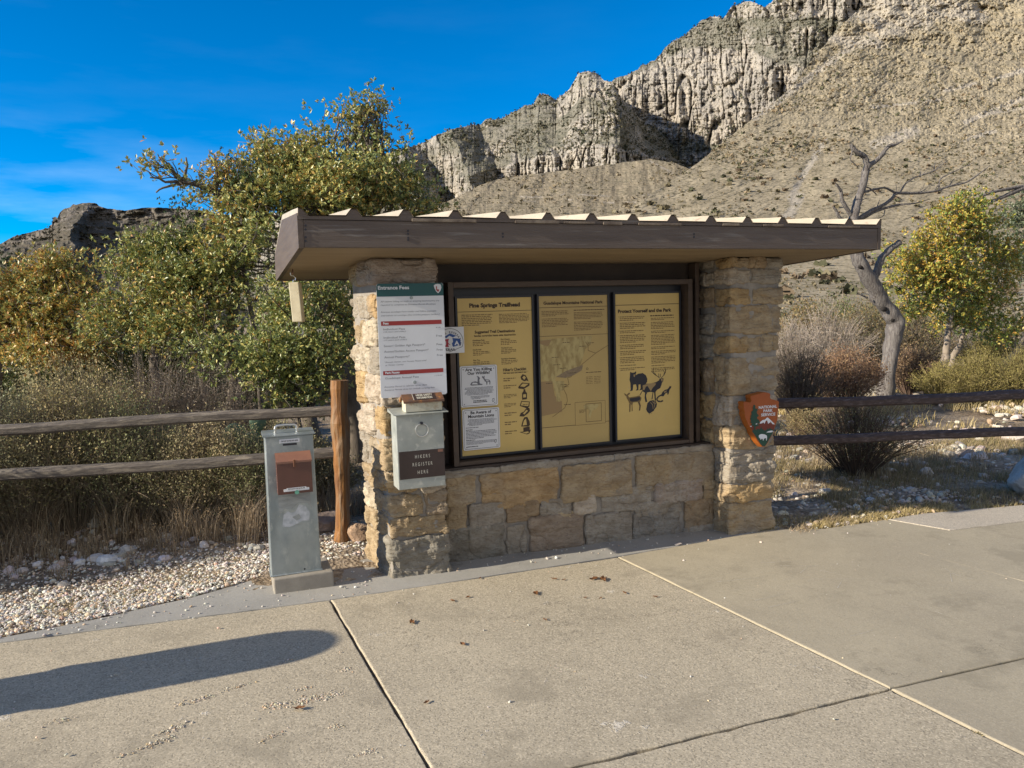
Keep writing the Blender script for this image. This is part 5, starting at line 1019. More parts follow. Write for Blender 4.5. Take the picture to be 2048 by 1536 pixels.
# ================================================================== the mountain
def M_mtn_f(name, veg, veg2, rk, rk2, scale=1.0, shrub=(.055, .06, .035), shf=.5):
    m = bpy.data.materials.new(name); m.use_nodes = True; nt = m.node_tree; nt.nodes.clear(); L = nt.links.new
    out = N(nt, 'ShaderNodeOutputMaterial'); b = N(nt, 'ShaderNodeBsdfPrincipled'); L(b.outputs[0], out.inputs[0]); b.inputs['Roughness'].default_value = 1; b.inputs['Specular IOR Level'].default_value = .05
    tc = N(nt, 'ShaderNodeTexCoord')
    def noise(sc, det=5, ro=.6, st=(1, 1, 1)):
        mp = N(nt, 'ShaderNodeMapping'); mp.inputs['Scale'].default_value = st; L(tc.outputs['Object'], mp.inputs[0])
        n = N(nt, 'ShaderNodeTexNoise'); n.inputs['Scale'].default_value = sc; n.inputs['Detail'].default_value = det; n.inputs['Roughness'].default_value = ro; L(mp.outputs[0], n.inputs['Vector']); return n.outputs['Fac']
    def rng_(s, a, c):
        n = N(nt, 'ShaderNodeMapRange'); n.inputs[1].default_value = a; n.inputs[2].default_value = c; L(s, n.inputs[0]); return n.outputs[0]
    def mix(f, a, c):
        n = N(nt, 'ShaderNodeMix', data_type='RGBA'); L(f, n.inputs[0])
        for k, s in ((6, a), (7, c)):
            if isinstance(s, tuple): n.inputs[k].default_value = (*s, 1)
            else: L(s, n.inputs[k])
        return n.outputs[2]
    def mul(a, c):
        n = N(nt, 'ShaderNodeMath', operation='MULTIPLY'); L(a, n.inputs[0])
        if isinstance(c, float): n.inputs[1].default_value = c
        else: L(c, n.inputs[1])
        return n.outputs[0]
    at = N(nt, 'ShaderNodeAttribute', attribute_name='rock').outputs['Fac']
    g = mix(rng_(noise(.012 * scale, 6, .65), .4, .62), veg, veg2)
    g = mix(mul(rng_(noise(.10 * scale, 5, .75), 1 - shf + .02, 1 - shf + .08), .8), g, shrub)
    g = mix(mul(rng_(noise(.21 * scale, 4, .7, (1, 1, 1.7)), .57, .64), .75), g, tuple(.85 * q for q in rk))
    r = mix(rng_(noise(.02 * scale, 5, .6, (1, 1, .25)), .4, .62), rk, rk2)
    r = mix(mul(rng_(noise(.12 * scale, 5, .75), .54, .60), .8), r, shrub)
    r = mix(mul(rng_(noise(.07 * scale, 5, .7, (1, 1, .12)), .53, .66), .55), r, tuple(.5 * q for q in rk2))
    ad = N(nt, 'ShaderNodeMath', operation='ADD'); L(at, ad.inputs[0]); sb = N(nt, 'ShaderNodeMath', operation='MULTIPLY_ADD'); L(noise(.06 * scale, 8, .8), sb.inputs[0]); sb.inputs[1].default_value = 3.0; sb.inputs[2].default_value = -1.5; L(sb.outputs[0], ad.inputs[1])
    L(mix(rng_(ad.outputs[0], .38, .55), g, r), b.inputs['Base Color'])
    return m
def lin(v, xs, ys): return np.interp(v, xs, ys)
def sheet(name, xr, nx, ny, bot, top, depth, rockf, mt, tdist=None, disp=None, back=250, pw=1.0, smooth=False):
    """a hillside: columns of bearing xr, rising from the line bot to the skyline top, at forward distance depth(x, y, t)"""
    xs = np.linspace(xr[0], xr[1], nx); t = np.linspace(0, 1, ny) ** pw
    X, T = np.meshgrid(xs, t); B = bot(xs)[None]; Tp = top(xs)[None]; Y = B + (Tp - B) * T
    Dd = depth(X, Y, T)
    # back side of the ridge
    X = np.vstack([X, X[-1:], X[-1:]]); Y = np.vstack([Y, Y[-1:] + 12, Y[-1:] + 60]); Dd = np.vstack([Dd, Dd[-1:] * 1.02 + back * .4, Dd[-1:] * 1.05 + back * 2])
    dirs = np.stack([(X - 1024) / FPX, (Y - 768) / FPX, np.ones_like(X)], -1) @ R.T
    pos = dirs * Dd[..., None] + np.array([0, 0, CAMZ])
    rk = rockf(X, Y, np.vstack([T, T[-1:], T[-1:]]))
    m = MB(); m.grid(pos, att=np.clip(rk, 0, 1).ravel(), flip=True)
    o = m.build(name, [mt], smooth=smooth, attr='rock'); tag(o, kind='structure'); return xs, t, pos
M_slope = M_mtn_f('grassy slope', (.39, .33, .23), (.28, .235, .16), (.47, .415, .33), (.35, .31, .255), 4.0, (.10, .09, .055), .50)
M_cone = M_mtn_f('distant grassy slope', (.30, .25, .175), (.24, .205, .145), (.44, .385, .31), (.33, .29, .24), 1.7, (.09, .085, .055), .50)
M_cliff = M_mtn_f('limestone cliff', (.145, .138, .105), (.21, .195, .16), (.42, .375, .315), (.30, .275, .245), 1.0, (.055, .06, .045), .50)
M_hill = M_mtn_f('far hill', (.105, .09, .07), (.08, .07, .055), (.22, .19, .16), (.15, .135, .12), .8, (.05, .055, .04), .5)
def cleft(X, Y, a, b, seed, w=.10):
    xx = X + 4 * fbm(xyz(X * .03, Y * .03, seed), 3); return np.exp(-(vnoise(xyz(xx * a, Y * b, seed)) / w) ** 2)
def sm(v, a, b): q = np.clip((v - a) / (b - a), 0, 1); return q * q * (3 - 2 * q)
# 1 nearest slope on the right
tx1 = [560, 1000, 1100, 1240, 1378, 1454, 1500, 1571, 1625, 1680, 1760, 1900, 2300, 2900]; ty1 = [660, 640, 520, 432, 337, 279, 243, 187, 118, 55, -20, -150, -330, -500]
def top1(x): return lin(x, tx1, ty1) + 3.0 * fbm(xyz(x * .02, 1, 1), 3) + 1.2 * fbm(xyz(x * .15, 1, 1), 3)
def dep1(X, Y, T):
    d = np.exp(lin(-Y, [-760, -720, -690, -650, -600, -560, -500, -440, -300, -100, 0, 150, 400], np.log([19, 24, 33, 58, 110, 165, 240, 310, 470, 780, 930, 1200, 1700])))
    p = xyz(X * .012, Y * .02, 0)
    low = sm(Y, 720, 600)
    # gullies run up the slope, rubble and low ledges on top of it
    g = fbm(xyz((X + Y * .55) * .010, (Y - X * .4) * .004, 2), 4) * .05 * (1 - low * .5)
    rub = ridged(xyz(X * .09, Y * .12, 3), 4) * .0036 + fbm(xyz(X * .26, Y * .34, 5), 3) * .0035
    rubm = sm(-Y + (X - 1500) * .18, -330, -120)
    cu, cv = X * .93 - Y * .36, X * .36 + Y * .93; hi_ = np.clip((640 - Y) / 200, 0, 1)
    d = d * (1 + hi_ * (.0035 * fbm(xyz(cu * .05, cv * .20, 31), 4) + .0025 * cleft(cu, cv, .03, .09, 33.3, .2) + .0045 * ridged(xyz(cu * .02, cv * .07, 35), 4)))
    return d * (1 + (g - .03 * sm(-Y, -300, 0) * fbm(p * 2.2, 4)) * np.clip((700 - Y) / 250, 0, 1) + rub * (.25 + 1.3 * rubm) * np.clip((690 - Y) / 120, 0.05, 1) - .008 * rubm * ridged(xyz(X * .03, Y * .05, 8), 5))
def rock1(X, Y, T):
    rubm = sm(-Y + (1560 - X) * .28 + 40 * fbm(xyz(X * .01, Y * .01, 4), 3), -210, 40)
    band = 0
    for (x0, y0, x1, y1, w) in ((1750, 290, 1830, 262, 10), (1930, 245, 2048, 195, 5), (1890, 180, 1950, 168, 5), (1985, 160, 2048, 140, 5), (1740, 215, 1880, 200, 3), (1930, 280, 1990, 262, 4), (1960, 228, 2048, 215, 4), (1550, 470, 1600, 395, 10), (1580, 395, 1650, 280, 6), (1510, 235, 1700, 95, 7), (1560, 60, 1650, 12, 20), (1690, 10, 1770, 30, 20), (1745, 62, 1850, 42, 14), (1600, 40, 1640, 60, 14), (1660, 75, 1760, 90, 9), (1820, 10, 1960, 30, 16), (1530, 120, 1600, 60, 12)):
        tt = np.clip(((X - x0) * (x1 - x0) + (Y - y0) * (y1 - y0)) / ((x1 - x0) ** 2 + (y1 - y0) ** 2), 0, 1)
        dd = np.hypot(X - x0 - tt * (x1 - x0), Y - y0 - tt * (y1 - y0)); band = band + np.exp(-(dd / w) ** 2) * .85
    big = sm(-Y + 30 * fbm(xyz(X * .012, Y * .012, 9), 3), -60, 10) * sm(X, 2300, 1560) * .35
    return .10 + .42 * rubm + band + big + .10 * fbm(xyz(X * .02, Y * .05, 6), 3)
NS = sheet('near_slope', (560, 2900), 1500, 640, lambda x: np.full_like(x, 800.0), top1, dep1, rock1, M_slope, pw=.85)
# 2 cone below the cliffs
tx2 = [500, 800, 850, 890, 930, 960, 1000, 1060, 1110, 1180, 1240, 1300, 1345, 1378, 1420, 1500, 1600]; ty2 = [640, 470, 428, 405, 386, 371, 357, 348, 343, 334, 326, 318, 325, 337, 352, 380, 430]
def top2(x): return lin(x, tx2, ty2) + 1.6 * fbm(xyz(x * .08, 2, 1), 3)
def dep2(X, Y, T):
    d = np.exp(lin(-Y, [-640, -560, -500, -440, -400, -318], np.log([330, 430, 560, 700, 830, 1150])))
    d = d + .0016 * (X - 1230) ** 2 * .25
    g = fbm(xyz((X - 1230) * .02 / (1 + .004 * (Y - 300)), Y * .003, 3), 4) * .035
    return d * (1 + g + fbm(xyz(X * .06, Y * .09, 4), 4) * .008 + ridged(xyz(X * .12, Y * .2, 6), 3) * .003)
def rock2(X, Y, T):
    r = .12 + .12 * fbm(xyz(X * .02, Y * .04, 3), 3)
    for y0 in (392, 402): r = r + .5 * np.exp(-((Y - y0 - 5 * fbm(xyz(X * .03, 0, y0), 2)) / 2.2) ** 2) * (fbm(xyz(X * .05, 1, y0), 2) > .05) * (X > 1040)
    tr = np.clip((X - 1300) / 75, 0, 1); r = r + .9 * np.exp(-((Y - (322 + 40 * tr)) / 1.8) ** 2) * (X > 1300) * (X < 1345)
    return r
MS = sheet('middle_slope', (500, 1600), 900, 300, lambda x: np.full_like(x, 645.0), top2, dep2, rock2, M_cone)
# 3 buttress and the lower ridge to its left
tx3 = [200, 350, 480, 600, 700, 790, 812, 840, 880, 905, 935, 960, 975, 1000, 1015, 1050, 1066, 1075, 1090, 1100, 1112, 1140, 1150, 1157, 1175, 1192, 1203, 1225, 1232, 1245, 1262, 1290, 1330, 1400]
ty3 = [650, 560, 470, 395, 335, 302, 295, 287, 268, 258, 250, 249, 240, 238, 232, 212, 209, 192, 188, 192, 200, 178, 160, 147, 142, 146, 158, 166, 178, 200, 215, 250, 262, 330]
def top3(x): return lin(x, tx3, ty3) + 3.2 * ridged(xyz(x * .07, 3, 1), 3) * (.5 + .5 * sm(np.abs(x - 1170), 10, 60)) - 1 + .8 * fbm(xyz(x * .4, 3, 1), 2)
def flute(X, Y, w, seed):            # buttresses and chimneys, upright columns
    xx = X + 5 * fbm(xyz(X * .02, Y * .02, seed), 3)
    return ridged(xyz(xx * w, Y * w * .16, seed), 4) + .5 * ridged(xyz(xx * w * 2.6, Y * w * .3, seed + 3), 3) + .45 * fbm(xyz(X * .13, Y * .12, seed + 5), 4)
def dep3(X, Y, T):
    xs_ = X - .42 * (Y - 330) * sm(X, 1120, 960) + 16 * fbm(xyz(X * .02, Y * .03, 3), 4)
    d = lin(xs_, [200, 760, 820, 858, 884, 930, 946, 990, 1006, 1100, 1180, 1240, 1258, 1330, 1400], [1500, 1440, 1330, 1500, 1490, 1370, 1395, 1520, 1500, 1430, 1370, 1290, 1400, 1560, 1700])
    prof = lin(T, [0, .28, .42, .62, .72, 1], [0, 14, 70, 150, 175, 290]); prof2 = lin(T, [0, .3, .45, .8, 1], [0, 20, 90, 190, 270])
    w = sm(X, 960, 1060); d = d + prof * w + prof2 * (1 - w)
    cl = cliff3(X, Y, T)
    d = d - (5 + 17 * cl) * flute(X, Y, .028, 2.2) * 1.0 - 20 * fbm(xyz(X * .018, Y * .022, 7), 4) * (1 - .4 * cl) - 6 * ridged(xyz(X * .07, Y * .1, 12), 5) + (5 + 16 * cl) * cleft(X, Y, .045, .012, 3.1) + (3 + 8 * cl) * cleft(X, Y, .13, .03, 5.7, .16) + 4 * cleft(X, Y, .03, .16, 8.1, .2) + 3.0 * fbm(xyz(X * .3, Y * .25, 4), 3)
    return d
def cliff3(X, Y, T):
    a = sm(T, .34, .26) * sm(X, 960, 1010) * sm(Y, 200, 240); b = sm(T, .72, .78) * sm(np.abs(X - 1175), 90, 50) * .7
    c = np.clip(fbm(xyz(X * .018, Y * .02, 21), 3) * 2.0 + .25, 0, 1) * .8
    return np.clip(a + b + c * (1 - a), 0, 1)
def rock3(X, Y, T): return .16 + .62 * cliff3(X, Y, T) + .25 * fbm(xyz(X * .05, Y * .06, 5), 3)
CB = sheet('cliff_buttress', (200, 1400), 1450, 420, lambda x: lin(x, tx2, ty2) + 16, top3, dep3, rock3, M_cliff)
# 4 high wall behind it
tx4 = [1150, 1225, 1245, 1262, 1285, 1310, 1330, 1345, 1370, 1400, 1422, 1434, 1446, 1462, 1490, 1512, 1530, 1560, 1700, 1900]
ty4 = [215, 160, 150, 146, 130, 118, 95, 82, 70, 42, 30, 33, 36, 12, 2, 4, 12, -12, -60, -140]
def top4(x): return lin(x, tx4, ty4) + 3.5 * ridged(xyz(x * .06, 4, 1), 3) + .8 * fbm(xyz(x * .4, 4, 1), 2)
def dep4(X, Y, T):
    d = lin(X, [1150, 1240, 1290, 1400, 1500, 1700, 1900], [1900, 1830, 1800, 1660, 1540, 1430, 1380]) + (330 - Y) * .9
    b = cliff4(X, Y); d = d + 90 * sm(Y, 185, 95) * sm(X, 1560, 1480) - (7 + 24 * b) * flute(X, Y, .021, 6.1) * 1.15 - 26 * fbm(xyz(X * .016, Y * .02, 17), 4) + (6 + 26 * b) * cleft(X, Y, .035, .010, 13.1) + (3 + 11 * b) * cleft(X, Y, .10, .026, 15.7, .16) + 5 * cleft(X, Y, .03, .14, 18.1, .2) + 4.0 * fbm(xyz(X * .3, Y * .25, 14), 3) - 7 * ridged(xyz(X * .07, Y * .1, 12), 5)
    return d
def cliff4(X, Y):
    y0 = lin(X, [1230, 1340, 1400, 1500, 1560], [165, 118, 92, 100, 130]); y1 = lin(X, [1230, 1340, 1450, 1500, 1600], [270, 275, 285, 255, 170])
    a = sm(Y, y0 - 8, y0 + 8) * sm(Y, y1 + 15, y1 - 5) * sm(X, 1660, 1560)
    b = sm(Y, 42, 30) * .8
    c = np.clip(fbm(xyz(X * .02, Y * .025, 31), 3) * 2 + .2, 0, 1) * .6
    return np.clip(a + b + c * (1 - a), 0, 1)
def rock4(X, Y, T): return .14 + .66 * cliff4(X, Y) + .22 * fbm(xyz(X * .05, Y * .06, 15), 3)
CW = sheet('cliff_wall', (1150, 1900), 1000, 420, lambda x: np.full_like(x, 420.0), top4, dep4, rock4, M_cliff)
# 5 hill far away on the left
tx5 = [-900, -300, -120, 0, 25, 62, 98, 100, 104, 106, 112, 114, 120, 128, 140, 146, 152, 166, 178, 194, 198, 214, 250, 285, 318, 400, 520, 700, 900]
ty5 = [560, 535, 505, 488, 474, 464, 456, 450, 449, 434, 433, 437, 424, 417, 415, 408, 410, 406, 405, 407, 412, 417, 421, 416, 415, 420, 445, 470, 520]
def top5(x): return lin(x, tx5, ty5) + .9 * fbm(xyz(x * .18, 5, 1), 3)
def dep5(X, Y, T):
    d = np.exp(lin(-Y, [-660, -600, -540, -480, -400], np.log([900, 1500, 2000, 2350, 2700])))
    xs_ = X + .35 * (Y - 450) + 30 * fbm(xyz(X * .02, Y * .03, 3), 4)
    d = d + lin(xs_, [-900, 20, 100, 150, 175, 300, 420, 900], [500, 60, 0, -110, 60, 130, 100, 500]) * sm(Y, 400, 450)
    return d - 60 * fbm(xyz(X * .016, Y * .03, 9), 4) - 26 * ridged(xyz(X * .05, Y * .10, 4), 4)
def rock5(X, Y, T): return .22 + .3 * sm(T, .8, .95) + .35 * fbm(xyz(X * .05, Y * .12, 5), 3)
FH = sheet('far_hill', (-900, 900), 1000, 240, lambda x: np.full_like(x, 660.0), top5, dep5, rock5, M_hill)
# ================================================================== vegetation
def M_leaf_f(name, rough=.42, trans=.22, spec=.6):
    m = mat(name, (1, 1, 1), rough, usecol=1.0, spec=spec, trans=trans); return m
M_leaf = M_leaf_f('oak leaf'); M_leafm = M_leaf_f('dry foliage', .6, .25, .3); M_needle = M_leaf_f('juniper foliage', .7, .1, .3)
M_bark = mat('grey brown bark', (.17, .14, .115), .95, col2=(.09, .075, .06), scale=14, bump=.6, bscale=40, bdist=.01, stretch=(1, 1, .3))
M_barkp = mat('pale bark', (.34, .28, .22), .95, col2=(.22, .18, .14), scale=14, bump=.6, bscale=40, bdist=.01, stretch=(1, 1, .3))
M_twig = mat('twig', (1, 1, 1), .9, usecol=1.0, spec=.15)
M_dead = mat('silver dead wood', (.235, .215, .20), .8, col2=(.12, .105, .10), scale=4, contrast=(.40, .60), stretch=(9, 9, .6), bump=1.0, bscale=9, bdist=.03, col3=(.10, .09, .085), scale3=5, c3=(.60, .68), spec=.25)
M_grass = mat('dry grass', (1, 1, 1), .75, usecol=1.0, spec=.25, trans=.2)
def unit(v): return v / (np.linalg.norm(v, axis=-1, keepdims=True) + 1e-9)
def leaves(mb, pos, size, pal, wts, mt=0, outw=None, aspect=.42, tonevar=.22, fold=.25):
    """diamond leaves, each folded along its midrib"""
    n = len(pos)
    if n == 0: return
    d = unit(rng.normal(size=(n, 3)) + (0 if outw is None else outw * 1.0) + np.array([0, 0, .25])); q = rng.normal(size=(n, 3)) + np.array([-.25, -.25, .9]); s = unit(np.cross(d, q)); nn = np.cross(s, d)
    sz = (size * rng.uniform(.6, 1.25, n))[:, None]
    a = pos; c = pos + d * sz; mid = pos + d * sz * .52
    l = mid + s * sz * aspect / 1 * .55 + nn * sz * fold * .3; r = mid - s * sz * aspect * .55 + nn * sz * fold * .3
    v = np.stack([a, l, c, r], 1).reshape(-1, 3); i = np.arange(n) * 4
    f = np.concatenate([np.stack([i, i + 2, i + 1], -1), np.stack([i, i + 3, i + 2], -1)])
    pal = np.array(pal); k = rng.choice(len(pal), n, p=np.array(wts) / np.sum(wts)); c_ = pal[k] * rng.uniform(1 - tonevar, 1 + tonevar, (n, 1))
    mb.add(v, [f], mt, np.repeat(c_, 4, 0))
def limb(mb, a, b, r0, r1, seed, wob=.08, n=8, mt=0, sides=7, sag=0.0, col=None, jit=.1):
    a = np.array(a, float); b = np.array(b, float); t = np.linspace(0, 1, n); L = np.linalg.norm(b - a)
    w = np.stack([fbm(xyz(t * 2.3, seed, k * 5.0), 3) for k in range(3)], -1) * L * wob * np.sin(t * math.pi)[:, None]
    p = a + (b - a) * t[:, None] + w; p[:, 2] += sag * L * np.sin(t * math.pi)
    mb.tube(p, r0 + (r1 - r0) * t ** .8, sides, mt, col, jit=jit); return p
def BL(px, py, Y, rx, rz, ry=None, w=1.0):
    p = P(px, py, Y); dep = float((p - np.array([0, 0, CAMZ])) @ (R @ np.array([0, 0, 1.0]))); k = dep / FPX * 1.22
    return (p, np.array([rx * k, (ry if ry else max(rx, rz)) * k * .8, rz * k]), w)
OAKP = [(.22, .265, .085), (.33, .34, .10), (.15, .20, .07), (.50, .44, .13), (.58, .38, .10), (.50, .25, .07)]
def tree(name, label, base, forks, blobs, pal, wts, leaf=.05, dens=1.0, nper=34, spread=.13, bark=None, trunk_r=.14, group=None, lm=None, cat='tree', gap=.0, crown='crown', seed=0, limbs=True, shell=.55):
    t = thing(name, tuple(float(q) for q in base), label, cat, group); wood = MB(); lv = MB(); base = np.array(base, float)
    leaf = leaf * .84; last = base; path = [base] + [np.array(q, float) for q in forks]
    for i in range(len(path) - 1):
        r0 = trunk_r * (1 - .85 * i / max(1, len(path) - 1)); limb(wood, path[i] - (0, 0, .12 if i == 0 else 0), path[i + 1], r0 * (1.25 if i == 0 else 1), r0 * .82, seed + i, .12, 8, sides=10)
    tips = path[1:] if len(path) > 1 else path
    for bi, (c, rr, w) in enumerate(blobs):
        vol = rr[0] * rr[1] * rr[2] * 4.19; n = max(6, int(vol * 270 * dens * w))
        u = unit(rng.normal(size=(n, 3))); rad_ = rng.uniform(0, 1, n) ** shell; p = c + u * rad_[:, None] * rr
        p = p[fbm(p * 2.8 + seed, 2) > gap - .13]
        n = len(p)
        if limbs:
            k = min(range(len(tips)), key=lambda q: np.linalg.norm(tips[q] - c)); r = trunk_r * .27
            mid = limb(wood, tips[k], c, r, r * .4, seed + bi * 3.3, .22, 9)
            for j in range(min(n, 8)): limb(wood, mid[-2 - (j % 5)], p[j], r * .34, .005, seed + bi + j * .7, .25, 6, sides=5, jit=0)
        # rosettes of leaves on short twigs
        nros = max(3, int(nper * .25)); nl_ = 6; idr = np.repeat(np.arange(n), nros); sp = spread * rng.uniform(.6, 1.25, n)[idr]
        ctr = p[idr] + np.clip(rng.normal(size=(n * nros, 3)), -1.5, 1.5) * sp[:, None] * np.array([1, 1, .75]); axis = unit(rng.normal(size=ctr.shape) + unit(ctr - c) * .9 + np.array([0, 0, .4]))
        idx = np.repeat(idr, nl_); q = np.repeat(ctr, nl_, 0) + rng.normal(size=(len(idx), 3)) * leaf * .15; axs = np.repeat(axis, nl_, 0) * 1.1
        # colour drifts through the crown, clump by clump
        h = fbm(p * 1.1 + seed * 3, 2); ww = np.array(wts, float)
        hi = h[idx] > .12; out_ = axs
        leaves(lv, q[hi], leaf, pal, ww * np.linspace(.7, 1.7, len(ww)), 0, out_[hi]); leaves(lv, q[~hi], leaf, pal, ww * np.linspace(1.3, .5, len(ww)), 0, out_[~hi])
        tw = p[:: max(1, n // 60)]; 
        for j, e in enumerate(tw[:40]): limb(wood, e + rng.normal(size=3) * .05, e + u[j % len(u)] * spread * 1.6, .006, .002, j, .2, 3, sides=3, jit=0)
    wood.build('trunk', [bark or M_bark], t, smooth=True); lv.build(crown, [lm or M_leaf], t); return t
# ---- oaks left of the kiosk
tree('oak_tree', 'tall bushy oak with olive and yellow leaves rising behind the left end of the roof', (1.5, 9.4, 0), [(1.45, 9.4, 1.3), (1.6, 9.5, 2.4)],
     [BL(742, 232, 9.3, 38, 42), BL(700, 262, 9.3, 55, 42), BL(655, 300, 9.4, 48, 42), BL(745, 300, 9.5, 50, 48), BL(600, 322, 9.3, 62, 46), BL(545, 318, 9.2, 32, 42), BL(700, 350, 9.0, 92, 48), BL(610, 392, 8.8, 100, 52), BL(780, 372, 9.2, 52, 46), BL(835, 415, 9.2, 48, 26), BL(850, 408, 9.6, 28, 22), BL(520, 420, 8.8, 70, 48), BL(700, 430, 9.2, 80, 40), BL(560, 490, 8.5, 90, 58), BL(455, 480, 8.9, 52, 42), BL(500, 350, 9.5, 52, 50), BL(560, 375, 9.5, 60, 50), BL(520, 300, 9.6, 36, 34), BL(820, 370, 9.5, 46, 34), BL(640, 345, 9.6, 60, 44), BL(745, 205, 9.4, 26, 22), BL(720, 235, 9.4, 46, 34, w=1.2), BL(762, 250, 9.4, 36, 34), BL(680, 235, 9.4, 26, 24), BL(740, 280, 9.3, 60, 40), BL(470, 540, 9.0, 60, 46)],
     OAKP, [3, 3.6, 1.4, 2.2, .8, .2], .062, 1.35, 34, .12, trunk_r=.11, seed=1, gap=.06)
tree('oak_tree', 'small oak with dense yellow green leaves, directly behind the fence post', (.9, 8.1, 0), [(.8, 8.0, .8)],
     [BL(570, 600, 7.8, 90, 62), BL(655, 610, 7.8, 62, 60), BL(500, 640, 7.9, 70, 60), BL(620, 700, 7.6, 85, 58), BL(530, 720, 7.5, 80, 50), BL(440, 700, 7.7, 55, 48), BL(665, 745, 7.4, 40, 38), BL(600, 775, 7.5, 60, 22), BL(700, 640, 8.2, 34, 70), BL(640, 545, 8.2, 60, 35)],
     OAKP, [3, 3.2, 1.6, 1.3, .4, .1], .05, 1.9, 38, .10, trunk_r=.09, seed=2, gap=.04)
tree('oak_tree', 'open oak with orange tinged leaves and a dark forked limb, left of the tall oak', (.2, 9.6, 0), [(0.1, 9.5, 1.6), P(520, 440, 9.3), P(430, 385, 9.2), P(370, 365, 9.2)],
     [BL(348, 352, 9.1, 54, 42, w=1.7), BL(312, 385, 9.1, 42, 30, w=1.7), BL(330, 330, 9.1, 34, 26, w=1.3), BL(300, 355, 9.1, 26, 24, w=1.2), BL(400, 378, 9.2, 46, 36, w=1.0), BL(440, 350, 9.3, 38, 44, w=1.1), BL(372, 315, 9.2, 34, 24, w=.7), BL(428, 310, 9.3, 12, 16, w=.8), BL(470, 365, 9.4, 46, 48, w=1.2)],
     OAKP, [1.6, 2.6, 1.0, 2.0, 1.5, .6], .055, 1.3, 26, .11, trunk_r=.075, seed=3)
tree('oak_tree', 'olive green oak in the middle of the left thicket', (-.7, 9.8, 0), [(-.7, 9.7, 1.0), (-.6, 9.6, 1.9)],
     [BL(330, 505, 9.6, 70, 44), BL(262, 525, 9.6, 50, 40), BL(238, 470, 9.7, 14, 20, w=.8), BL(400, 495, 9.6, 46, 46), BL(380, 560, 9.2, 85, 56), BL(290, 580, 9.3, 78, 52), BL(450, 570, 9.1, 50, 50), BL(350, 650, 9.0, 80, 48), BL(240, 640, 9.3, 60, 44), BL(430, 640, 8.8, 55, 44)],
     OAKP, [3, 3.2, 1.8, 1.5, .7, .25], .055, 1.5, 34, .12, trunk_r=.085, seed=4, gap=.06)
tree('oak_tree', 'rust and gold leaved oak at the far left edge', (-2.6, 10.8, 0), [(-2.5, 10.7, .9), (-2.4, 10.6, 1.6)],
     [BL(40, 570, 10.6, 70, 44), BL(110, 548, 10.6, 58, 42), BL(165, 545, 10.5, 46, 36), BL(205, 560, 10.4, 32, 34), BL(15, 640, 10.3, 60, 44), BL(100, 630, 10.2, 75, 46), BL(180, 625, 10.2, 52, 44), BL(-60, 600, 10.5, 80, 60), BL(60, 690, 10.0, 80, 34), BL(170, 690, 10, 60, 34)],
     OAKP, [.8, 1.6, .4, 2.8, 3.4, 2.0], .06, 1.4, 32, .12, trunk_r=.075, seed=5, gap=.06)
for i, (px, py, Y, rx, rz, lab) in enumerate(((490, 335, 9.0, 22, 52, 'dark pointed juniper top showing between the two left oaks'), (368, 452, 9.5, 34, 50, 'dark green juniper behind the olive oak'), (578, 330, 11.8, 30, 40, 'dark juniper mostly hidden behind the tall oak'), (12, 545, 12.5, 22, 26, 'dark green juniper at the far left edge'))):
    c, rr, _ = BL(px, py, Y, rx, rz); 
    bl = [(c + np.array([0, 0, rr[2] * k]), rr * np.array([s, s, .45]), 1.6) for k, s in ((.75, .25), (.35, .55), (-.1, .8), (-.6, 1.0), (-1.2, 1.2), (-1.9, 1.3))]
    tree('juniper_tree', lab, (c[0], c[1], 0), [(c[0], c[1], c[2] - rr[2])], bl, [(.05, .085, .035), (.07, .11, .04), (.09, .13, .05)], [1, 1, .6], .04, 1.5, 30, .09, trunk_r=.028, lm=M_needle, seed=10 + i, group='junipers in the left thicket', limbs=False)
tree('oak_tree', 'dark low oak filling the back of the thicket between the trunks', (-.4, 11.3, 0), [(-.4, 11.3, .8)],
     [BL(q, yy, 11.0, 70, 55) for q, yy in ((160, 700), (250, 690), (340, 700), (430, 690), (520, 690), (600, 690), (690, 680), (80, 720), (0, 700), (300, 760), (450, 770), (600, 770), (180, 770))], OAKP, [3, 2, 3, .8, .3, .1], .07, .8, 26, .16, trunk_r=.06, seed=6)
tree('oak_tree', 'bushy oak outside the left frame edge, behind the rail fence', (-6.2, 7.4, .09), [(-6.2, 7.4, 1.0)],
     [(np.array([-6.2 + dx, 7.4 + dy, z]), np.array([.75, .75, .6]), 1.0) for dx, dy, z in ((0, 0, 2.6), (.6, .5, 2.0), (-.5, -.4, 1.9), (.3, -.7, 1.5), (-.3, .8, 1.5), (.2, 0, 1.3), (-.2, -1.1, 1.1))], OAKP, [3, 3, 1.5, 1.2, .5, .1], .06, .55, 26, .15, trunk_r=.11, seed=7)
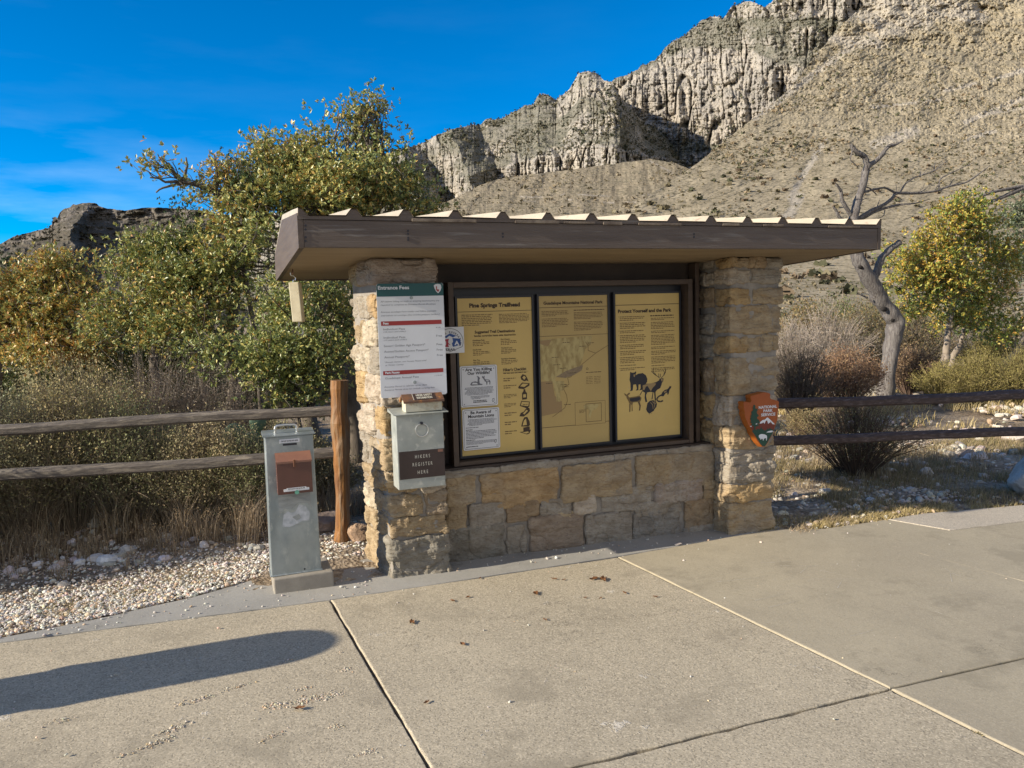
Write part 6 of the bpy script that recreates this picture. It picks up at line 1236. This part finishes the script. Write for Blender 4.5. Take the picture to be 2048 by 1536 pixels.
# ---- right hand trees
M_hollow = mat('hollow', (.022, .018, .016), .95)
DT = 11.5
def dpx(x, y, Y=DT): return P(x, y, Y)
def dep_of(p): return float((p - np.array([0, 0, CAMZ])) @ (R @ np.array([0, 0, 1.0])))
dt = thing('dead_tree', tuple(float(q) for q in dpx(1775, 790)), 'bare silver grey dead tree with a twisted leaning trunk behind the right roof end', 'tree')
def dlimb(name, pts, parent, Y=DT, dy=0.0):
    q = np.array([P(x, y, Y + dy * i) for i, (x, y, r) in enumerate(pts)]); k = dep_of(q[0]) / FPX; r = np.array([p[2] for p in pts]) * k * .9
    t = np.linspace(0, len(q) - 1, max(10, len(q) * 5)); i = np.arange(len(q)); s = np.stack([np.interp(t, i, q[:, a]) for a in range(3)], -1)
    for _ in range(3): s[1:-1] = (s[:-2] + 2 * s[1:-1] + s[2:]) / 4
    rr = np.interp(t, i, r); s += np.stack([fbm(xyz(t * .9, a, 3), 2) for a in range(3)], -1) * rr[:, None] * .28
    m = MB(); m.tube(s, rr, 16 if pts[0][2] > 8 else 8, 0, jit=.13); return m.build(name, [M_dead], parent, smooth=True)
dlimb('trunk', [(1772, 800, 20), (1776, 752, 17), (1781, 690, 17), (1790, 650, 19), (1779, 624, 18), (1756, 594, 16), (1735, 556, 15), (1717, 522, 14), (1706, 490, 12), (1704, 455, 11), (1708, 430, 9.5), (1716, 405, 9), (1723, 378, 8), (1731, 345, 8), (1736, 328, 7)], dt)
for pts in ([(1736, 330, 6.5), (1729, 313, 6), (1714, 305, 5.5), (1704, 296, 4.5), (1701, 289, 3.5)], [(1736, 332, 6), (1752, 324, 5), (1764, 308, 5), (1775, 293, 4.5), (1790, 290, 3), (1806, 282, 1.2)], [(1704, 432, 5), (1692, 416, 4.5), (1683, 398, 4), (1681, 381, 3.5), (1672, 368, 2)],
            [(1700, 445, 4), (1678, 436, 3.5), (1672, 420, 3), (1666, 414, 2)], [(1716, 438, 5), (1740, 424, 4.5), (1766, 410, 4), (1784, 398, 3.8), (1790, 386, 3.4), (1832, 387, 3), (1867, 384, 2.4), (1899, 372, 2.2), (1934, 365, 2), (1962, 345, 1.6), (1980, 331, .8)],
            [(1722, 386, 3), (1745, 380, 2.4), (1770, 374, 2), (1790, 386, 2.6)], [(1801, 384, 2), (1812, 366, 1.8), (1830, 354, 1.6), (1868, 343, 1.2), (1896, 320, .6)], [(1878, 380, 1.8), (1879, 358, 1.6), (1899, 347, 1.2), (1945, 326, .6)],
            [(1722, 438, 3.6), (1758, 420, 3), (1797, 409, 2.2), (1832, 407, 1.4), (1860, 398, .6)], [(1748, 560, 9), (1757, 534, 8), (1764, 512, 7), (1780, 498, 7), (1799, 485, 6.5)], [(1716, 372, 2), (1738, 375, 1.6), (1752, 388, 1.2)], [(1770, 420, 1.2), (1768, 432, 1), (1750, 440, .6)], [(1705, 300, 1.4), (1700, 320, 1.2), (1716, 334, 1)], [(1735, 595, 2.4), (1722, 590, 1.6), (1716, 588, 1)]):
    dlimb('branch', pts, dt)
for k in range(26):            # fine dead twigs
    bx_, by_ = [(1716, 405), (1755, 412), (1832, 387), (1867, 384), (1899, 372), (1764, 308), (1790, 392), (1797, 409), (1681, 385), (1736, 345), (1868, 343), (1840, 354), (1726, 470)][k % 13]; ang_ = rng.uniform(-1.9, .5) ; ln_ = rng.uniform(10, 34); x1_, y1_ = bx_ + math.cos(ang_) * ln_ * .6, by_ + math.sin(ang_) * ln_ * .6
    dlimb('twig', [(bx_, by_, 1.1), (x1_, y1_, .8), (x1_ + math.cos(ang_ + rng.uniform(-.8, .8)) * ln_ * .5, y1_ + math.sin(ang_ + rng.uniform(-.8, .8)) * ln_ * .5, .4)], dt, dy=rng.uniform(-.1, .1))
for pts in ([(1950, 400, 3), (1973, 388, 3.4), (2001, 380, 3.4), (2060, 370, 4)], [(1985, 402, 3.5), (2010, 393, 4), (2050, 374, 5), (2110, 350, 6)]): dlimb('branch', pts, dt, DT + 1.0)
for (x, y, rx, rz) in ((1722, 534, 7, 4), (1743, 560, 3, 4), (1768, 618, 7, 5), (1786, 638, 7, 6), (1750, 575, 3, 2.5)):
    p = P(x, y, DT); k = dep_of(p) / FPX; f_ = unit(np.array([0, 0, CAMZ]) - p); m = MB(); v, f = rock((0, 0, 0), (rx * k, 4 * k, rz * k), 6, .15, x, 2.0); m.add(v + p + f_ * 12.5 * k, [f]); m.build('knot_hole', [M_hollow], dt, smooth=True)
MAP = [(.14, .21, .05), (.22, .28, .06), (.36, .36, .07), (.52, .40, .07), (.56, .32, .06)]
mb_ = G(1888, 775)
tree('maple_tree', 'small leafy maple turning yellow at the top, right of the dead tree', (13.9, 11.9, -.1), [tuple(P(1893, 710, 11.9)), tuple(P(1897, 660, 11.9)), tuple(P(1905, 600, 11.9))],
     [BL(1905, 430, 11.9, 55, 36), BL(1950, 450, 12, 55, 42), BL(1870, 460, 11.8, 46, 34), BL(1840, 520, 11.8, 60, 46), BL(1920, 510, 11.9, 70, 48), BL(1990, 510, 12.1, 46, 50), BL(1820, 555, 11.8, 34, 34), BL(1880, 575, 11.8, 55, 34), BL(1955, 580, 12, 55, 40), BL(1830, 612, 11.7, 40, 26), BL(1930, 640, 11.9, 50, 26), BL(1885, 540, 11.8, 60, 40), BL(2000, 590, 12.2, 38, 40), BL(1905, 400, 12, 30, 16)],
     MAP, [1.0, 1.6, 2.2, 2.4, 1.5], .08, .62, 34, .19, bark=M_barkp, trunk_r=.10, seed=21, gap=.12)
tree('maple_tree', 'low yellow green maple at the right edge below the larger maple', (15.0, 11.6, -.1), [tuple(P(2035, 700, 11.6))],
     [BL(2030, 650, 11.6, 46, 40), BL(2075, 620, 11.6, 50, 50), BL(1995, 680, 11.5, 34, 24)], MAP, [1.5, 2.2, 2.2, 1.2, .5], .08, .34, 28, .15, bark=M_barkp, trunk_r=.07, seed=22, gap=.05)
tree('gray_oak_tree', 'grey green oak cut by the right frame edge', (21.0, 15.0, 0), [tuple(P(2070, 560, 15))],
     [BL(2045, 440, 15, 40, 44), BL(2090, 420, 15, 60, 60), BL(2030, 520, 15, 30, 36), BL(2080, 520, 15, 50, 50)], [(.14, .17, .10), (.19, .21, .12), (.10, .125, .07)], [2, 2, 1], .11, .2, 30, .22, trunk_r=.16, seed=23)
tree('slim_trunk_tree', 'slender leafy tree with a grey trunk just right of the maple trunk', (14.6, 12.5, -.1), [tuple(P(1922, 690, 12.5)), tuple(P(1918, 620, 12.5))], [BL(1935, 610, 12.5, 40, 30), BL(1960, 640, 12.5, 40, 30)], MAP, [3, 2, 1, .3, .1], .08, .6, 24, .18, bark=M_barkp, trunk_r=.075, seed=24)

# ---- shrubs
def shrub(name, label, base, rad_, h, ns, pal, wts, leaf=.02, nl=26, stemcol=(.16, .12, .09), group=None, lean=.55, stem_r=.004, cat='shrub', seed=0, bare=.35, droop=0.0):
    base = np.array(base, float); t = thing(name, tuple(float(q) for q in base), label, cat, group); lv = MB(); st = MB()
    az_ = rng.uniform(0, 6.283, ns); el = rng.uniform(0, 1, ns) ** .7; tip = base + np.stack([np.cos(az_) * rad_ * el, np.sin(az_) * rad_ * el, h * (1 - .45 * el ** 2) * rng.uniform(.7, 1.08, ns)], -1)
    root = base + np.stack([np.cos(az_) * rad_ * .18 * el, np.sin(az_) * rad_ * .18 * el, np.full(ns, -.03)], -1)
    m = 6; tt = np.linspace(0, 1, m); ctrl = root * .45 + tip * .55 + np.array([0, 0, 1]) * (h * .16 * (1 - lean)); ctrl[:, :2] = root[:, :2] + (tip - root)[:, :2] * (.5 * lean + .1)
    pts = ((1 - tt)[None, :, None] ** 2) * root[:, None] + (2 * tt * (1 - tt))[None, :, None] * ctrl[:, None] + (tt ** 2)[None, :, None] * tip[:, None]
    pts += np.stack([fbm(pts * 5 + k * 9, 2) for k in range(3)], -1) * .05 * h * tt[None, :, None]
    # stems: crossed ribbons; side twigs
    def ribbons(pp, r, col):
        n_, m_ = pp.shape[:2]; d = unit(np.gradient(pp, axis=1)); s = unit(np.cross(d, rng.normal(size=(n_, 1, 3)))); s2 = np.cross(d, s); w = r * (1 - .75 * np.linspace(0, 1, m_))[None, :, None]
        for a in (s, s2 * .8 + s * .3):
            v = np.stack([pp - a * w, pp + a * w], 2).reshape(-1, 3); i = (np.arange(n_)[:, None] * m_ + np.arange(m_ - 1)[None]) * 2; i = i.ravel(); f = np.stack([i, i + 1, i + 3, i + 2], -1)
            st.add(v, [f], 0, np.repeat(np.array(col) * rng.uniform(.6, 1.35, (n_, 1)), m_ * 2, 0))
    ribbons(pts, stem_r, stemcol)
    nt_ = ns * 5; si = rng.integers(0, ns, nt_); k0_ = rng.integers(2, m - 1, nt_); o = pts[si, k0_]; e = o + (unit(rng.normal(size=(nt_, 3)) + unit(pts[si, m - 1] - root[si]) * 1.1)) * (h * rng.uniform(.08, .22, nt_))[:, None]
    tw = np.stack([o, (o + e) / 2 + rng.normal(size=o.shape) * .01 * h, e], 1); ribbons(tw, stem_r * .55, stemcol)
    if nl:
        src = np.concatenate([tw[:, 1:].reshape(-1, 3), pts[:, m - 2:].reshape(-1, 3)]); n = ns * nl; k = rng.integers(0, len(src), n); p = src[k] + rng.normal(size=(n, 3)) * h * .035; p = p[p[:, 2] > base[2] + h * bare * rng.uniform(.3, 1.2, n)]
        leaves(lv, p, leaf, pal, wts, 0, unit(p - base) * .8, aspect=.5)
    st.build('stems', [M_twig], t)
    if nl: lv.build('foliage', [M_leafm], t)
    return t
SAGE = [(.33, .31, .16), (.42, .38, .20), (.25, .25, .13), (.50, .43, .24)]; GREY = [(.36, .32, .26), (.30, .27, .22), (.42, .36, .28)]
sl = [(30, 860, 7.1, .55, 1.15, 'olive brown brush at the far left, behind the fence'), (130, 850, 7.3, .6, 1.35, 'tall olive brush behind the left end of the rails'), (235, 850, 7.2, .55, 1.30, 'bushy olive shrub with upright sprays behind the upper left rail'), (330, 860, 7.0, .5, 1.12, 'dense brown green shrub behind the left fence'), (420, 880, 6.9, .42, .95, 'shrub with pale tips left of the fee pedestal behind the rails'),
      (-60, 860, 7.3, .6, 1.3, 'brush cut off by the left frame edge'), (80, 840, 8.2, .7, 1.6, 'tall tan brush rising behind the far left shrubs'), (200, 840, 8.4, .7, 1.62, 'tallest feathery brush left of centre of the thicket'), (480, 900, 6.8, .4, .75, 'low dark shrub behind the fence, left of the fee pedestal'), (-330, 860, 6.1, .55, 1.15, 'dense brush just outside the left edge beside the gravel'), (-420, 860, 6.6, .6, 1.5, 'taller brush outside the left edge behind the fence'), (-230, 860, 5.95, .3, .75, 'low brush outside the left edge in front of the fence'), (560, 900, 7.2, .5, .8, 'low twiggy shrub under the yellow green oak'), (640, 910, 7.1, .42, .7, 'low twiggy shrub just left of the fence post')]
for i, (px, py, Y, r, h, lab) in enumerate(sl):
    p = P(px, py, Y); sh_ = [.72, 1.0, .85, .7, 1.1, .8, 1.15, 1.05, .75, .8, .8, .9, .8, .8][i]; SG = [tuple(np.array(q) * sh_ * np.array([1 + .12 * math.sin(i * 2.1), 1.0, 1 - .1 * math.sin(i)])) for q in SAGE]; shrub('brush_shrub', lab, (p[0], Y, gz(p[0])), r * 1.05, h * (.92 + .16 * math.sin(i * 1.7)), 230, SG, [2, 2, 2, 1.2], .022, 42, (.30, .25, .18), 'brush behind the left fence', seed=i, bare=.28)
for i, (px, Y, r, h, lab) in enumerate(((300, 8.6, .7, 1.55, 'leafless grey twiggy bush above the left rails'), (400, 8.4, .6, 1.4, 'grey twiggy bush right of the leafless one'), (470, 8.2, .5, 1.2, 'pinkish grey twigs at the foot of the yellow green oak'))):
    p = P(px, 800, Y); shrub('bare_shrub', lab, (p[0], Y, 0), r, h, 260, GREY, [1, 1, 1], .018, 10, (.36, .30, .25), 'leafless bushes left', stem_r=.0035)
sr = [(1712, 930, 6.35, .80, .88, 300, [(.20, .19, .09), (.28, .25, .12), (.14, .13, .07)], .018, 24, (.17, .12, .09), 'wide dark twiggy shrub behind the right rails, nearest the right pillar', .35),
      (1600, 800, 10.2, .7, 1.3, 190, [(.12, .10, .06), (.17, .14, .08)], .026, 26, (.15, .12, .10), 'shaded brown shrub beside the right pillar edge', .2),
      (1690, 790, 10.6, .75, 1.15, 190, [(.33, .20, .11), (.40, .27, .15), (.26, .15, .09)], .034, 60, (.20, .14, .11), 'brown leaved bush left of the dead trunk', .1),
      (1820, 795, 11.8, .7, 1.0, 170, [(.30, .20, .11), (.36, .26, .15), (.22, .15, .09)], .034, 50, (.20, .14, .11), 'brown leaved bush between dead trunk and maple trunk', .1),
      (1650, 690, 14, 1.3, 1.9, 260, GREY, .03, 14, (.40, .34, .29), 'pale grey leafless brush behind the brown shrubs', .3), (1580, 690, 13, 1.0, 1.6, 220, GREY, .03, 14, (.40, .34, .29), 'grey brush at the right pillar, further back', .3),
      (1740, 690, 15, 1.3, 2.0, 220, [(.16, .16, .08), (.22, .19, .09), (.30, .2, .08)], .05, 34, (.2, .17, .14), 'olive brush behind the dead trunk', .2), (1830, 700, 14, 1.2, 1.7, 220, [(.16, .15, .08), (.20, .17, .09), (.27, .19, .1)], .045, 34, (.2, .17, .14), 'olive brown brush behind the maple', .2),
      (1880, 800, 10.6, .6, .75, 170, [(.34, .29, .08), (.27, .24, .07), (.40, .33, .12)], .024, 26, (.24, .2, .09), 'yellow green broom like shrub below the maple', .05), (1950, 800, 10.0, .75, .95, 260, [(.34, .29, .08), (.27, .24, .07), (.40, .33, .12)], .024, 26, (.24, .2, .09), 'largest yellow green shrub right of the maple trunk', .05),
      (2030, 800, 9.6, .75, 1.0, 260, [(.32, .28, .09), (.25, .23, .07), (.38, .32, .12)], .024, 26, (.24, .2, .09), 'yellow green shrub at the right frame edge', .05), (1985, 740, 13, 1.0, 1.1, 200, [(.30, .26, .09), (.25, .22, .08)], .035, 50, (.24, .2, .09), 'yellow shrub behind the other yellow shrubs', .05),
      (1950, 690, 15.5, 1.4, 1.8, 200, GREY, .03, 14, (.26, .23, .2), 'grey leafless brush behind the yellow shrubs', .3), (1620, 640, 19, 1.7, 2.0, 200, [(.26, .17, .07), (.30, .22, .09), (.14, .14, .06)], .07, 40, (.2, .16, .1), 'orange olive bush far right of the pillar', .1), (1680, 640, 21, 1.8, 2.2, 200, [(.12, .15, .06), (.17, .18, .07)], .07, 40, (.2, .16, .1), 'green bush behind the orange one', .1), (1790, 630, 21, 2.0, 2.3, 200, [(.14, .16, .07), (.20, .18, .08), (.3, .2, .08)], .07, 40, (.2, .16, .1), 'green bush behind the dead trunk', .1),
      (1610, 808, 8.6, .4, .42, 120, [(.32, .25, .12), (.38, .30, .16)], .02, 30, (.30, .23, .12), 'small straw coloured shrub above the upper right rail by the pillar', .05)]
for i, (px, py, Y, r, h, ns, pal, lf, nl, sc_, lab, bare) in enumerate(sr):
    p = P(px, py, Y); z = gz(p[0]) if Y < 12.5 else float(np.interp(Y, [12, 20, 25], [-.1, -.3, -.4])); shrub('shrub', lab, (p[0], Y, z), r, h, ns, pal, [1] * len(pal), lf, nl, sc_, 'shrubs right of the kiosk', seed=i + 40, bare=bare, stem_r=.005 * (1 if Y < 9 else 1.8))
# prickly pear
pp = P(468, 850, 7.15); t = thing('prickly_pear', (float(pp[0]), 7.15, 0), 'blue green prickly pear pads in the shade behind the left fence', 'cactus')
M_pad = mat('cactus pad', (.085, .15, .10), .6, col2=(.11, .18, .12), scale=8)
for (dx, dz, s, a) in ((0, .72, .13, .1), (.14, .66, .11, .6), (-.12, .60, .11, -.5), (.03, .48, .12, .0), (.2, .84, .09, .3)):
    m = MB(); v, f = rock((0, 0, 0), (s * .8, .018, s), 8, .04, dx, 2.0); ca, sa = math.cos(a), math.sin(a); v = np.stack([v[:, 0] * ca + v[:, 2] * sa, v[:, 1], -v[:, 0] * sa + v[:, 2] * ca], -1); m.add(v + np.array([pp[0] + dx, 7.15 + dx * .2, dz]), [f]); m.build('pad', [M_pad], t, smooth=True)
# ---- grass
def blades(mb, x, y, z, h, w, lean, pal, seedhead=0.0):
    n = len(x); a = rng.uniform(0, 6.283, n); le = lean * rng.uniform(.2, 1.2, n) * h; dx, dy = np.cos(a) * le, np.sin(a) * le; s = np.stack([-np.sin(a + .7), np.cos(a + .7), 0 * a], -1) * (w * rng.uniform(.6, 1.2, n))[:, None]
    b = np.stack([x, y, z - .01], -1); m_ = b + np.stack([dx * .3, dy * .3, h * .6], -1); t_ = b + np.stack([dx, dy, h], -1)
    v = np.stack([b - s, b + s, m_ - s * .8, m_ + s * .8, t_], 1).reshape(-1, 3); i = np.arange(n) * 5
    pal = np.array(pal); c = pal[rng.integers(0, len(pal), n)] * rng.uniform(.7, 1.3, (n, 1)); mb.add(v, [np.stack([i, i + 1, i + 3, i + 2], -1), np.stack([i + 2, i + 3, i + 4], -1)], 0, np.repeat(c, 5, 0))
    if seedhead:
        k = rng.uniform(0, 1, n) < seedhead; T = t_[k]; q = np.repeat(T, 5, 0) + rng.normal(size=(len(T) * 5, 3)) * np.array([.004, .004, .018]); leaves(mb, q, .014, [(.46, .33, .19), (.52, .40, .25)], [1, 1], 0)
STRAW = [(.38, .30, .19), (.31, .24, .15), (.45, .37, .25), (.27, .20, .13)]; RED = [(.36, .28, .19), (.30, .23, .155), (.42, .33, .23)]; OLV = [(.30, .25, .12), (.24, .21, .10), (.36, .29, .15)]
def tufts(mb, cx, cy, nb, sp, h, w, lean, pal, sh=0.0, zf=gz):
    n = len(cx); idx = np.repeat(np.arange(n), nb); r = rng.normal(size=(len(idx), 2)) * sp; x = cx[idx] + r[:, 0]; y = cy[idx] + r[:, 1]
    hh = (h * rng.uniform(.55, 1.2, n))[idx] * rng.uniform(.5, 1.1, len(idx)); blades(mb, x, y, zf(x), hh, w, lean, pal, sh)
g = MB()
x, y = scatter(75, -3.2, 1.0, 5.85, 6.9, lambda x, y: (y > edge_left(x) + .55) * np.clip(.35 + (y - edge_left(x) - .5), 0, 1)); tufts(g, x, y, 40, .05, .17, .0022, .5, RED, .12)
x, y = scatter(130, -4, 1.0, 6.5, 8.2, lambda x, y: 1.0 + 0 * x); tufts(g, x, y, 50, .07, .34, .0026, .5, STRAW, .08)
for px, py, hh, nb in ((590, 1075, .42, 150), (500, 1085, .40, 170), (370, 1080, .46, 130), (300, 1100, .24, 90), (190, 1115, .26, 110), (100, 1120, .30, 120), (650, 1040, .40, 130), (420, 1085, .34, 110), (705, 1030, .35, 120), (40, 1110, .32, 120), (730, 1020, .35, 90), (540, 1060, .42, 120)):
    p = G(px, py); tufts(g, np.array([p[0]]), np.array([p[1]]), nb, .055, hh, .0022, .5, RED if hh > .3 else STRAW, .2)
x, y = scatter(420, -3.4, .4, 5.0, 6.0, lambda x, y: (y > edge_left(x) + .12) * (fbm(xyz(x * 2.2, y * 2.6, 3), 3) > .10)); tufts(g, x, y, 26, .05, .055, .0022, .9, OLV)
tag(g.build('dry_grass', [M_grass]), 'tufts of dry tan grass behind the gravel on the left', 'grass', kind='stuff')
g = MB()
x, y = scatter(900, 3.95, 6.6, 4.45, 5.25, lambda x, y: (y > edge_right(x) + .02) * (y < edge_right(x) + .34 - .05 * (x - 4)) * (fbm(xyz(x * 3, y * 3, 3), 2) > -.2)); tufts(g, x, y, 30, .035, .05, .0022, .9, [(.44, .35, .17), (.38, .30, .13), (.50, .41, .24)])
for px, py, hh, nb in ((1598, 1062, .055, 150), (1665, 1045, .09, 90), (1610, 1058, .05, 90)):
    p = G(px, py); tufts(g, np.array([p[0]]), np.array([p[1]]), nb, .045, hh, .0022, .9, STRAW)
x, y = scatter(3200, 4.1, 10.5, 4.8, 8.2, lambda x, y: (y > edge_right(x) + .2) * (fbm(xyz(x * 1.5, y * 1.5, 3), 3) > -.08)); tufts(g, x, y, 24, .055, .085, .0026, .8, OLV + STRAW[:2])
x, y = scatter(150, 4.6, 8.5, 5.9, 8.0, lambda x, y: 1.0 + 0 * x); tufts(g, x, y, 30, .05, .17, .0026, .5, STRAW, .05)
x, y = scatter(2600, 6.5, 26, 8, 22, lambda x, y: (x > .60 * y) * (fbm(xyz(x * .7, y * .7, 3), 3) > -.15)); tufts(g, x, y, 20, .10, .16, .006, .8, [(.42, .33, .16), (.36, .28, .12), (.46, .38, .22)])
tag(g.build('dry_grass', [M_grass]), 'yellow and olive grass over the stony ground right of the kiosk', 'grass', kind='stuff')
# weeds in the joints
g = MB()
for px, py in ((1950, 1462), (1955, 1466), (1725, 1348), (1420, 1198), (1390, 1186)):
    p = G(px, py); tufts(g, np.array([p[0]]), np.array([p[1]]), 26, .012, .018, .0016, 1.2, OLV)
tag(g.build('joint_weeds', [M_grass]), 'tiny weeds growing in the long pavement joint', 'weeds', kind='stuff')

# ---- scrub on the mountain
M_scrub = mat('hill scrub', (1, 1, 1), .95, usecol=1.0, spec=.1)
def puffs(mb, pos, r, col, nleaf=9, tall=1.0):
    n = len(pos); idx = np.repeat(np.arange(n), nleaf); q = pos[idx] + unit(rng.normal(size=(len(idx), 3))) * (r[idx] * rng.uniform(.3, 1, len(idx)))[:, None] * np.array([1, 1, .6 * tall]) + np.array([0, 0, .45]) * r[idx][:, None] * tall
    d = unit(rng.normal(size=q.shape)); s = unit(np.cross(d, rng.normal(size=q.shape))); k = (r[idx] * .55)[:, None]
    v = np.stack([q - d * k, q + s * k, q + d * k, q - s * k], 1).reshape(-1, 3); i = np.arange(len(q)) * 4
    c = col[idx] * rng.uniform(.8, 1.2, (len(idx), 1)); mb.add(v, [np.stack([i, i + 1, i + 2, i + 3], -1)], 0, np.repeat(c, 4, 0))
def pick(S_, n, f, seed):
    xs, t, pos = S_; rr = np.random.default_rng(seed); ny, nx = len(t), len(xs); i = rr.integers(0, nx - 1, n); j = rr.integers(0, ny - 1, n); p = pos[j, i] * .5 + pos[j + 1, i + 1] * .5
    keep = rr.uniform(0, 1, n) < f(xs[i], t[j], p); return p[keep]
mb = MB()
cl_ = lambda p, s, th: (fbm(p * s, 3) > th)
p = pick(NS, 90000, lambda x, t, p: np.clip(.10 + .75 * cl_(p, .02, .05), 0, 1) * (x > 1150), 3); dd = p @ (R @ np.array([0, 0, 1.0]))
r = np.clip(rng.gamma(1.6, .17, len(p)) + .12, .12, 1.5) * np.clip(dd / 300, .45, 1.6); c = np.array([(.15, .13, .08), (.21, .175, .11), (.27, .21, .135), (.11, .11, .065)])[rng.integers(0, 4, len(p))]
near = dd < 90; r[near] = np.clip(r[near], .12, .5); puffs(mb, p, r, c, 7)
p = pick(NS, 2600, lambda x, t, p: (.25 + .6 * cl_(p, .015, .0)) * (x > 1150), 33); dd = p @ (R @ np.array([0, 0, 1.0])); p = p[dd > 110]; r = rng.uniform(.7, 2.0, len(p)); puffs(mb, p, r, np.array([(.10, .10, .06), (.14, .12, .075), (.17, .13, .09)])[rng.integers(0, 3, len(p))], 12, .8)
p = pick(MS, 16000, lambda x, t, p: .15 + .5 * cl_(p, .01, .05), 4); r = rng.gamma(2.0, .45, len(p)) + .5; puffs(mb, p, r, np.array([(.17, .15, .10), (.23, .19, .13)])[rng.integers(0, 2, len(p))], 5)
for S_, n, sd_ in ((CB, 26000, 5), (CW, 26000, 6)):
    p = pick(S_, n, lambda x, t, p: .08 + .5 * cl_(p, .012, .0), sd_); r = rng.gamma(2.0, .75, len(p)) + .8; puffs(mb, p, r, np.array([(.07, .075, .05), (.12, .11, .07), (.17, .15, .10)])[rng.integers(0, 3, len(p))], 5, 1.3)
p = pick(FH, 14000, lambda x, t, p: .5 * cl_(p, .008, .0) + .1, 8); r = rng.gamma(2.0, 1.5, len(p)) + 1.5; puffs(mb, p, r, np.array([(.05, .05, .035), (.08, .075, .05)])[rng.integers(0, 2, len(p))], 5)
x, y = scatter(9000, -60, 9, 11.5, 90, lambda x, y: .25 + .5 * (fbm(xyz(x * .15, y * .15, 3), 3) > 0)); rr_g = np.clip(rng.gamma(2, .2, len(x)) + .15, .1, 1.0); puffs(mb, np.column_stack([x, y, -np.clip((np.hypot(x, y) - 12) / 60, 0, 1) * 1.0 + gz(x)]), rr_g, np.array([(.20, .18, .10), (.28, .23, .13), (.15, .15, .08)])[rng.integers(0, 3, len(x))], 14)
# trees along the skylines
for S_, n, sd_ in ((CB, 80, 7), (CW, 60, 8)):
    xs, t, pos = S_; i = np.random.default_rng(sd_).integers(0, len(xs), n); p = pos[len(t) - 1, i]; puffs(mb, p, rng.uniform(1.2, 3.0, n), np.tile([(.035, .045, .028)], (n, 1)), 10, 1.8)
tag(mb.build('scrub', [M_scrub]), 'scrub and small trees dotted over the mountain', 'scrub', kind='stuff')
# agave stalks on the near slope
xs, t, pos = NS
for k, (px, py, h) in enumerate(((1656, 440, 2.6), (1612, 437, 2.2), (1560, 436, 2.0), (1650, 435, 1.6), (1654, 608, 1.3), (1686, 596, 1.4), (1604, 600, 1.2))):
    i = int(np.argmin(abs(xs - px))); ycol = 768 + 0 * t; d = pos[:len(t), i] - np.array([0, 0, CAMZ]); cam_ = d @ R; yy = 768 + FPX * cam_[:, 1] / cam_[:, 2]; j = int(np.argmin(abs(yy - py))); p = pos[j, i]
    m = MB(); m.tube([p, p + (0, 0, h * .6), p + (.05, 0, h)], [.05, .04, .02], 5); tag(m.build('agave_stalk', [M_barkp]), None, 'agave', 'dry agave stalks on the slope'); bpy.context.scene.objects[-1]
    o = [q for q in bpy.data.objects if q.name.startswith('agave_stalk')][-1]; o['label'] = ['pale dry stalk on the slope above the roof, nearest the dead tree', 'dry stalk on the slope above the right roof end', 'leftmost dry stalk seen above the roof', 'short dry stalk beside a taller one above the roof', 'dry yellow stalk right of the right pillar', 'dry stalk between the pillar and dead trunk', 'small dry stalk nearest the right pillar'][k]
for o in bpy.data.objects:
    if '_w' in o: del o['_w']
